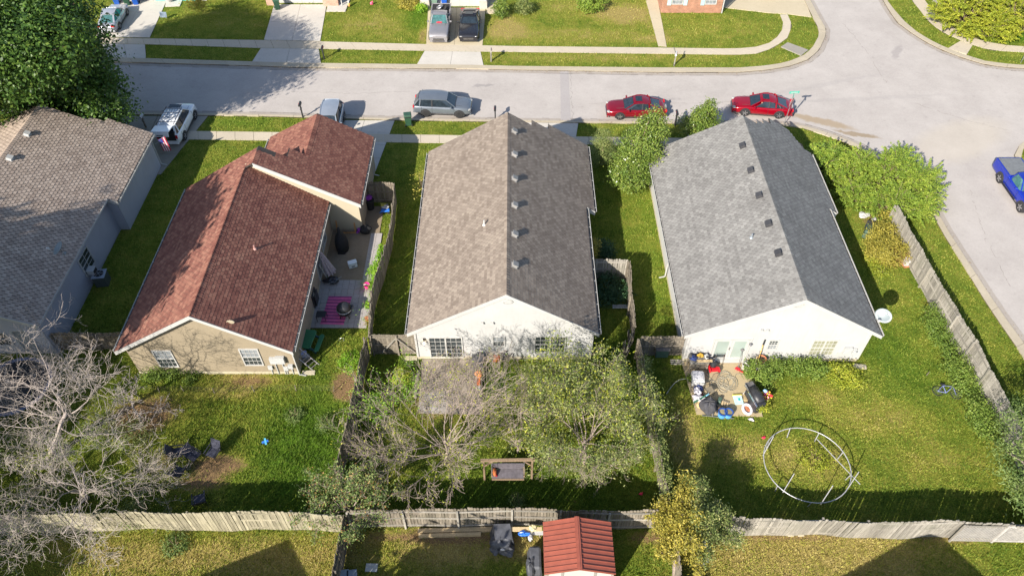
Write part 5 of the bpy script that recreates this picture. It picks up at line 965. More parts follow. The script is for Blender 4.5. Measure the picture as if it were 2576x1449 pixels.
for i, (lb, px, py, r, h, mt) in enumerate((('round weed clump in the tan house yard below the dirt patch', 820, 1065, .55, .3, LF_WIL), ('leafy weed clump in the tan house yard near the centre', 740, 1045, .5, .25, LF_WIL), ('bright weeds at the foot of the fence below the terrace', 880, 905, .7, .35, LF_BRT), ('tall grass tuft inside the trampoline ring', 2050, 1150, 1.0, .35, LF_YEL),
    ('pale weed clump in the shade beside the weathered back fence', 1300, 1258, .35, .3, LF_WIL), ('green weed clump on the lower left lawn', 440, 1370, .7, .25, LF_WIL), ('yellow-green brush below the twisted tree', 330, 1090, 1.1, .9, LF_OLV), ('yellow-green scrub beneath the twisted trees near the left edge', 60, 1180, 1.5, .8, LF_YEL), ('olive brush at the foot of the pale fence', 335, 1290, .8, 1.2, LF_OLV), ('green brush under the pale sapling', 250, 1080, 1.0, .8, LF_OLV), ('bright leafy shoots at the left of the half-bare tree', 940, 1030, .9, 1.4, LF_BRT), ('yellow leafy shoots among the bare twigs by the stone patio', 1010, 950, .6, 1.0, LF_YEL))):
    bush('weed_clump', lb, [bl(px, py, r, h)], int(1500 * (r + .3)), .045, mt, 80 + i, cat='weeds', clump=.12, per=18)
for i, (lb, px, py, r, h, mt) in enumerate((('dark bush at the top left corner beside the maple', 150, 22, 1.0, 1.2, LF_PEAR), ('flowering shrub bed in front of the peach brick house', 1030, 5, 1.3, .8, LF_GLD), ('green shrub at the right of the white garage house', 1262, 22, .8, 1.6, LF_PEAR), ('straggly shrub on the far lawn between garage and brick house', 1318, 18, .8, 1.3, LF_OLV), ('feathery green bush at the top edge of the far lawn', 1488, 8, 1.4, 1.4, LF_JUN), ('small leafy shrub beside the grey pickup truck', 1062, 22, .5, .6, LF_BRT))):
    bush('front_shrub', lb, [bl(px, py, r, h)], int(2500 * r), .07, mt, 100 + i, **K)
leafy('yellow_sapling', 'small yellow sapling on the far lawn at the top left', tuple(D(510, 21)), [((D(497, 10, 1.6).x, D(497, 10, 1.6).y, 1.8), (.8, .8, .8))], 1500, .08, LF_GLD, 110, tr=.09)
leafy('yellow_sapling', 'twig sapling with golden leaves at the left eave of the brown roof', (-6.6, 42.3, 0), [((-6.5, 42.1, 1.9), (.35, .35, .7)), ((-6.6, 40.9, 1.5), (.3, .3, .5))], 260, .07, LF_GLD, 111, tr=.04)
# ornamental grasses
def tuft(label, p, n, L, mat, seed, cat='plant'):
    rg = np.random.default_rng(seed); o = thing('ornamental_grass', label, cat, p); V = []
    for i in range(n):
        a = rg.uniform(0, 6.28); e = rg.uniform(.5, 1.4); l = L * rg.uniform(.6, 1.1); w = .014; d = np.array([math.cos(a), math.sin(a), 0]); s = np.array([-math.sin(a), math.cos(a), 0]) * w; pts = [d * l * t * math.cos(e) * (1 + t * .5) + np.array([0, 0, l * t * math.sin(e) - .55 * l * t * t]) for t in (0, .35, .7, 1)]
        for k in range(3): V.append([pts[k] - s * (1 - k * .28), pts[k] + s * (1 - k * .28), pts[k + 1] + s * (1 - (k + 1) * .28), pts[k + 1] - s * (1 - (k + 1) * .28)])
    V = np.array(V); V[:, :, 2] = np.maximum(V[:, :, 2], .01); quads_np('blades', V, rg.uniform(0, 1, len(V)), mat, o); return o
tuft('striped arching ornamental grass beside the pink bucket', (-9.35, 33.1, .05), 130, 1.0, LF_WIL, 1); tuft('dry spiky potted plant at the lower fence end of the terrace', tuple(D(927, 815) + Vector((0, 0, .05))), 60, .5, LF_GLD, 2)
# ---- trees outside the frame that shade the left houses and the bottom lawn
for i, (lb, x, y, z, r) in enumerate((('tree left of the frame shading the roofs at the left', -33.2, 19.0, 13.5, 4.8), ('tree left of the frame behind the first shade tree', -41.5, 16.0, 12.5, 5.4), ('tree left of the frame furthest to the south', -39, 10.5, 9, 4.6), ('tree below the frame shading the lawn left of the shed', -7.6, 6.6, 4.6, 2.4), ('tree below the frame shading the bottom left corner', -33.5, 4.5, 7, 3.6))):
    leafy('shade_tree', lb, (x, y, 0), [((x, y, z), (r, r, r * .95)), ((x + 1.5, y + 2, z - 1.5), (r * .6, r * .6, r * .7))], int(9000 * r / 4), .34, LF_BIG, 120 + i, clump=.6, per=20, tr=.4)
# ================================================================ VEHICLES
def paint(name, col, metal=.35, rough=.28):
    if name in _mats: return _mats[name]
    m, nt, b = nmat(name); p = coords(nt)
    c = ramp(nt, noise(nt, p, 1.2, 5, .7), [(.3, tuple(x * .86 for x in col)), (.7, col)]); nt.links.new(c, b.inputs['Base Color']); b.inputs['Metallic'].default_value = metal; b.inputs['Roughness'].default_value = rough
    b.inputs['Coat Weight'].default_value = .6; b.inputs['Coat Roughness'].default_value = .08; _mats[name] = m; return m
CGLASS = M('car_glass', (.02, .03, .04), .06, var=.4, obj=0, spec=.7); CTEAL = M('car_glass_teal', (.05, .13, .13), .06, var=.4, scale=4, obj=0, spec=.7); TYRE = M('tyre_rubber', (.022, .022, .024), .85); RIM = M('wheel_rim', (.5, .5, .52), .3, .85, var=.1, obj=0); RIMD = M('dark_rim', (.06, .06, .065), .35, .6)
TAIL = M('tail_light', (.45, .01, .02), .2, var=.3); HEAD = M('headlight', (.34, .34, .33), .12, var=.2); AMBER = M('amber_light', (.7, .25, .05), .2); CHROME = M('chrome', (.7, .7, .72), .15, 1.0, var=.05); PLATE = M('number_plate', (.55, .58, .60), .5, var=.2, scale=30); TRIMB = M('black_trim', (.03, .03, .033), .5)
def wheel_mesh(r, w, dark):
    t = MB(); R = RX(rad(90)); t.lathe([(r * .60, -w / 2), (r * .90, -w / 2), (r, -w * .32), (r, w * .32), (r * .90, w / 2), (r * .60, w / 2)], n=22, rot=R)
    q = MB(); q.lathe([(r * .64, -w * .46), (r * .64, -w * .36), (r * .58, -w * .30), (r * .2, -w * .30)], n=20, rot=R)
    h = MB(); h.lathe([(r * .64, -w * .49), (r * .60, -w * .52), (r * .55, -w * .44)], n=20, rot=R)
    s = MB()
    for k in range(5):
        a = k * 2 * math.pi / 5 + .3
        for da in (-.10, .10): s.bar((math.cos(a) * r * .08, w * -.49, math.sin(a) * r * .08), (math.cos(a + da) * r * .6, w * -.45, math.sin(a + da) * r * .6), r * .13, .03, up=(0, 1, 0))
    s.lathe([(r * .14, -w * .53), (r * .10, -w * .56)], n=10, rot=R)
    for b_ in (h,): s.add(b_.v, b_.f)
    return t.mesh('wheel', TYRE, True), q.mesh('wheel_well', RIMD), s.mesh('rim', RIMD if dark else RIM)
def vehicle(label, cat, name, pos, heading, kind, L, W, H, col, dark=False, glass=None, r=.34, rims=False, nodriverglass=False, sunroof=False, rack=False, gate=False):
    """heading: direction of the front, radians; kind sedan / coupe / suv / pickup"""
    o = thing(name, label, cat, (pos[0], pos[1], .008), heading); glass = glass or CGLASS; h = L / 2; w = W / 2
    suv = kind in ('suv', 'pickup'); zb = .20 if not suv else .27; belt = H * (.66 if kind in ('sedan', 'coupe') else .64)
    if kind == 'sedan': prof = [(-1, .58, .80), (-.97, .82, .92), (-.88, .93, .97), (-.70, .97, 1), (-.45, .96, 1), (0, .95, 1), (.35, .94, 1), (.55, .90, 1), (.75, .84, .98), (.88, .78, .93), (.97, .64, .82), (1, .50, .72)]
    elif kind == 'coupe': prof = [(-1, .72, .84), (-.97, .93, .93), (-.85, .99, .98), (-.6, 1.0, 1), (-.3, .97, .98), (0, .95, .98), (.3, .94, .99), (.55, .93, 1), (.8, .88, .98), (.93, .83, .95), (.985, .74, .90), (1, .60, .86)]
    elif kind == 'suv': prof = [(-1, .70, .84), (-.985, .96, .93), (-.9, 1.0, .98), (-.6, 1, 1), (-.3, .98, 1), (0, .97, 1), (.3, .96, 1), (.5, .93, 1), (.72, .90, .98), (.88, .83, .94), (.97, .70, .85), (1, .55, .76)]
    else: prof = [(-1, .90, .95), (-.99, .98, .97), (-.9, 1.0, .99), (-.6, 1, 1), (-.3, 1, 1), (0, 1, 1), (.25, 1, 1), (.42, .97, 1), (.7, .93, .98), (.9, .88, .95), (.97, .80, .90), (1, .62, .86)]
    ring = []
    for (x, zf, wf) in prof:
        zt = zb + (belt - zb) * zf; ww = w * wf; e = .05 if abs(x) > .96 else 0
        half = [(0, zb + e), (ww * .80, zb + e), (ww * .95, zb + .06 + e), (ww * 1.0, zb + (zt - zb) * .42), (ww * .985, zt - .14), (ww * .93, zt - .035), (ww * .78, zt + .0), (ww * .4, zt + .025), (0, zt + .03)]
        full = half + [(-a, b_) for a, b_ in half[-2:0:-1]]
        ring.append([(x * h, a, b_) for a, b_ in full])
    P = [[ring[i][k] for i in range(len(ring))] for k in range(len(ring[0]))]
    b = MB(); b.grid(P, closed_u=True); n = len(ring[0])
    for i_ in (0, len(prof) - 1):
        base = len(b.v); b.add(ring[i_], [tuple(range(n)) if i_ else tuple(range(n))[::-1]])
    body = b.build('body', col, o, smooth=True, subsurf=1)
    # wheels and arches
    xs_ = {'sedan': (.57, -.56), 'coupe': (.60, -.57), 'suv': (.60, -.57), 'pickup': (.66, -.50)}[kind]; tm, wm, rm = wheel_mesh(r, .22, dark)
    arch = MB()
    for xf in xs_:
        for s in (-1, 1):
            rot = (0, 0, 0) if s < 0 else (0, 0, math.pi); wo = place('wheel', tm, o, (xf * h, s * (w - .095), r), rot); place('rim', rm, wo); place('hub_disc', wm, wo)
            A = []; 
            for k in range(15):
                a = math.pi * (-.10 + 1.2 * k / 14); A.append((xf * h + math.cos(a) * (r + .075), s * (w + .004), r + math.sin(a) * (r + .075)))
            arch.ext(A, (0, -s * .16, 0))
    arch.build('wheel_arch', TRIMB, o)
    # greenhouse
    C = {'sedan': (.42, .12, -.42, -.80), 'coupe': (.22, -.04, -.42, -.78), 'suv': (.46, .16, -.80, -.975), 'pickup': (.34, .14, -.14, -.22)}[kind]; x0, x1, x2, x3 = [c * h for c in C]; zc = belt + .0; wb = w * .90; wr = w * (.66 if not suv else .72); zr = H - .03
    lo = [(x0, wb * .90), ((x0 + x1) / 2, wb), ((x1 + x2) / 2, wb), (x2, wb * .98), (x3, wb * .86)]; hi = [(x1, wr * .90), (x1 - (x1 - x2) * .25, wr), ((x1 + x2) / 2, wr * 1.02), (x2 + (x1 - x2) * .2, wr), (x2, wr * .88)]
    LO = [(x, y, zc - .03) for x, y in lo] + [(x, -y, zc - .03) for x, y in lo[::-1]]; dz = {'suv': (.07, .01, 0, .03, .09), 'pickup': (.05, 0, 0, .01, .03)}.get(kind, (.10, .015, 0, .045, .13)); HI = [(x, y, zr - d_) for (x, y), d_ in zip(hi, dz)] + [(x, -y, zr - d_) for (x, y), d_ in zip(hi[::-1], dz[::-1])]; n = len(LO)
    g = MB(); fs = [(i, (i + 1) % n, n + (i + 1) % n, n + i) for i in range(n)]; names = []
    sidef = [0, 1, 2, 3]; other = [5, 6, 7, 8]; rear = [4]; front = [9]
    def pane_(nm, idx, m=glass):
        q = MB(); U_ = sorted({v for i in idx for v in fs[i]}); q.add([(LO + HI)[v] for v in U_], [tuple(U_.index(v) for v in fs[i]) for i in idx]); q.build(nm, m, o)
    pane_('windscreen', front); pane_('rear_window', rear)
    if nodriverglass: pane_('side_window', [1, 2, 3]); pane_('side_window', other)
    else: pane_('side_window', sidef); pane_('side_window', other)
    rf_ = MB(); top = [[] for _ in range(5)]; XS = [p[0] for p in hi]
    for k, f in enumerate((-1, -.55, 0, .55, 1)):
        for ((x, y), d_) in zip([(x1 + .05, wr * .84)] + hi[1:4] + [(x2 - .04, wr * .84)], dz): top[k].append((x, y * f * 1.02, zr - d_ + .045 - .05 * f * f))
    rf_.grid(top); sk = [top[0], [(p[0], p[1], zr - .03) for p in top[0]]]; rf_.grid(sk[::-1]); sk = [top[4], [(p[0], p[1], zr - .03) for p in top[4]]]; rf_.grid(sk)
    rf_.grid([[t[0] for t in top], [(t[0][0] + .01, t[0][1], zr - .02) for t in top]]); rf_.grid([[(t[-1][0] - .01, t[-1][1], zr - .02) for t in top], [t[-1] for t in top]])
    roof = rf_.build('roof', col, o, smooth=True)
    for s in (-1, 1):
        pil = MB()
        pil.bar((lo[0][0] - .02, s * (lo[0][1] + .01), zc - .02), (hi[0][0], s * (hi[0][1] + .01), zr - dz[0]), .075, .05)
        pil.bar((lo[4][0] + .03, s * (lo[4][1] + .01), zc - .02), (hi[4][0], s * (hi[4][1] + .01), zr - dz[4]), .15 if kind != 'pickup' else .10, .05)
        if kind in ('sedan', 'suv'): pil.bar((lo[3][0] + (.05 if kind == 'sedan' else .1), s * (lo[3][1] + .005), zc), (hi[3][0] - (hi[3][0] - hi[4][0]) * .6, s * (hi[3][1] * .97 + .01), zr), .10, .04)
        
        for i_ in range(4): pil.bar((hi[i_][0], s * hi[i_][1], zr - dz[i_]), (hi[i_ + 1][0], s * hi[i_ + 1][1], zr - dz[i_ + 1] + .004), .06, .05)
        pil.build('window_pillars', col, o)
    xm = (x1 + x2) / 2
    for s in (-1, 1):
        pil = MB()
        if kind != 'pickup': pil.bar((xm * 1.0 - .03, s * (wb + .012), zc), (xm * 1.0 - .03, s * (wr * 1.02 + .012), zr), .10, .03)
        for xx in ((x0 * .93, xm - .03, x3 * .72) if kind != 'pickup' else (x0 * .93, x3 * .98)): pil.bar((xx, s * (w + .001), zb + .14), (xx, s * (w * .985), zc - .07), .014, .012, up=(0, 1, 0))
        pil.box((0, s * (w * .985), zb + .05), (L * .52, .035, .07))
        pil.build('side_trim', TRIMB, o)
    mr = MB()
    for s in (-1, 1): mr = MB(); mr.box((x0 * .72, s * (w + .10), zc + .05), (.13, .20, .14), taper=.85); mr.build('mirror', col, o, bevel=.02)
    for s in (-1, 1):
        for xx in ([xm + .22, xm - .75] if kind != 'pickup' else [x3 + .3]): q = MB(); q.box((xx, s * (w + .004), zc - .17), (.17, .03, .035)); q.build('door_handle', col, o)
    zl = zb + (belt - zb) * .66
    for s in (-1, 1):
        q = MB(); q.blob((h * .945, s * w * .70, zl - .02), (.15, .19, .06), 1, 0, 6); q.build('headlight', HEAD, o, smooth=True)
        q = MB(); q.box((-h * .975, s * w * .74, zl + .10), (.12, .36, .17) if kind != 'suv' else (.14, .26, .28)); q.build('tail_light', TAIL, o, bevel=.02)
    q = MB(); q.box((h * .995, 0, zb + .28), (.05, W * .52, .16), m=0); q.box((h * 1.0, 0, zb + .10), (.04, W * .6, .10), m=0)
    for k in range(3): q.box((h * 1.015, 0, zb + .22 + k * .055), (.02, W * .48, .018), m=1)
    q.build('grille', [TRIMB, CHROME], o)
    q = MB(); q.box((-h * .995, 0, zb + .12), (.08, W * .82, .16)); q.build('bumper', col if kind != 'pickup' else CHROME, o, bevel=.02); q = MB(); q.box((h * .985, 0, zb + .05), (.10, W * .84, .13)); q.build('bumper', col, o, bevel=.02)
    q = MB(); q.box((-h * 1.005, 0, zl + .06), (.02, .34, .16)); q.build('number_plate', PLATE, o)
    if sunroof: q = MB(); q.box((x1 - .42, 0, zr + .046), (.52, wr * 1.15, .02)); q.build('sunroof', CGLASS, o)
    # hood line
    q = MB(); q.bar((x0 * .99, -w * .8, belt - .025), (x0 * .99, w * .8, belt - .025), .05, .03); 
    for s in (-1, 1): q.tube([(x0, s * w * .62, belt + .008), (h * .7, s * w * .58, zb + (belt - zb) * .90 + .0)], .012, 4)
    q.build('wiper_cowl', TRIMB, o)
    return o, dict(h=h, w=w, zr=zr, belt=belt, wr=wr, x=(x0, x1, x2, x3), r=r, zb=zb)
def from_wheels(rear, front, side, W, frac):
    """ground contacts of the rear and front wheel on one side -> centre and heading"""
    a = Vector(rear[:2]); c = Vector(front[:2]); d = (c - a).normalized(); n = Vector((-d.y, d.x)); mid = (a + c) / 2 + n * (-side) * (W / 2 - .1) - d * frac
    return mid, math.atan2(d.y, d.x)
SILVER = paint('silver_paint', (.42, .44, .49)); WHITEP = paint('white_paint', (.80, .82, .85), .0, .25); GREYB = paint('bluegrey_paint', (.17, .195, .23)); SILB = paint('pale_blue_silver_paint', (.34, .38, .44)); REDP = paint('red_paint', (.21, .003, .014), .2, .22); REDP2 = paint('bright_red_paint', (.27, .0, .010), .1, .22); GREYP = paint('grey_truck_paint', (.31, .30, .315)); BLKP = paint('graphite_paint', (.035, .035, .042), .5, .22); BLUEP = paint('blue_paint', (.01, .03, .36), .2, .25)
mid, hd = from_wheels(D(300, 78), D(323, 36), -1, 1.76, 0)
vehicle('silver sedan parked on the far left driveway, its boot towards the street', 'car', 'parked_car', mid, hd, 'sedan', 4.6, 1.78, 1.44, SILVER, glass=CTEAL, r=.32)
mid, hd = from_wheels(D(467, 350), D(491, 301), -1, 1.85, .05)
o, q = vehicle('white suv with its tailgate raised beside the tan shingle roof', 'car', 'parked_car', mid, hd, 'suv', 4.75, 1.88, 1.78, WHITEP, r=.37)
h = q['h']; b = MB(); b.box((-h * .955, 0, 1.02), (.28, 1.36, .72)); b.build('boot_opening', DARK, o)
b = MB(); b.ext([(-h * .88, -.70, 1.80), (-h * .88, .70, 1.80), (-h * 1.30, .70, 1.95), (-h * 1.30, -.70, 1.95)], (0, 0, .07)); b.ext([(-h * 1.30, -.68, 1.96), (-h * 1.30, .68, 1.96), (-h * 1.34, .66, 1.62), (-h * 1.34, -.66, 1.62)], (-.06, 0, 0)); b.build('tailgate', WHITEP, o, bevel=.02)
b = MB(); b.bar((-h * 1.345 - .03, -.25, 1.76), (-h * 1.345 - .03, .25, 1.76), .03, .05); b.build('gate_trim', TRIMB, o)
b = MB()
for s in (-1, 1): b.bar((.45, s * .62, 1.86), (-1.9, s * .66, 1.86), .03, .04); 
for k in range(4): b.bar((.2 - k * .6, -.62, 1.88), (.2 - k * .6, .62, 1.87), .035, .02)
for k in range(5): b.bar((.1, -.4 + k * .2, 1.885), (-1.75, -.4 + k * .2, 1.885), .015, .012)
b.build('roof_rack', TRIMB, o); b = MB(); b.box((.62, 0, 1.80), (.42, .95, .03)); b.build('sunroof', CGLASS, o)
b = MB(); b.box((-h * .98, .1, .92), (.25, .3, .3)); b.box((-h * .98, .38, .86), (.2, .22, .2)); b.build('luggage', M('olive_bag', (.22, .2, .08), .9), o)
mid, hd = from_wheels(D(864, 256), D(866, 308), 1, 1.84, 0); hd = rad(-90) + .02
vehicle('pale blue-silver suv half hidden behind the peak of the red roof', 'car', 'parked_car', (D(866, 308).x - .86, D(866, 308).y - 1.0), hd, 'suv', 4.6, 1.84, 1.70, SILB, r=.35)
mid, hd = from_wheels(D(1072, 294), D(1154, 297), -1, 1.84, 0)
vehicle('dark bluish grey suv parked at the near kerb by the green wheelie bin', 'car', 'parked_car', mid, hd, 'suv', 4.75, 1.88, 1.60, GREYB, dark=True, r=.36)
f = D(1558.7, 302); vehicle('red sedan parked by the kerb behind the glossy pear tree', 'car', 'parked_car', (f.x + 1.36, f.y + .84), math.pi, 'sedan', 4.85, 1.84, 1.45, REDP, r=.34, sunroof=True)
mid, hd = from_wheels(D(1956.6, 298.7), D(1872, 292), 1, 1.85, 0)
carR, qR = vehicle('red sedan with a driver inside, right behind the stop sign', 'car', 'parked_car', mid, hd, 'sedan', 4.85, 1.85, 1.43, REDP2, r=.35, sunroof=True, nodriverglass=True); carR_pose = (mid, hd)
# grey pickup with open bed, nose towards the street
p = D(1101, 115); o, q = vehicle('grey pickup truck with an open loaded bed on the far driveway', 'truck', 'pickup_truck', (p.x + .1, p.y + 2.85), rad(-90), 'pickup', 5.5, 1.9, 1.78, GREYP, r=.37, glass=CTEAL)
def bed(o, q, mat, cover=None):
    x3 = q['x'][3]; h, w, bt = q['h'], q['w'], q['belt']; b = MB(); xa = x3 - .08; xb = -h * .975
    for s in (-1, 1): b.box(((xa + xb) / 2, s * (w - .07), bt + .0), (xa - xb, .12, .22))
    b.box((xb + .03, 0, bt), (.09, w * 2 - .1, .22)); b.box((xa, 0, bt), (.08, w * 2 - .1, .22)); b.build('bed_wall', mat, o, bevel=.015)
    b = MB(); b.box(((xa + xb) / 2, 0, bt + (.11 if cover else .05)), (xa - xb - .1, w * 2 - .26, .02)); b.build('bed_cover' if cover else 'bed_floor', cover or DARK, o)
bed(o, q, GREYP)
for k, (a_, c_, r_, z_) in enumerate(((-1.6, -.1, .27, 0), (-1.45, .45, .28, 1))):
    b = MB(); ang = RX(rad(25 + 30 * k)); pts = [Vector((math.cos(t) * r_, math.sin(t) * r_, 0)) for t in np.linspace(0, 6.283, 15)[:-1]]; b.tube([ang @ v for v in pts], .07, 6, closed=True); b.lathe([(.2, -.03), (.2, .03)], n=10, rot=ang)
    b.build('tyre', RIM if k == 0 else TYRE, o, loc=(a_, c_, q['belt'] + .30))
b = MB(); b.blob((q['x'][0] - .10, .0, q['belt'] + .06), (.12, .28, .05), 3); b.build('red_cloth', M('red_cloth', (.6, .02, .05), .9), o)
p = D(1179, 111); o, q = vehicle('dark graphite coupe beside the grey pickup truck', 'car', 'parked_car', (p.x, p.y + 2.55), rad(-90), 'coupe', 5.0, 1.92, 1.42, BLKP, dark=True, r=.36, sunroof=True)
mid, hd = from_wheels(D(2507, 453), D(2563, 533), -1, 1.85, .1)
o, q = vehicle('bright blue pickup truck with a grey bed cover at the right edge', 'truck', 'pickup_truck', mid, hd, 'pickup', 5.6, 1.9, 1.78, BLUEP, r=.41, glass=CTEAL); bed(o, q, BLUEP, M('tonneau_cover', (.17, .18, .19), .7))
b = MB()
for s in (-1, 1): b.bar((1.0, s * 1.0, .42), (-1.0, s * 1.0, .42), .12, .05)
b.build('running_board', BLACK, o)
p = D(1934, 3); vehicle('dark car whose bumper just enters at the top edge on the beige driveway', 'car', 'parked_car', (p.x, p.y + 2.5), rad(-90), 'sedan', 4.7, 1.8, 1.45, BLKP, r=.33)
# ---- the driver of the red sedan: one continuous figure, seated, forearm on the open window
def skinned(name, joints, mat, parent, root=0, sub=2):
    """joints: list of (x, y, z, radius, parent index)"""
    me_ = bpy.data.meshes.new(name); me_.from_pydata([j[:3] for j in joints], [(i, j[4]) for i, j in enumerate(joints) if j[4] is not None and j[4] >= 0], []); o_ = place(name, me_, parent)
    o_.modifiers.new('skin', 'SKIN'); layer = me_.skin_vertices[0] if me_.skin_vertices else None
    if layer is None:
        bpy.context.view_layer.objects.active = o_; o_.select_set(True)
    for i, j in enumerate(joints): me_.skin_vertices[0].data[i].radius = (j[3], j[3]); me_.skin_vertices[0].data[i].use_root = (i == root)
    s_ = o_.modifiers.new('sub', 'SUBSURF'); s_.levels = sub; s_.render_levels = sub; me_.materials.append(mat); return o_
SKIN = M('skin', (.50, .27, .18), .55, var=.1); SHIRT = M('pale_shirt', (.42, .36, .30), .9); HAIR = M('dark_hair', (.03, .02, .015), .7)
try:
    mid, hd = carR_pose; c_, s_ = math.cos(hd), math.sin(hd); dx, dy = .15, .38; loc = (mid.x + c_ * dx - s_ * dy, mid.y + s_ * dx + c_ * dy, .45)
    pr_ = thing('person', 'person in a pale shirt at the wheel of the red sedan', 'person', loc, hd)
    J = [(0, 0, 0, .15, None), (-.03, 0, .22, .15, 0), (-.06, 0, .42, .14, 1), (-.07, 0, .52, .055, 2), (-.04, 0, .60, .05, 3), (-.03, 0, .69, .095, 4), (-.02, 0, .78, .085, 5),
         (-.05, .19, .45, .06, 2), (.06, .30, .28, .045, 7), (.28, .33, .33, .036, 8), (.34, .33, .34, .03, 9), (-.05, -.19, .45, .06, 2), (.06, -.24, .25, .045, 11), (.28, -.14, .33, .036, 12), (.35, -.12, .35, .03, 13),
         (.15, .09, -.02, .09, 0), (.45, .11, .03, .065, 15), (.62, .11, -.22, .05, 16), (.15, -.09, -.02, .09, 0), (.45, -.11, .03, .065, 18), (.62, -.11, -.22, .05, 19)]
    for base_, sg in ((10, 1), (14, -1)):
        bx, by, bz = J[base_][:3]
        for k in range(4): i0 = len(J); J.append((bx + .05, by + (k - 1.5) * .018, bz + .004 * k, .009, base_)); J.append((bx + .085 + .006 * (k in (1, 2)), by + (k - 1.5) * .02, bz - .012, .008, i0))
        i0 = len(J); J.append((bx + .02, by - sg * .035, bz + .01, .010, base_)); J.append((bx + .05, by - sg * .048, bz + .005, .008, i0))
    skinned('body', J, SKIN, pr_)
    b = MB(); b.blob((-.04, 0, .24), (.17, .20, .30), 1, .03, 8); b.build('shirt', SHIRT, pr_, smooth=True); b = MB(); b.blob((-.06, 0, .76), (.105, .10, .09), 2, .05, 8); b.build('hair', HAIR, pr_, smooth=True)
    b = MB()
    for s in (-1, 1): b.blob((.062, s * .032, .715), .012, 3, 0, 5)
    b.build('eyes', BLACK, pr_); b = MB(); b.blob((.078, 0, .69), (.02, .012, .02), 3, 0, 5); b.build('nose', SKIN, pr_)
except Exception as e: print('person', e)
# ================================================================ STREET FURNITURE
def text(parent, s, size, loc, rot, mat, ext=.004):
    c = bpy.data.curves.new('lettering', 'FONT'); c.body = s; c.size = size; c.extrude = ext; c.align_x = 'CENTER'; c.align_y = 'CENTER'; c.materials.append(mat); c.resolution_u = 3
    t0 = bpy.data.objects.new('tmp_text', c); me_ = bpy.data.meshes.new_from_object(t0); bpy.data.objects.remove(t0); o = bpy.data.objects.new('lettering', me_); COL.objects.link(o); o.parent = parent; o.location = loc; o.rotation_euler = rot; return o
WHT = M('white_enamel', (.48, .48, .475), .4, var=.05, obj=0); SGN_R = M('sign_red', (.50, .01, .03), .45, var=.06, obj=0); SGN_G = M('sign_green', (.02, .42, .30), .45, var=.05, obj=0)
def mailbox(label, p, post, box, face, h=1.05, arch=True, pw=.10):
    o = thing('mailbox', label, 'mailbox', tuple(p), face); b = MB(); b.box((0, 0, h / 2), (pw, pw, h)); b.box((.0, 0, h * .72), (.34, pw * .8, pw * .8)); b.build('post', post, o)
    m = MB(); pr = [(-.09, 0), (.09, 0), (.09, .12)] + [(.09 * math.cos(a), .12 + .09 * math.sin(a)) for a in np.linspace(0, math.pi, 8)[1:-1]] + [(-.09, .12)]; m.ext([(-.25, y, h + z) for y, z in pr], (.5, 0, 0)); m.build('box', box, o)
    m = MB(); m.ext([(-.262, y * 1.04, h + z * 1.02) for y, z in pr], (.012, 0, 0)); m.box((-.27, 0, h + .17), (.02, .05, .02)); m.build('door', box, o); m = MB(); m.box((.02, -.10, h + .14), (.03, .015, .14)); m.build('flag', SGN_R, o); return o
mailbox('black mailbox on a black post by the shadowed far driveway', A2(645, 562), BLACK, BLACK, rad(90)); mailbox('grey wooden mailbox on the far verge right of the paired driveway', A2(2218, 583), W_ASH, W_ASH, rad(90), pw=.13)
mailbox('black mailbox on the near verge left of the red roof peak', A2(445, 1115), BLACK, BLACK, rad(-90), h=1.25); mailbox('dark mailbox just behind the peak of the brown roof', tuple(D(1246, 302)), BLACK, BLACK, rad(-90), h=1.0)
o = mailbox('double-post black mailbox with a white notice beside the pear tree', A3(1535, 1185), BLACK, BLACK, rad(-90), h=1.15); m = MB(); m.box((.13, 0, .55), (.1, .1, 1.1)); m.build('post', BLACK, o); m = MB(); m.box((-.02, -.12, 1.2), (.2, .01, .2)); m.build('notice', WHT, o)
o = mailbox('white mailbox on a grey post with a hooked top on the far verge', A3(1530, 618), W_ASH, WHT, rad(75), h=1.05); m = MB(); m.bar((0, 0, 1), (.02, .3, 1.7), .08); m.bar((-.3, 0, .08), (.35, .05, .08), .08, .1); m.build('bracket', W_ASH, o)
mailbox('white mailbox beyond the corner of the tan shingle roof', tuple(D(368, 322)), W_DARK, WHT, rad(-90), h=1.05)
p = D(1972.6, 313.4); st = thing('stop_sign', 'red STOP sign with green street name blades behind the second red car', 'street sign', tuple(p)); ang = math.atan2(-.62, .78)
b = MB(); b.bar((0, 0, 0), (0, 0, 3.0), .06, .04); b.build('post', METAL_G, st); sg = MB(); n_ = Vector((math.cos(ang), math.sin(ang), 0)); t_ = Vector((-n_.y, n_.x, 0))
oc = lambda r, off: [n_ * off + t_ * (r * math.cos(rad(22.5 + 45 * k))) + Vector((0, 0, 2.1 + r * math.sin(rad(22.5 + 45 * k)))) for k in range(8)]
sg.ext(oc(.42, .03)[::-1], n_ * -.012 * -1, 0); pl_ = sg.build('sign_panel', WHT, st); sg = MB(); sg.ext(oc(.385, .045)[::-1], n_ * .006); sg.build('red_face', SGN_R, pl_); text(pl_, 'STOP', .30, n_ * .058 + Vector((0, 0, 2.1)), (rad(90), 0, ang + rad(90)), WHT)
for k, (dx, dy, z, L_) in enumerate(((1, .1, 3.02, .80), (.25, 1, 2.82, .75))):
    d_ = Vector((dx, dy, 0)).normalized(); q = MB(); q.bar(-d_ * L_ / 2 + Vector((0, 0, z)), d_ * L_ / 2 + Vector((0, 0, z)), .012, .19); q.build('name_blade', SGN_G, st)
    q = MB(); 
    if k == 0:
        for i_ in range(7): q.box((-.27 + i_ * .09, -.012 - .1 * (-.27 + i_ * .09) * -1 * 0, z + .005 * (i_ % 2)), (.05, .012, .09))
        q.build('blade_marking', WHT, st, loc=(0, -.006, 0), rot=(0, 0, math.atan2(.1, 1)))
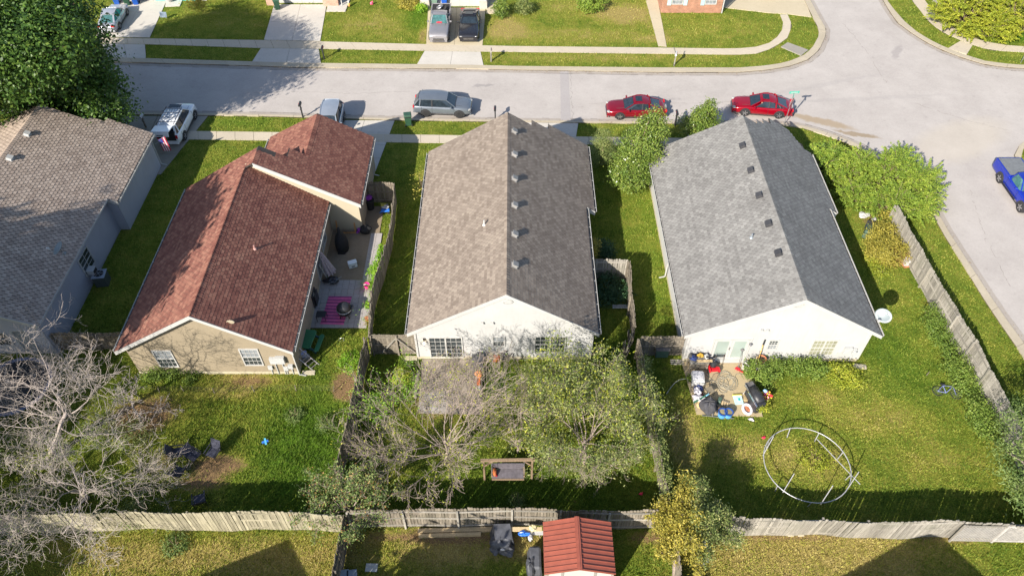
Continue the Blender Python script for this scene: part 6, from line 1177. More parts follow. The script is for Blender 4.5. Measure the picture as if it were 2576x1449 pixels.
po = thing('sign_post', 'bare grey sign post at the right edge of the far verge', 'post', tuple(A4(2380, 600))); b = MB(); b.bar((0, 0, 0), (0, 0, 2.4), .06, .04); b.build('post', METAL_G, po)
b = MB(); b.box((0, 0, 2.2), (.03, .3, .45)); b.build('sign_panel', METAL_G, po)
def bin_(label, p, rz, mat, lid, wear=None):
    o = thing('wheelie_bin', label, 'wheelie bin', tuple(p), rz); b = MB(); b.add([(-.22, -.24, .06), (.22, -.24, .06), (.22, .24, .06), (-.22, .24, .06), (-.29, -.32, .98), (.29, -.32, .98), (.29, .32, .98), (-.29, .32, .98)], [(3, 2, 1, 0), (0, 1, 5, 4), (1, 2, 6, 5), (2, 3, 7, 6), (3, 0, 4, 7), (4, 5, 6, 7)]); b.build('body', mat, o, bevel=.02)
    b = MB(); b.add([(-.32, -.36, .98), (.32, -.36, .98), (.32, .36, 1.0), (-.32, .36, 1.0), (-.29, -.33, 1.03), (.29, -.33, 1.03), (.26, .30, 1.12), (-.26, .30, 1.12)], [(3, 2, 1, 0), (4, 5, 6, 7), (0, 1, 5, 4), (1, 2, 6, 5), (2, 3, 7, 6), (3, 0, 4, 7)]); b.build('lid', lid, o, bevel=.015)
    b = MB(); b.bar((-.25, .40, .97), (.25, .40, .97), .035); b.build('handle', BLACK, o)
    for s in (-1, 1): q = MB(); q.lathe([(.1, -.03), (.12, -.02), (.12, .02), (.1, .03)], (s * .27, .25, .12), 12, rot=RY(rad(90))); q.build('wheel', RUBBER, o)
    return o
GRN_B = M('bin_green', (.03, .085, .05), .5, var=.2); BLU_B = M('bin_blue', (.015, .09, .42), .45, var=.2)
bin_('dark green wheelie bin on the near verge beside the grey suv', A2(1440, 1180), rad(190), GRN_B, GRN_B); bin_('green wheelie bin at the foot of the peach brick pier', A2(205, 92), rad(20), GRN_B, GRN_B)
bin_('leftmost blue wheelie bin in front of the silver sedan', A1(1110, 40), rad(15), BLU_B, BLU_B); bin_('blue wheelie bin nearest the turquoise garage door', A1(1290, 44), rad(10), BLU_B, BLU_B); bin_('green wheelie bin between the two blue ones', A1(1210, 52), rad(15), GRN_B, GRN_B)
bin_('pale green wheelie bin behind the grey pickup truck', A2(1690, 70), rad(0), M('bin_sage', (.15, .24, .19), .5), M('bin_sage', (.15, .24, .19))); bin_('blue recycling bin with a white lid behind the grey pickup', A2(1780, 68), rad(0), BLU_B, WHT)
ys = thing('yard_sign', 'tilted pale blue-grey yard sign on the far lawn', 'yard sign', tuple(A1(1553, 190)), rad(20)); b = MB(); b.bar((-.2, 0, 0), (-.2, 0, .5), .02); b.bar((.2, 0, 0), (.2, 0, .5), .02); b.build('stakes', METAL_G, ys); b = MB(); b.ext([(-.3, 0, .3), (.28, 0, .18), (.36, 0, .72), (-.22, 0, .86)], (0, .02, 0)); b.build('panel', M('sign_bluegrey', (.30, .38, .50), .5), ys)
pt_ = thing('stone_planter', 'pale round planter at the turquoise garage corner', 'planter', tuple(A1(1605, 22))); b = MB(); b.lathe([(.25, 0), (.42, .35), (.45, .42), (.36, .42), (.33, .34)], n=14); b.build('pot', WHT, pt_); b = MB(); b.lathe([(.34, .36), (.1, .40)], n=12); b.build('soil', KERBD, pt_)
fg = thing('garden_figurine', 'small white and orange garden figurine beside the porch slab', 'figurine', tuple(A2(880, 66))); b = MB(); b.blob((0, 0, .2), (.13, .13, .2), 1, .05); b.build('body', M('orange_glaze', (.7, .35, .12), .5), fg); b = MB(); b.blob((0, 0, .5), (.1, .1, .16), 1, .05); b.build('head', WHT, fg)
fg = thing('pink_toy', 'small pink toy on the far lawn before the flower bed', 'toy', tuple(A2(1092, 48))); b = MB(); b.blob((0, 0, .14), (.16, .12, .14), 5, .2); b.build('body', M('pink_plastic', (.75, .12, .22), .5), fg); b = MB(); b.blob((.1, 0, .3), (.07, .07, .08), 5, .1); b.build('head', M('pink_plastic', (.75, .12, .22)), fg)
# flag on the left house
f_ = thing('flag', 'striped flag hanging from the front corner of the tan shingle roof', 'flag', (-26.6, 45.4, 2.2)); b = MB(); b.bar((0, 0, 0), (.9, .1, .5), .03); b.build('pole', METAL_G, f_); fr_ = M('flag_red', (.42, .02, .06), .8); fw_ = M('flag_white', (.6, .58, .6), .8); fb_ = M('flag_blue', (.03, .04, .2), .8)
for k in range(7): b = MB(); u = .3 + k * .085; b.ext([(u, .04, .16 + u * .55), (u + .08, .05, .16 + (u + .08) * .55), (u + .12, .12, -.75 + .1 * u), (u + .04, .1, -.78 + .1 * u)], (0, .01, 0)); b.build('stripe', fr_ if k % 2 == 0 else fw_, f_)
b = MB(); b.ext([(.3, .02, .32), (.62, .03, .50), (.66, .06, .1), (.33, .05, -.05)], (0, .008, 0)); b.build('canton', fb_, f_)
# ---- satellite dishes
DISH = M('dish_grey', (.20, .24, .255), .45, var=.05, obj=0)
def dish(label, p, az, elv, r, textit=None, arm=(0, 0, 0)):
    o = thing('satellite_dish', label, 'satellite dish', tuple(p)); n = Vector((math.cos(az) * math.cos(elv), math.sin(az) * math.cos(elv), math.sin(elv))); q = n.to_track_quat('Z', 'Y').to_matrix(); m = MB(); m.lathe([(0.001, 0), (r * .35, .012), (r * .7, .05), (r, .11), (r * 1.02, .10), (r * .7, .035), (.001, -.02)], n=26, rot=q, sx=1.12, sy=.95); m.build('reflector', DISH, o, smooth=True)
    u = q @ Vector((1, 0, 0)); v = q @ Vector((0, 1, 0)); m = MB(); lo = -v * r * .95; m.bar(lo, lo * .9 + n * r * 1.1, .04); m.build('feed_arm', METAL_G, o); m = MB(); m.box(lo * .85 + n * r * 1.15, (.16, .10, .12)); m.build('feed_horn', WHT, o)
    m = MB(); m.tube([n * -.03, Vector(arm) * .5 + Vector((0, 0, -.1)), Vector(arm)], .03, 6); m.box(Vector(arm), (.2, .25, .04)); m.build('mast', METAL_G, o)
    return o, n, q
o, n, q = dish('big grey satellite dish lettered in white at the rear right eave of the grey roof', D(2223, 794, 3.1), rad(225), rad(38), .42, arm=(-.45, .05, -.35)); s_ = thing
R4 = Matrix((Vector((0, 0, 1)).cross(n).normalized(), n.cross(Vector((0, 0, 1)).cross(n).normalized()), n)).transposed(); text(o, 'DIRECTV', .17, n * .075 + R4 @ Vector((0, .20, 0)), R4.to_euler(), WHT)
dish('round bluish satellite dish on the shaded slope of the left roof', D(149, 626, 4.6), rad(200), rad(55), .42, arm=(.05, .1, -.5))
# ---- by the left house
ac = thing('air_conditioner', 'dark outdoor air-conditioning unit with a grey fan top beside the blue-grey wall', 'air conditioner', tuple(D(262, 712)), rad(8)); b = MB(); b.box((0, 0, .42), (.78, .78, .84)); b.build('casing', M('ac_dark', (.06, .075, .07), .6), ac, bevel=.03); b = MB(); b.box((0, 0, .88), (.84, .84, .06)); b.build('top', M('ac_top', (.30, .34, .40), .5), ac, bevel=.02)
b = MB(); b.lathe([(.30, 0), (.30, .02), (.02, .03)], (0, 0, .91), 20); b.build('fan_grille', DARK, ac); b = MB()
for k in range(6): a = k * 1.047; b.bar((0, 0, .945), (math.cos(a) * .29, math.sin(a) * .29, .945), .02)
b.lathe([(.05, 0), (.05, .03)], (0, 0, .94), 10); b.build('fan_guard', METAL_G, ac)
wa = thing('window_air_conditioner', 'small window air conditioner in the side window of the left house', 'air conditioner', (-27.4, 33.45, 1.0)); b = MB(); b.box((.1, 0, .15), (.45, .5, .34)); b.build('casing', WHT, wa); b = MB(); b.box((.33, 0, .15), (.02, .42, .26)); b.build('grille', DARK, wa)
tm_ = thing('trampoline', 'round trampoline with a blue-pink rim in the dark left yard under the bare tree', 'trampoline', tuple(D(52, 990) )); b = MB(); b.lathe([(1.85, .78), (1.85, .80), (.01, .79)], n=30); b.build('jumping_mat', DARK, tm_); b = MB(); b.lathe([(1.84, .80), (1.9, .84), (2.02, .84), (2.06, .78), (1.84, .78)], n=36, caps=False); b.build('rim_pad', M('pad_blue', (.10, .12, .2), .7, var=.4, scale=1), tm_)
for k in range(6): a = k * 1.047; m = MB(); m.bar((2.1 * math.cos(a), 2.1 * math.sin(a), 0), (2.1 * math.cos(a), 2.1 * math.sin(a), .78), .05); m.build('leg', METAL_G, tm_)
# ================================================================ THE TAN HOUSE PATIO
def box_thing(name, label, cat, p, rz, parts, bevel=.01):
    """parts: (part name, centre, size, material, taper)"""
    o = thing(name, label, cat, tuple(p), rz)
    for q in parts: m = MB(); m.box(q[1], q[2], taper=(q[4] if len(q) > 4 else 1)); m.build(q[0], q[3], o, bevel=bevel)
    return o
PINKR = M('rug_magenta', (.62, .12, .28), .95, var=.15); PURP = M('rug_plum', (.26, .06, .17), .95)
c = [D(828, 747), D(886, 748), D(865, 819), D(806, 817)]; ru = thing('striped_rug', 'pink and plum striped outdoor rug under the round grill', 'rug', tuple(c[3] + Vector((0, 0, .08)))); n = 18
for i in range(n):
    f = lambda v: (c[3].lerp(c[0], v), c[2].lerp(c[1], v)); a, b_ = f(i / n), f((i + 1) / n); m = MB(); m.prism([(a[0] - c[3]).xy, (a[1] - c[3]).xy, (b_[1] - c[3]).xy, (b_[0] - c[3]).xy], 0, .012 + .003 * (i % 2)); m.build('rug_stripe', PINKR if i % 2 == 0 else PURP, ru)
g = thing('kettle_grill', 'round black grill under a cord-tied cover on the striped rug', 'grill', tuple(D(870, 795) + Vector((0, 0, .1)))); b = MB(); b.lathe([(.42, .3), (.46, .55), (.44, .8), (.32, .95), (.12, 1.02)], n=14); b.build('cover', BLACK, g, smooth=True)
for k in range(4): a = .8 + k * 1.57; m = MB(); m.bar((.2 * math.cos(a), .2 * math.sin(a), .4), (.42 * math.cos(a), .42 * math.sin(a), 0), .05); m.build('leg', BLACK, g)
m = MB(); m.tube([(math.cos(a) * .47, math.sin(a) * .47, .62) for a in np.linspace(0, 6.28, 16)[:-1]], .02, 4, closed=True); m.tube([(-.4, 0, .82), (0, -.1, .99), (.38, .05, .84)], .012, 4); m.build('cord', METAL_G, g); m = MB(); m.box((.45, .1, .65), (.25, .3, .1)); m.build('side_shelf', BLACK, g)
t = thing('side_table', 'small black slatted side table at the left of the striped rug', 'table', tuple(D(812, 805) + Vector((0, 0, .08)))); m = MB(); m.box((0, 0, .5), (.6, .5, .03)); m.build('table_top', BLACK, t)
for sx in (-1, 1):
    for sy in (-1, 1): m = MB(); m.bar((sx * .27, sy * .22, 0), (sx * .27, sy * .22, .5), .03); m.build('leg', BLACK, t)
ch = box_thing('folded_chairs', 'black folded chairs leaning against the tan wall above the side table', 'chair', tuple(D(795, 765) + Vector((0, 0, .08))), 0, [('back', (0, 0, .55), (.12, .9, 1.1), BLACK), ('seat', (.12, .1, .45), (.06, .7, .9), BLACK)]); m = MB(); m.box((.07, -.1, .95), (.03, .22, .18)); m.build('white_patch', METAL_G, ch)
# green picnic table
PGRN = M('picnic_green', (.03, .15, .065), .5, var=.12, scale=2); PBLU = M('picnic_base', (.02, .085, .09), .55); pt_ = thing('picnic_table', 'green plastic picnic table with attached benches by the tan wall', 'picnic table', tuple(D(778, 870)), rad(-8))
def rr(x0, y0, x1, y1, r=.12): return [(x0 + r, y0), (x1 - r, y0), (x1, y0 + r), (x1, y1 - r), (x1 - r, y1), (x0 + r, y1), (x0, y1 - r), (x0, y0 + r)]
m = MB(); m.prism(rr(-.42, -.72, .42, .72), .68, .73); m.build('table_top', PGRN, pt_, bevel=.02)
for s in (-1, 1): m = MB(); m.prism(rr(s * .72 - .15, -.68, s * .72 + .15, .68, .09), .40, .45); m.build('bench', PGRN, pt_, bevel=.02)
for sy in (-.5, .5): m = MB(); m.bar((-.8, sy, .36), (.8, sy, .36), .09, .06); m.bar((-.6, sy, 0), (-.25, sy, .68), .09, .07); m.bar((.6, sy, 0), (.25, sy, .68), .09, .07); m.build('trestle', PBLU, pt_)
ld = thing('ladder', 'aluminium ladder leaning against the rear corner of the tan house', 'ladder', tuple(D(795, 925)), 0); ALU = M('aluminium', (.5, .46, .46), .4, .6)
v = Vector((-1.35, .55, 1.35))
for s in (-1, 1): m = MB(); m.bar((s * .16, s * .2, .05), Vector((s * .16, s * .2, 0)) + v, .035, .06); m.build('rail', ALU, ld)
for k in range(8): q = v * (k + .6) / 8.6; m = MB(); m.bar(q + Vector((-.16, -.2, .05)), q + Vector((.16, .2, .05)), .03); m.build('rung', ALU, ld)
box_thing('stacked_boxes', 'pale lilac box with a small crate beneath the ladder', 'box', tuple(D(768, 902)), rad(10), [('box', (0, 0, .45), (.35, .3, .3), M('lilac_box', (.4, .42, .6), .6)), ('crate', (.05, -.1, .15), (.5, .4, .3), W_ASH)])
sc = lambda label, p, rz, mat: box_thing('splash_block', label, 'splash block', tuple(p), rz, [('block', (0, 0, .05), (.75, .3, .1), mat)])
sc('concrete splash block at the rear corner of the tan house', D(777, 939), rad(3), FOUND); sc('concrete splash block beyond the rear right corner of the grey house', D(2162, 923), rad(-8), FOUND); sc('concrete block left of the sliding patio door', D(1035, 902), 0, FOUND)
# parasol, cooler, clutter in the patio shade
um = thing('folded_parasol', 'closed pinkish grey parasol leaning by the patio wall', 'parasol', tuple(P7(370, 1400, .05)), 0); pm = M('parasol_cloth', (.40, .34, .36), .9, var=.25, scale=9); top = Vector((-.55, .15, 2.2)); m = MB(); m.bar((0, 0, .1), top * 1.08, .04); m.build('pole', METAL_G, um)
ax = top.normalized(); q_ = ax.to_track_quat('Z', 'Y').to_matrix(); P_ = []
for i, (t, r) in enumerate(((.16, .30), (.3, .26), (.6, .19), (.85, .12), (1.0, .05))): P_.append([ax * top.length * t + q_ @ Vector((math.cos(a) * r * (1 + .28 * math.cos(a * 8)), math.sin(a) * r * (1 + .28 * math.cos(a * 8)), 0)) for a in np.linspace(0, 2 * math.pi, 49)])
m = MB(); m.grid(P_); m.build('canopy', pm, um)
bg_ = thing('black_bag', 'crumpled black cover lying at the foot of the closed parasol', 'bag', tuple(P8(480, 140, .05))); m = MB(); m.blob((0, 0, .16), (.48, .28, .2), 4, .3, 10, flat=-.16); m.build('bag', M('black_sheet', (.02, .022, .03), .35, var=.4), bg_, smooth=True); m = MB(); m.tube([(-.6, -.1, .05), (-.2, -.35, .2), (.3, -.1, .3), (.6, .3, .2)], .012, 4); m.build('strap', METAL_G, bg_)
COOLW = M('cooler_white', (.62, .68, .72), .4, var=.06); TEALD = M('cooler_teal', (.03, .16, .18), .5)
co = box_thing('cooler', 'white cooler with a teal lid seam in the middle of the patio', 'cooler', P7(650, 1260, .05), rad(22), [('body', (0, 0, .2), (.58, .34, .40), COOLW), ('seam', (0, 0, .375), (.59, .35, .03), TEALD), ('lid', (0, 0, .43), (.60, .36, .09), COOLW)], bevel=.03)
m = MB(); m.box((0, -.176, .17), (.22, .01, .09)); lb = m.build('label_plate', BLACK, co)
for k in range(4): m = MB(); m.box((-.07 + k * .047, -.185, .17), (.03, .006, .045)); m.build('label_mark', METAL_G, lb)
# wooden frame, covered object, bags
fr = thing('timber_square', 'empty orange wooden frame leaning on the wall under the cream gable', 'frame', P7(560, 790, .05), rad(2)); OW = wood('orange_wood', (.42, .22, .09), streak=.2, obj=.03)
for a, b_ in (((-.62, 0, 0), (-.62, .35, 1.35)), ((.62, 0, 0), (.62, .35, 1.35)), ((-.62, 0, .05), (.62, 0, .05)), ((-.62, .35, 1.35), (.62, .35, 1.35))): m = MB(); m.bar(a, b_, .09, .05, up=(0, -1, .2)); m.build('frame_bar', OW, fr)
cv = thing('covered_firepit', 'tall black cloth-covered object on the patio before the wooden frame', 'covered object', P7(505, 1010, .05)); m = MB(); BC = M('black_cloth', (.012, .012, .014), .85, var=.3)
m.lathe([(.42, 0), (.45, .5), (.40, .95), (.26, 1.35), (.12, 1.6), (.09, 1.95), (.03, 2.0)], n=18, sx=1.0, sy=1.25); m.build('cover', BC, cv, smooth=True); m = MB(); m.box((0, -.45, .1), (.5, .2, .2)); m.build('base', BC, cv)
tb = thing('rubbish_bag', 'black rubbish sack at the patio corner beside a purple ball', 'bag', P7(830, 780, .05)); m = MB(); m.blob((0, 0, .28), (.38, .36, .34), 6, .22, 10, flat=-.28); m.build('sack', BC, tb, smooth=True); m = MB(); m.blob((.05, 0, .62), (.08, .08, .08), 2, .3, 6); m.build('knot', BC, tb)
PURPL = M('purple_plastic', (.22, .03, .28), .4); tb = thing('purple_toy', 'purple ball-shaped toy beside the black rubbish sack', 'toy', P7(742, 765, .05)); m = MB(); m.blob((0, 0, .17), .17, 2, .06, 8); m.build('ball', PURPL, tb, smooth=True); m = MB(); m.blob((-.12, -.15, .07), (.1, .1, .07), 3, .2, 6); m.build('pail', PURPL, tb)
br = thing('broom', 'pale broom leaning against the dark wall beside the wooden frame', 'broom', P7(740, 715, .05)); m = MB(); m.bar((0, 0, 0), (-.32, .25, 1.3), .03); m.build('handle', METAL_G, br); m = MB(); m.box((.02, -.02, .08), (.3, .08, .16)); m.build('head', PURPL, br)
bn = thing('black_bin', 'black bin topped with a purple bag in the shaded alcove', 'bin', P7(900, 440, .03)); m = MB(); m.lathe([(.26, 0), (.32, .8), (.34, .82), (.28, .84)], n=14); m.build('body', BC, bn); m = MB(); m.blob((-.05, .1, .95), (.28, .24, .16), 3, .2, 8); m.build('purple_bag', PURPL, bn)
ty = thing('ride_on_toy', 'blue plastic ride-on toy with yellow fruit basket by the leaning fence', 'toy', P7(1110, 500, .02), rad(10)); BP = M('blue_plastic', (.03, .16, .62), .35); m = MB(); m.box((0, 0, .22), (.62, .3, .12)); m.bar((-.32, .0, .22), (-.4, -.05, .02), .06); m.build('seat', BP, ty, bevel=.03)
m = MB(); m.blob((.05, .25, .35), (.28, .22, .16), 4, .25, 8); m.build('basket', METAL_G, ty); m = MB(); m.blob((-.1, .35, .46), (.2, .16, .12), 6, .3, 7); m.build('filling', M('dull_yellow', (.35, .32, .06), .8), ty)
for s in (-1, 1): m = MB(); m.lathe([(.09, -.03), (.09, .03)], (.2, s * .17, .09), 12, rot=RX(rad(90))); m.build('wheel', BLACK, ty)
bk = thing('bucket', 'hot pink bucket next to the ornamental grass', 'bucket', P8(1015, 225, .07)); PK = M('hot_pink', (.75, .03, .25), .4, var=.1); m = MB(); m.lathe([(.14, 0), (.19, .34), (.205, .35), (.185, .34), (.13, .03), (.001, .03)], n=18); m.build('pail', PK, bk); m = MB(); m.tube([(.19 * math.cos(a), -.05, .34 + .05 * math.sin(a)) for a in np.linspace(0, 3.14, 8)], .008, 4); m.build('handle', METAL_G, bk)
fp = thing('flower_pot', 'small terracotta flower pot on the ground at the leaning fence', 'plant pot', P8(1018, 715, .07)); m = MB(); TC = M('terracotta', (.42, .16, .08), .85); m.lathe([(.1, 0), (.15, .22), (.16, .26), (.12, .25)], n=14); m.build('pot', TC, fp); crown(None, 'leaves', [((0, 0, .3), (.12, .12, .1))], 60, .05, LF_BRT, 3).parent = fp
wn2 = thing('leaning_window', 'pale framed window pane leaning on the wall beneath the red eave', 'window', (-12.5, 34.2, .05)); m = MB()
for a, b_ in (((0, -.5, 0), (0, -.5, 1.3)), ((0, .5, 0), (0, .5, 1.3)), ((0, -.5, .02), (0, .5, .02)), ((0, -.5, 1.3), (0, .5, 1.3))): m.bar(Vector(a) + Vector((.3, 0, 0)) * (1 - a[2] / 1.3), Vector(b_) + Vector((.3, 0, 0)) * (1 - b_[2] / 1.3), .06)
m.build('frame', TRIM, wn2)
# ================================================================ THE TAN HOUSE YARD
SL = M('sling_dark', (.035, .038, .06), .8, var=.3)
def camp_chair(label, p, rz):
    o = thing('patio_chair', label, 'chair', tuple(p), rz, 'dark patio chairs round the dirt patch'); m = MB(); m.box((0, 0, .42), (.58, .55, .04)); m.build('seat', SL, o); m = MB(); m.ext([(-.29, .27, .42), (.29, .27, .42), (.29, .52, .98), (-.29, .52, .98)], (0, -.03, .01)); m.build('backrest', SL, o)
    for s in (-1, 1): m = MB(); m.bar((s * .31, -.32, .62), (s * .31, .35, .66), .06, .03); m.build('armrest', BLACK, o)
    for sx in (-1, 1):
        for sy in (-1, 1): m = MB(); m.bar((sx * .30, sy * .28, 0), (sx * .31, sy * .27, .62), .03); m.build('leg', BLACK, o)
    return o
for lb, (x, y), a in (('leftmost dark sling chair at the edge of the twisted tree shade', (1700, 320), 100), ('dark chair with pale armrests second from the left by the dirt patch', (1850, 350), 60), ('dark chair at the top right of the dirt patch', (2030, 320), -20), ('dark chair at the lower left of the dirt patch', (1705, 500), 160), ('dark chair standing alone nearest the pale fence', (1905, 760), 200)): camp_chair(lb, E1(x, y), rad(a))
to = thing('toy_plane', 'blue plastic toy lying on the grass of the tan house yard', 'toy', tuple(D(668, 1113)), .4); m = MB(); m.box((0, 0, .08), (.35, .12, .1)); m.build('body', BP, to); m = MB(); m.box((.02, 0, .12), (.1, .42, .03)); m.build('wing', M('cyan_plastic', (.1, .4, .6), .4), to)
to = thing('wire_frame_toy', 'thin pale wire loop lying on the grass below the terrace', 'wire', tuple(P8(620, 1015))); m = MB(); m.tube([(math.cos(a) * .18, math.sin(a) * .12, .05 + .04 * math.sin(2 * a)) for a in np.linspace(0, 6.28, 13)[:-1]], .012, 4, closed=True); m.build('loop', METAL_G, to)
# ================================================================ THE MIDDLE YARD
CAB = M('weathered_cabinet', (.12, .115, .115), .6, var=.3); cb = thing('smoker_cabinet', 'dark square cabinet on legs at the right corner of the stone patio', 'cabinet', tuple(D(1203, 925) + Vector((0, 0, .06)))); m = MB(); m.box((0, 0, .62), (.62, .5, .55)); m.build('body', CAB, cb); m = MB(); m.box((0, 0, .92), (.7, .56, .05)); m.build('lid', CAB, cb)
for sx in (-1, 1):
    for sy in (-1, 1): m = MB(); m.bar((sx * .27, sy * .2, 0), (sx * .27, sy * .2, .4), .04); m.build('leg', METAL_G, cb)
oc_ = box_thing('orange_crate', 'bright orange crate against the white wall', 'crate', tuple(D(1249, 908)), 0, [('crate', (0, 0, .22), (.38, .25, .42), M('orange_plastic', (.62, .13, .02), .5)), ('dark_crate', (.3, .22, .2), (.32, .2, .4), CAB)])
def bicycle(label, p, rz, tilt, wmat, fmat, r=.31):
    o = thing('bicycle', label, 'bicycle', tuple(p), rz); R = RX(tilt)
    def T(*q): return R @ Vector(q) + Vector((0, 0, .05))
    for k, x in enumerate((-.5, .5)):
        m = MB(); c = Vector((x, 0, r)); m.tube([T(*(c + Vector((math.cos(a) * r, 0, math.sin(a) * r)))) for a in np.linspace(0, 6.283, 21)[:-1]], .022, 6, closed=True); w_ = m.build('wheel', RUBBER, o); m = MB()
        for a in np.linspace(0, math.pi, 7)[:-1]: m.bar(T(*(c + Vector((math.cos(a) * r, 0, math.sin(a) * r)))), T(*(c - Vector((math.cos(a) * r, 0, math.sin(a) * r)))), .006)
        m.build('spokes', METAL_G, w_)
    A, B, S, Hd, Bk = (-.5, 0, r), (.5, 0, r), (-.18, 0, .72), (.36, 0, .78), (-.05, 0, .27)
    m = MB()
    for a, b_ in ((A, S), (A, Bk), (Bk, S), (Bk, Hd), (S, Hd), (Hd, B)): m.tube([T(*a), T(*b_)], .024, 6)
    m.build('frame', fmat, o); m = MB(); m.tube([T(.36, 0, .78), T(.33, 0, .92)], .018, 6); m.tube([T(.28, -.28, .93), T(.35, -.1, .93), T(.35, .1, .93), T(.28, .28, .93)], .016, 6); m.build('handlebar', BLACK, o); m = MB(); m.box(T(-.2, 0, .80), (.24, .12, .05), R); m.build('saddle', BLACK, o)
    m = MB(); m.bar(T(-.05, -.12, .12), T(-.05, .12, .42), .03); m.build('pedals', BLACK, o); return o
bicycle('black bicycle leaning on the white wall under the middle windows', D(1282, 908), rad(5), rad(-14), RUBBER, BLACK); bicycle('second dark bicycle propped behind the first against the white wall', D(1290, 903), rad(8), rad(-10), RUBBER, M('grey_frame', (.2, .2, .22), .4), .27)
bicycle('small blue and white bicycle lying on the grass near the side-street fence', D(2382, 1000), rad(-14), rad(-82), RUBBER, M('blue_white_frame', (.16, .19, .34), .4, var=.7, scale=3), .29)
fh = thing('orange_toy_truck', 'orange and grey toy on the right edge of the stone patio', 'toy', tuple(D(1204, 968) + Vector((0, 0, .06)))); m = MB(); m.box((0, .1, .15), (.2, .55, .2)); m.build('body', M('orange_plastic', (.62, .13, .02)), fh); m = MB(); m.blob((0, .55, .28), (.22, .22, .22), 3, .2, 8); m.build('pumpkin', M('pumpkin_orange', (.62, .22, .04), .6), fh); m = MB(); m.box((.02, -.35, .1), (.22, .35, .14)); m.build('tray', METAL_G, fh)
for i, (px, py, px2, py2) in enumerate(((1053, 935, 1050, 965), (1049, 968, 1045, 1003))):
    a, b_ = D(px, py), D(px2, py2); o = thing('edging_stone', ('upper' if i == 0 else 'lower') + ' long flat stone edging the left side of the patio', 'stone', tuple(a)); m = MB(); m.bar((0, 0, .1), tuple(b_ - a + Vector((0, 0, .1))), .2, .2); m.build('stone', SLABG, o, bevel=.03)
a, b_ = D(1212, 915), D(1212, 1000); o = thing('timber_edging', 'brown timber board edging the right side of the stone patio', 'board', tuple(a)); m = MB(); m.bar((0, 0, .12), tuple(b_ - a + Vector((0, 0, .12))), .06, .24); m.build('board', W_DARK, o)
# arbour swing
sw = thing('arbor_swing', 'wooden arbour with a hanging bench swing under the trees', 'garden swing', tuple(D(1219, 1206))); p0 = D(1219, 1206); p1 = D(1337, 1204) - p0; SWW = wood('swing_wood', (.25, .18, .12), streak=.4, obj=.05); Hs = 2.0
for q in (Vector((0, 0, 0)), p1):
    m = MB(); m.bar(q, q + Vector((0, 0, Hs)), .10); m.build('post', SWW, sw); m = MB(); s = 1 if q.x < .5 else -1; m.bar(q + Vector((0, 0, Hs - .55)), q + Vector((s * .5, 0, Hs)), .08, .08, up=(0, 1, 0)); m.build('brace', SWW, sw)
m = MB(); m.bar((-.15, 0, Hs + .05), p1 + Vector((.15, 0, Hs + .05)), .12, .14); m.build('beam', SWW, sw); st_ = MB(); zc = .55; x0 = p1.x / 2 - .85; x1 = p1.x / 2 + .85
st_.box((p1.x / 2, .02, zc), (1.7, .55, .05)); st_.build('seat', M('swing_seat', (.11, .10, .115), .7, var=.3), sw); m = MB(); m.box((p1.x / 2, .33, zc + .3), (1.7, .05, .55)); m.build('backrest', M('swing_seat', (.20, .19, .21)), sw); m = MB(); m.bar((x0, -.28, zc), (x1, -.28, zc), .06, .08); m.build('front_rail', SWW, sw)
for x in (x0, x1): m = MB(); m.bar((x, -.28, zc + .25), (x, .3, zc + .28), .07, .04); m.build('armrest', SWW, sw); m = MB(); m.bar((x, -.2, zc + .25), (x, 0, Hs), .015); m.bar((x, .28, zc + .3), (x, 0, Hs), .015); m.build('chain', METAL_G, sw)
cu = thing('cushion', 'rust orange cushion at the left end of the swing seat', 'cushion', tuple(p0 + Vector((x0 + .14, .05, zc + .03)))); m = MB(); m.blob((0, 0, .14), (.12, .24, .16), 3, .06, 8); m.build('cushion', M('rust_cloth', (.45, .13, .04), .9), cu, smooth=True); m = MB(); m.box((.1, -.1, .05), (.06, .2, .05)); m.build('red_trim', SGN_R, cu)
# ================================================================ THE TRAMPOLINE RING YARD
zr = .75; c0, c1, c2, c3 = D(1918, 1145, zr), D(2149, 1195, zr), D(2000, 1078, zr), D(2045, 1263, zr); cx = (D(1916, 1150, zr).x + D(2150, 1195, zr).x) / 2; cy = (c2.y + c3.y) / 2; rx = (c1.x - c0.x) / 2; ry = (c2.y - c3.y) / 2
rg_ = thing('trampoline_ring', 'bare white tubular ring frame of a trampoline on the grass', 'trampoline frame', (cx, cy, 0)); TUB = M('galvanised_tube', (.48, .48, .50), .35, .3, var=.1)
tl = lambda a: zr + .10 * math.cos(a - 2.2); m = MB(); m.tube([(math.cos(a) * rx, math.sin(a) * ry, tl(a)) for a in np.linspace(0, 2 * math.pi, 41)[:-1]], .026, 8, closed=True); m.build('ring', TUB, rg_, smooth=True)
for a in (20, 60, 100, 140, 215, 262, 310, 345): ar = rad(a); q = Vector((math.cos(ar) * rx, math.sin(ar) * ry, tl(ar))); m = MB(); m.tube([q, q - Vector((0, 0, q.z - .03)) * 1.0 + Vector((math.cos(ar) * -.1, math.sin(ar) * -.1, 0))], .028, 6); m.build('leg', TUB, rg_)
for a in (-40, 165, 225, 275): ar = rad(a); q = Vector((math.cos(ar) * rx, math.sin(ar) * ry, tl(ar) - .05)); m = MB(); m.tube([q - Vector((0, 0, .1)), q + Vector((.30, .35, 1.25))], .024, 6); m.build('net_pole', TUB, rg_)
q0 = Vector((math.cos(rad(-15)) * rx, math.sin(rad(-15)) * ry, zr)); m = MB(); m.tube([q0 + Vector((.35, -.5, -.2)), q0 + Vector((-1.25, 2.1, -.05))], .022, 6); m.build('loose_bar', TUB, rg_)
st2 = thing('stick', 'thin upright stick in the lawn left of the fallen bicycle', 'stick', tuple(D(2330, 945))); m = MB(); m.bar((0, 0, 0), (.05, .03, .35), .03); m.build('stick', W_DARK, st2)
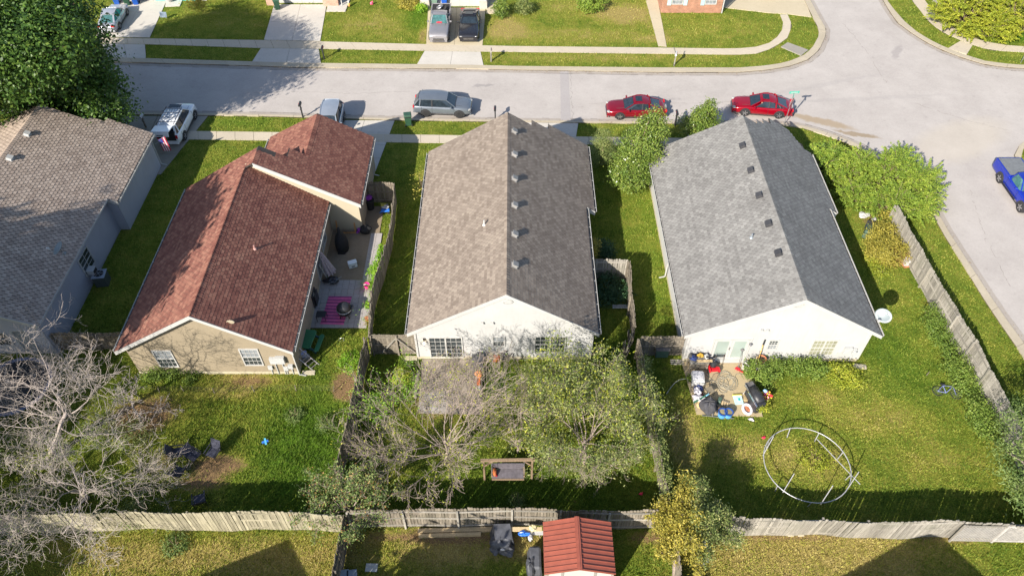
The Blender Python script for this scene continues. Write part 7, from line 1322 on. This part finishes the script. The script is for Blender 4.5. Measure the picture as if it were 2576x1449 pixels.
bt = thing('garden_bench', 'narrow black metal frame leaning among the vines by the side-street fence', 'metal frame', tuple(D(2345, 790))); m = MB(); m.tube([(-.1, 0, .1), (.35, .5, .9), (.6, .55, .9), (.5, .2, .5)], .025, 5); m.tube([(.15, -.15, .1), (.55, .3, .8)], .025, 5); m.build('frame', BLACK, bt)
for lb, px, py in (('small red plastic piece left of the ring frame', 1920, 1102), ('pink-red toy in the grass beside the back fence near the yellow tree', 1612, 1243)):
    o = thing('red_toy', lb, 'toy', tuple(D(px, py))); m = MB(); m.blob((0, 0, .06), (.10, .07, .06), 3, .2, 6); m.build('body', M('toy_red', (.7, .02, .08), .5), o); m = MB(); m.blob((.08, .05, .05), .05, 3, .2, 5); m.build('knob', M('toy_red', (.7, .02, .08)), o)
# junk beside the side-street fence
gc = thing('tipped_green_bin', 'tipped over dark green bin at the upper end of the junk heap', 'bin', tuple(D(2182, 590)), rad(60)); GD = M('dull_green', (.07, .12, .09), .5, var=.2); m = MB(); m.box((0, 0, .3), (1.1, .62, .6), taper=.85); m.build('body', GD, gc, bevel=.05); m = MB(); m.box((.6, 0, .35), (.08, .7, .72)); m.build('lid', BLACK, gc)
for lb, nm, px, py, sz, mt, rz in (('crumpled white plastic sheet at the top of the junk heap', 'plastic_sheet', 2172, 545, (.8, .6, .25), WHT, 20), ('pale yellow crumpled bag beside the tipped green bin', 'yellow_bag', 2213, 562, (.42, .4, .3), M('pale_yellow', (.6, .5, .18), .7), 0), ('pale grey sack behind the tipped green bin', 'grey_sack', 2197, 556, (.5, .3, .3), GREYBOX, 40)):
    o = thing(nm, lb, 'bag' if 'bag' in nm or 'sack' in nm else 'sheet', tuple(D(px, py)), rad(rz)); m = MB(); m.blob((0, 0, sz[2] / 2), (sz[0] / 2, sz[1] / 2, sz[2] / 2), len(lb), .3, 8); m.build('cloth', mt, o); m = MB(); m.blob((sz[0] * .3, sz[1] * .2, sz[2] * .3), (sz[0] / 4, sz[1] / 4, sz[2] / 3), 5, .3, 6); m.build('fold', mt, o)
box_thing('white_crate', 'white and rust coloured box at the lower end of the dead brush', 'box', tuple(D(2284, 664)), rad(8), [('box', (0, 0, .25), (.85, .5, .45), WHT), ('base', (0, -.05, .04), (.95, .6, .08), TC)])
# ================================================================ THE CLUTTERED PATIO OF THE GREY-ROOFED HOUSE
Z0 = .06
def pp(x, y): p = P6(x, y, Z0); return tuple(p)
wb_ = thing('workbench', 'weathered grey work table piled with tools against the white wall', 'table', pp(350, 425), rad(4)); m = MB(); m.box((0, .25, .72), (1.15, .6, .06)); m.build('table_top', W_ASH, wb_); m = MB(); m.box((0, -.02, .45), (1.1, .05, .5)); m.build('front_panel', W_GREY, wb_)
for sx in (-1, 1):
    for sy in (-.02, .5): m = MB(); m.bar((sx * .52, sy, 0), (sx * .52, sy, .7), .07); m.build('leg', W_GREY, wb_)
b0 = Vector(pp(350, 425))
def junk(name, label, cat, off, parts): 
    o = thing(name, label, cat, tuple(b0 + Vector(off)))
    for nm, c, r, mt, sd in parts: m = MB(); m.blob(c, r, sd, .25, 8); m.build(nm, mt, o)
YB = M('tool_yellow', (.55, .33, .03), .5, var=.4); NAVY = M('navy_cloth', (.03, .05, .16), .9, var=.4)
junk('power_tool', 'yellow and black power tool on the work table', 'tool', (.1, .45, .76), [('motor', (0, 0, .12), (.18, .14, .12), YB, 3), ('grip', (.2, .05, .1), (.14, .05, .06), BLACK, 4), ('cord', (-.1, .15, .08), (.12, .08, .06), BLACK, 5)])
junk('tool_pile', 'dark blue and grey tools heaped at the left of the work table', 'tools', (-.35, .3, .76), [('cloth', (0, 0, .08), (.22, .2, .1), NAVY, 8), ('case', (-.15, .1, .12), (.12, .16, .09), CAB, 9)])
junk('tool_case', 'grey boxes at the right end of the work table', 'box', (.45, .38, .76), [('case', (0, 0, .1), (.13, .18, .11), GREYBOX, 12), ('lid', (.02, -.1, .16), (.1, .08, .05), BLACK, 13)])
o = thing('timber_offcuts', 'two pale timber offcuts across the front of the work table', 'timber', tuple(b0 + Vector((.2, .03, .78)))); 
for k in range(2): m = MB(); m.bar((-.35, k * .09, .03), (.55, k * .09 + .03, .03), .06, .05); m.build('offcut', W_BOARD, o)
o = thing('long_rods', 'tall thin poles leaning on the wall at the left of the glass door', 'poles', pp(500, 290)); m = MB()
m.bar((0, 0, 0), (.08, .42, 1.7), .03); m.bar((.1, 0, 0), (.0, .42, 1.5), .025); m.build('pole', CAB, o)
# lawn mower
mw = thing('lawn_mower', 'red and black lawn mower with a chrome handle before the glass doors', 'lawn mower', pp(650, 440), rad(4)); MR = M('mower_red', (.6, .01, .02), .4, var=.1); m = MB(); m.box((0, .2, .22), (.55, .75, .16), taper=.9); m.build('deck', MR, mw, bevel=.03); m = MB(); m.lathe([(.2, 0), (.24, .12), (.18, .26), (.1, .3)], (0, .2, .3), 14); m.build('engine', BLACK, mw)
for sx in (-1, 1):
    for y_ in (-.1, .5): m = MB(); m.lathe([(.11, -.035), (.13, -.02), (.13, .02), (.11, .035)], (sx * .32, y_, .13), 14, rot=RY(rad(90))); m.build('wheel', RUBBER, mw)
    m = MB(); m.box((sx * .27, -.12, .3), (.1, .3, .16)); m.build('fender', MR, mw, bevel=.02)
m = MB()
for sx in (-1, 1): m.tube([(sx * .24, .5, .3), (sx * .24, .85, .75), (sx * .24, 1.1, 1.0)], .018, 6)
m.tube([(-.24, 1.1, 1.0), (.24, 1.1, 1.0)], .018, 6); m.tube([(-.24, .82, .72), (.24, .82, .72)], .014, 6); m.build('handle', CHROME, mw)
o = thing('walking_frame', 'shiny folded walking frame behind the lawn mower', 'walker', pp(740, 290)); m = MB()
for sx in (-1, 1): m.tube([(sx * .26, -.1, 0), (sx * .24, .02, .85), (sx * .22, .25, .85), (sx * .26, .4, 0)], .015, 6)
m.tube([(-.24, .02, .85), (.24, .02, .85)], .015, 6); m.tube([(-.25, -.03, .45), (.25, -.03, .45)], .012, 6); m.build('frame', CHROME, o)
# garden hose
hs = thing('garden_hose', 'grey-brown garden hose in loose coils in the middle of the patio', 'hose', pp(900, 650)); rg = random.Random(8); pts = []; c = Vector(pp(900, 650))
def hp(x, y, z=.025): p = P6(x, y, Z0); return Vector((p.x - c.x, p.y - c.y, z))
loops = [(900, 620, 170, 150), (870, 560, 130, 110), (960, 690, 140, 120), (1000, 680, 130, 150), (850, 680, 110, 150), (840, 800, 80, 90), (950, 640, 90, 80), (890, 700, 190, 130), (860, 520, 100, 70)]
path = [hp(1390, 535), hp(1250, 520), hp(1120, 500), hp(1075, 540)]
for k, (x, y, rx_, ry_) in enumerate(loops):
    for i in range(9): a = k * .9 + i * 2 * math.pi / 8; t = i / 8; nx_, ny_, rnx, rny = loops[min(k + 1, len(loops) - 1)]; path.append(hp(x + (nx_ - x) * t + math.cos(a) * (rx_ + (rnx - rx_) * t), y + (ny_ - y) * t + math.sin(a) * (ry_ + (rny - ry_) * t), .025 + .01 * (k % 3)))
path += [hp(700, 640), hp(560, 610), hp(480, 612)]
def smooth(P, n=4):
    out = []
    for i in range(len(P) - 1):
        p0, p1, p2, p3 = P[max(i - 1, 0)], P[i], P[i + 1], P[min(i + 2, len(P) - 1)]
        for k in range(n): t = k / n; out.append(.5 * ((2 * p1) + (p2 - p0) * t + (2 * p0 - 5 * p1 + 4 * p2 - p3) * t * t + (3 * p1 - p0 - 3 * p2 + p3) * t ** 3))
    return out + [P[-1]]
HOSE = M('hose_rubber', (.30, .27, .20), .6, var=.15, scale=2); m = MB(); m.tube(smooth(path), .022, 6); m.build('hose', HOSE, hs); m = MB(); m.tube(smooth([hp(400, 450), hp(500, 490), hp(600, 590), hp(720, 680), hp(760, 760), hp(900, 860), hp(900, 800), hp(760, 740), hp(640, 700), hp(600, 640)]), .02, 6); m.build('hose_end', HOSE, hs)
c2 = D(1734, 953); o = thing('garden_hose', 'pale hose end curving over the grass left of the patio', 'hose', tuple(c2)); m = MB(); m.tube(smooth([Vector(D(x, y) - c2) + Vector((0, 0, .05)) for x, y in ((1740, 954), (1715, 955), (1700, 962), (1688, 975), (1676, 992))]), .022, 6); m.build('hose', M('pale_hose', (.5, .5, .42), .6), o)
# buckets and pots
def pot(name, label, cat, p, r, h, mat, inner, rim=None):
    o = thing(name, label, cat, p); m = MB(); m.lathe([(r * .75, 0), (r, h), (r * 1.06, h), (r * 1.06, h + .03), (r * .92, h + .03), (r * .8, h * .5)], n=18); m.build('pot', mat, o); m = MB(); m.lathe([(r * .86, h * .8), (.001, h * .82)], n=16); m.build('filling', inner, o); return o
SOIL = M('potting_soil', (.10, .07, .045), .95, var=.4); WATER = M('murky_water', (.25, .22, .12), .15)
pot('bucket', 'largest white bucket by the wall right of the glass doors', 'bucket', pp(1238, 385), .15, .38, WHT, SOIL); pot('bucket', 'smaller white bucket in front of the largest one', 'bucket', pp(1302, 415), .13, .28, WHT, WATER); pot('jug', 'white jug behind the two white buckets', 'jug', pp(1302, 320), .10, .25, WHT, WHT); pot('bucket', 'cream pail at the right edge of the patio', 'bucket', pp(1368, 400), .08, .22, M('cream_plastic', (.6, .52, .3), .6), SOIL)
LBL = M('pot_blue', (.10, .33, .62), .4, var=.12); DBL = M('pot_rim_blue', (.02, .07, .30), .4)
for lb, x in (('left one of two blue tubs at the front edge of the patio', 815), ('right one of two blue tubs at the front edge of the patio', 930)):
    o = thing('blue_tub', lb, 'tub', pp(x, 1300), group='blue tubs at the patio edge'); m = MB(); m.lathe([(.22, 0), (.25, .3), (.25, .34)], n=20); m.build('tub', LBL, o); m = MB(); m.lathe([(.255, .33), (.255, .42), (.21, .42), (.20, .34)], n=20); m.build('rim', DBL, o); m = MB(); m.lathe([(.21, .36), (.001, .37)], n=18); m.build('filling', WATER, o)
pot('black_pot', 'small black pot behind the left blue tub', 'plant pot', pp(750, 1200), .16, .2, BLACK, SOIL)
# edger, rakes, planter, terracotta pot
o = thing('string_trimmer', 'red string trimmer leaning on the wall', 'trimmer', pp(1130, 400)); m = MB(); m.bar((-.05, -.1, .05), (.12, .55, 1.15), .03); m.build('shaft', CAB, o); m = MB(); m.blob((-.05, -.05, .1), (.15, .12, .08), 3, .2, 7); m.bar((-.05, -.1, .06), (.3, -.3, .05), .05); m.build('head', MR, o); m = MB(); m.blob((.12, .55, 1.15), (.1, .1, .1), 3, .2, 7); m.build('motor', CAB, o)
o = thing('garden_spade', 'long-handled spade standing at the right edge of the patio', 'spade', pp(1388, 470)); m = MB(); m.bar((0, 0, 0), (.1, .25, 1.3), .035); m.build('handle', W_BOARD, o); m = MB(); m.box((.1, .26, 1.34), (.14, .04, .12)); m.build('grip', CAB, o)
o = thing('garden_rake', 'yellow-handled rake leaning on the wall by the terracotta pot', 'rake', pp(1450, 440)); m = MB(); m.bar((0, 0, .02), (.22, .62, 1.75), .04); m.build('handle', M('yellow_handle', (.55, .36, .10), .6), o); m = MB(); m.bar((.22, .62, 1.6), (.27, .7, 2.1), .06); m.build('head', BLACK, o)
o = thing('concrete_planter', 'pale square planter block holding the terracotta pot', 'planter', pp(1545, 460), rad(-4)); m = MB(); m.box((0, .2, .22), (.52, .5, .44)); m.build('block', GREYBOX, o, bevel=.02); m = MB(); m.box((0, .12, .445), (.4, .3, .02)); m.build('soil', SOIL, o)
pot('terracotta_pot', 'wide terracotta pot on top of the planter block', 'plant pot', tuple(Vector(pp(1560, 400)) + Vector((0, .25, .45))), .26, .24, TC, SOIL)
# left side: bins, clothes, chair
o = thing('storage_bin', 'white storage bin with an open grey lid on the left side of the patio', 'box', pp(345, 720), rad(-5)); m = MB(); m.box((0, .28, .28), (.72, .75, .52)); m.build('bin', WHT, o, bevel=.03); m = MB(); m.box((-.02, .35, .56), (.60, .60, .05)); m.build('lid', M('lid_grey', (.5, .5, .53), .6), o, bevel=.02)
o = thing('side_bin_lid', 'round grey lid leaning on the white storage bin', 'lid', pp(435, 740)); m = MB(); m.lathe([(.23, 0), (.23, .03), (.001, .05)], (0, 0, .3), 18, rot=RX(rad(-50)) @ RY(rad(15))); m.build('lid', M('lid_sage', (.28, .30, .28), .6), o)
for nm, lb, x, y, r, mt, sd in (('blue_jacket', 'crumpled dark blue jacket below the storage bin', 370, 790, (.24, .2, .14), NAVY, 3), ('white_cloth', 'white cloth thrown over clutter on the left edge of the patio', 340, 870, (.2, .26, .2), M('dirty_white', (.6, .57, .6), .9), 4), ('white_sack', 'fluffy white sack at the lower left of the patio', 350, 1010, (.34, .22, .2), M('dirty_white', (.6, .57, .6)), 6), ('maroon_cloth', 'maroon cloth beside the white sack', 400, 920, (.2, .12, .1), M('maroon', (.10, .015, .02), .9), 7)):
    o = thing(nm, lb, 'cloth', pp(x, y)); m = MB(); m.blob((0, 0, r[2]), r, sd, .3, 10); m.build('cloth', mt, o); m = MB(); m.blob((r[0] * .5, -r[1] * .4, r[2] * .6), (r[0] * .5, r[1] * .5, r[2] * .6), sd + 3, .3, 8); m.build('fold', mt, o)
o = thing('wire_chair', 'thin dark wire chair frame on the left half of the patio', 'chair', pp(600, 930), rad(20)); m = MB(); m.box((0, .2, .40), (.42, .42, .02)); m.build('seat', M('sheer_mesh', (.20, .17, .12), .9), o); m = MB()
for sx in (-1, 1):
    m.tube([(sx * .22, 0, 0), (sx * .22, 0, .4), (sx * .22, .42, .42), (sx * .22, .5, .9)], .014, 5); m.tube([(sx * .22, .42, 0), (sx * .22, .3, .4)], .014, 5)
m.tube([(-.22, .5, .9), (.22, .5, .9)], .014, 5)
for k in range(4): m.tube([(-.15 + k * .1, .42, .42), (-.15 + k * .1, .5, .9)], .008, 4)
m.build('frame', BLACK, o)
o = thing('green_box', 'small dark green box on the bare concrete', 'box', pp(770, 1030), rad(-28)); m = MB(); m.box((0, 0, .12), (.22, .34, .24)); m.build('box', GD, o, bevel=.02); m = MB(); m.box((0, 0, .25), (.18, .3, .03)); m.build('lid', GD, o)
o = thing('green_loppers', 'dark green shears lying over the white sack', 'shears', pp(400, 1060)); m = MB(); m.bar((-.45, -.2, .3), (.35, .25, .4), .04); m.bar((-.45, -.12, .3), (.35, .28, .42), .04); m.build('blade', M('shear_green', (.04, .16, .10), .5), o); m = MB(); m.bar((.3, .22, .4), (.5, .34, .45), .06); m.build('grip', M('shear_blue', (.2, .45, .6), .5), o)
o = thing('straw_hat', 'straw coloured dish at the lower left corner of the patio', 'dish', pp(395, 1110)); m = MB(); m.lathe([(.22, 0), (.2, .02), (.12, .03), (.10, .12), (.001, .14)], (0, 0, .1), 16, rot=RX(rad(20))); m.build('dish', M('straw', (.5, .38, .2), .9), o); m = MB(); m.lathe([(.1, 0), (.1, .02)], (0, 0, .13), 12); m.build('band', TC, o)
tc = M('dark_canvas', (.06, .06, .07), .85, var=.35, scale=3); o = thing('covered_chair', 'big dark canvas heap with a crossed frame at the lower left of the patio', 'covered object', pp(560, 1200)); m = MB(); m.blob((0, .15, .28), (.52, .5, .34), 11, .22, 12, flat=-.28); m.build('canvas', tc, o); m = MB(); m.bar((-.1, -.2, .55), (.1, .5, .66), .03); m.bar((-.25, .25, .62), (.3, .2, .62), .03); m.bar((.15, -.45, .05), (.3, .3, .55), .05); m.bar((.45, -.2, .05), (.0, .1, .5), .05); m.build('frame', CAB, o)
o = thing('wood_block', 'weathered pallet piece lying on the concrete', 'timber', pp(880, 1070), rad(-25)); 
for k in range(3): m = MB(); m.box((-.14 + k * .14, 0, .04), (.09, .4, .07)); m.build('slat', W_BOARD, o)
m = MB(); m.box((0, .1, .09), (.4, .06, .03)); m.build('cross_slat', W_GREY, o)
o = thing('long_pole', 'long pale pole lying along the front edge of the patio', 'pole', pp(430, 1290)); q = Vector(pp(1040, 1350)) - Vector(pp(430, 1290)); m = MB(); m.bar((0, -.05, .05), (q.x, q.y - .05, .05), .035); m.build('pole', METAL_G, o)
# right side: white pipe, board, grill with flowers
o = thing('white_pipe', 'bent white pipe frame leaning over the right side of the patio', 'pipe', pp(1230, 890)); a = Vector(pp(1365, 780)) - Vector(pp(1230, 890)); b_ = Vector(pp(1445, 850)) - Vector(pp(1230, 890)); m = MB(); m.tube([(0, 0, .03), a + Vector((0, 0, .35)), b_ + Vector((0, 0, .3))], .035, 8); m.build('pipe', WHT, o); m = MB(); m.blob(a + Vector((.0, -.15, .2)), (.06, .06, .06), 3, .1, 6); m.build('joint', TC, o)
o = thing('framed_board', 'pale turquoise framed board lying on the patio', 'board', pp(1155, 1090), rad(3)); m = MB(); m.box((0, .28, .08), (.5, .62, .05)); m.build('board', M('pale_turquoise', (.45, .66, .66), .5), o); m = MB(); m.box((0, .60, .10), (.54, .05, .07)); m.build('yellow_edge', M('edge_yellow', (.6, .5, .05), .5), o); m = MB(); m.box((.06, .3, .11), (.12, .16, .01)); m.build('teal_mark', M('teal_mark', (.02, .4, .4), .5), o)
o = thing('cardboard_box', 'flat tan box beside the grill', 'box', pp(1300, 1000), rad(-15)); m = MB(); m.box((0, .1, .1), (.42, .45, .18)); m.build('box', M('cardboard', (.34, .26, .14), .9), o); m = MB(); m.bar((.18, -.12, .2), (.24, .35, .2), .03); m.build('edge', WHT, o)
o = thing('pet_bed', 'round white cushion bed at the front right of the patio', 'cushion', pp(1305, 1190)); m = MB(); m.tube([(math.cos(a) * .24, math.sin(a) * .32, .09) for a in np.linspace(0, 6.283, 17)[:-1]], .09, 8, closed=True); m.build('rim', M('dirty_white', (.6, .57, .6)), o, smooth=True); m = MB(); m.blob((0, 0, .06), (.16, .24, .05), 4, .2, 8); m.build('filling', TC, o)
g = thing('gas_grill', 'long black gas grill with a chrome rail on the right edge of the patio', 'grill', pp(1440, 1200), rad(14)); m = MB(); m.box((.18, .45, .45), (.62, 1.35, .75), taper=.95); m.build('body', BLACK, g, bevel=.03); m = MB(); m.lathe([(.30, -.5), (.30, .5)], (.2, .45, .82), 14, rot=RX(rad(90)), sx=.95, sy=.7); m.build('hood', BLACK, g, smooth=True); m = MB(); m.bar((-.16, -.3, .85), (-.16, 1.25, .85), .08, .06); m.build('rail', CHROME, g); m = MB(); m.box((.2, 1.25, .72), (.5, .4, .04)); m.build('side_shelf', CAB, g); m = MB(); m.box((.2, -.2, .2), (.5, .05, .3)); m.build('shelf', BLACK, g)
def blooms(o, c, r, n, mats, seed, s=.05):
    rg = random.Random(seed)
    for mt in mats:
        m = MB()
        for i in range(n): a = rg.uniform(0, 6.28); q = r * rg.random() ** .5; m.blob((c[0] + math.cos(a) * q, c[1] + math.sin(a) * q, c[2] + rg.uniform(-.05, .12)), s * rg.uniform(.7, 1.2), rg.randint(0, 99), .2, 4)
        m.build('blossom', mt, o)['kind'] = 'stuff'
fl = thing('flower_pot', 'pink pot overflowing with red, pink and yellow flowers behind the grill', 'plant pot', pp(1640, 1010)); m = MB(); m.lathe([(.15, 0), (.22, .3), (.23, .34), (.2, .33)], n=16); m.build('pot', M('pink_pot', (.7, .15, .35), .5), fl); crown(None, 'leaves', [((0, 0, .45), (.25, .25, .15))], 240, .05, LF_BRT, 5, clump=.08).parent = fl
blooms(fl, (0, .0, .52), .30, 14, [M('bloom_red', (.75, .04, .06), .6), M('bloom_pink', (.8, .2, .4), .6), M('bloom_yellow', (.8, .55, .05), .6)], 4); m = MB(); m.blob((-.05, .25, .6), (.14, .12, .12), 3, .1, 6); m.build('balloon', M('balloon_blue', (.3, .5, .7), .3), fl)
fl = thing('leafy_pot', 'pale teal pot of yellow-green leaves at the front right patio corner', 'plant pot', pp(1570, 1190)); m = MB(); m.lathe([(.15, 0), (.22, .22), (.24, .26), (.2, .25)], n=16); m.build('pot', M('pale_turquoise', (.45, .66, .66)), fl); crown(None, 'leaves', [((0, 0, .42), (.32, .3, .2))], 700, .06, LF_YEL, 6, clump=.1).parent = fl
fl = thing('seedling_tray', 'small green plant spilling over the left patio edge', 'plant', pp(210, 600)); m = MB(); m.box((0, 0, .05), (.3, .3, .1)); m.build('tray', BLACK, fl); crown(None, 'leaves', [((0, 0, .18), (.2, .2, .12))], 260, .05, LF_PEAR, 7, clump=.07).parent = fl
o = thing('sandals', 'pale dropped rag on the grass in front of the patio', 'cloth', pp(1380, 1375)); m = MB(); m.blob((0, 0, .04), (.14, .08, .04), 3, .3, 7); m.build('rag', M('dirty_white', (.6, .57, .6)), o); m = MB(); m.blob((.1, -.08, .03), (.07, .05, .03), 4, .3, 6); m.build('corner', M('dirty_white', (.6, .57, .6)), o)
# things in the shade left of that house
o = box_thing('shaded_cart', 'dark cart with a mesh lid in the shade of the short fence', 'cart', tuple(D(1662, 893)), 0, [('body', (0, 0, .4), (.75, .5, .7), GD), ('lid', (0, 0, .78), (.85, .58, .08), CAB)])
o = thing('downspout_boards', 'pale boards lying at the rear left corner of the grey-roofed house', 'boards', tuple(D(1703, 912)))
for k in range(3): m = MB(); m.bar((-.4, -.12 + k * .14, .04), (.4, -.16 + k * .14, .05), .08, .05); m.build('board', W_ASH, o)
o = thing('pvc_pipes', 'bundle of pale pipes lying below the dark shrubs', 'pipes', tuple(D(1540, 778)))
for k in range(3): m = MB(); m.tube([(0, k * .11, .15), (1.1, k * .11, .15)], .04, 8); m.build('pipe', GREYBOX, o)
# ================================================================ THE YARD BELOW THE BACK FENCE
o = thing('covered_grill', 'grill under a rumpled black cover by the weathered fence', 'covered object', tuple(D(1262, 1385))); TARP = M('grey_tarp', (.065, .068, .08), .6, var=.35, scale=3); m = MB(); m.ext([(-.62, .9, 0), (.55, 1.0, 0), (.42, .95, 1.05), (-.4, .9, 1.1)], (.12, -.75, -.1)); m.blob((-.05, .25, .45), (.52, .45, .52), 21, .26, 14, flat=-.45); m.build('cover', TARP, o); m = MB(); m.blob((.25, -.05, .28), (.38, .3, .3), 8, .35, 9, flat=-.28); m.blob((-.3, .0, .22), (.26, .24, .24), 9, .35, 9, flat=-.22); m.build('fold', TARP, o); m = MB(); m.box((.05, -.2, .62), (.2, .08, .05)); m.build('label_tag', WHT, o)
o = thing('covered_mower', 'tall object under a dark cover left of the red-roofed shed', 'covered object', tuple(D(1345, 1446))); m = MB(); m.box((0, .45, .55), (.75, 1.5, 1.1), taper=.72); m.build('cover', TARP, o, bevel=.08); m = MB(); m.blob((-.2, .1, .7), (.25, .5, .5), 5, .2, 9); m.build('fold', TARP, o)
o = thing('work_shelf', 'narrow plank shelf with cloths and bottles between fence and shed', 'table', tuple(D(1278, 1350))); L_ = D(1362, 1352).x - D(1278, 1350).x; m = MB(); m.box((L_ / 2, 0, .9), (L_, .22, .06)); m.build('plank', W_BOARD, o); m = MB(); m.box((L_ * .78, -.18, .88), (L_ * .6, .2, .05)); m.build('white_plank', TRIM, o)
for x in (.1, L_ * .5, L_ - .1): m = MB(); m.bar((x, 0, 0), (x, 0, .88), .05); m.build('leg', W_GREY, o)
for nm, lb, px, py, r, mt in (('blue_cloth', 'blue and white cloth on the plank shelf left of the shed', 1318, 1342, (.28, .14, .12), BP), ('cream_cushion', 'round cream cushion on the plank shelf', 1340, 1328, (.19, .19, .12), M('cream_plastic', (.6, .52, .3))), ('white_cloth', 'white cloth hanging from the plank shelf beside the cream cushion', 1334, 1352, (.12, .16, .14), WHT)):
    p = D(px, py, .95); o = thing(nm, lb, 'cloth', tuple(p)); m = MB(); m.blob((0, 0, 0), r, len(lb), .25, 8); m.build('cloth', mt, o); m = MB(); m.blob((r[0] * .7, 0, -.02), (r[0] * .4, r[1] * .6, r[2] * .5), 3, .2, 6); m.build('fold', mt, o)
BGB = M('bluegrey_plastic', (.28, .34, .42), .5, var=.1)
for lb, px in (('left blue-grey storage tub at the bottom edge by the dark fence', 868), ('right blue-grey storage tub at the bottom edge by the dark fence', 888)):
    o = thing('storage_tub', lb, 'tub', tuple(D(px, 1452)), rad(8), 'blue-grey tubs by the dark fence'); m = MB(); m.box((0, 0, .22), (.42, .36, .44), taper=1.12); m.build('tub', BGB, o, bevel=.04); m = MB(); m.box((0, 0, .46), (.5, .43, .05)); m.build('lid', BGB, o, bevel=.03)
o = thing('paving_slab', 'pale square slab sunk in the shaded lawn at the bottom', 'slab', tuple(D(935, 1428)), rad(-2)); m = MB(); m.box((0, 0, .03), (.58, .40, .08)); m.build('slab', GREYBOX, o)
o = thing('plastic_sheet_roll', 'pale translucent plastic panel beside the trunk of the yellowing tree', 'panel', tuple(D(1772, 1408)), rad(-6)); m = MB(); m.box((.0, .55, .35), (.28, 1.5, .05), RX(rad(12))); m.build('panel', M('milky_plastic', (.5, .54, .5), .3), o); m = MB(); m.box((-.25, -.25, .2), (.4, .3, .25)); m.build('crate', GREYBOX, o, bevel=.03)
o = thing('split_post', 'thick weathered stump leaning at the bottom below the yellowing tree', 'stump', tuple(D(1698, 1440))); m = MB(); m.tube([(0, -.3, 0), (-.05, .3, 1.0), (-.15, .8, 1.9)], [.2, .16, .10], 8); m.build('trunk', BARK_G, o, smooth=True); m = MB(); m.bar((-.05, .2, .8), (.2, .5, 1.3), .07); m.build('branch_stub', BARK_G, o)
for k, px in enumerate((2055, 2068, 2092)): 
    if k < 2: box_thing('loose_brick', ('left' if k == 0 else 'right') + ' loose pale brick at the foot of the ashen fence', 'brick', tuple(D(1988 + k * 26, 1346)), rad(4 * k), [('brick_body', (0, 0, .05), (.3, .14, .1), FOUND)])
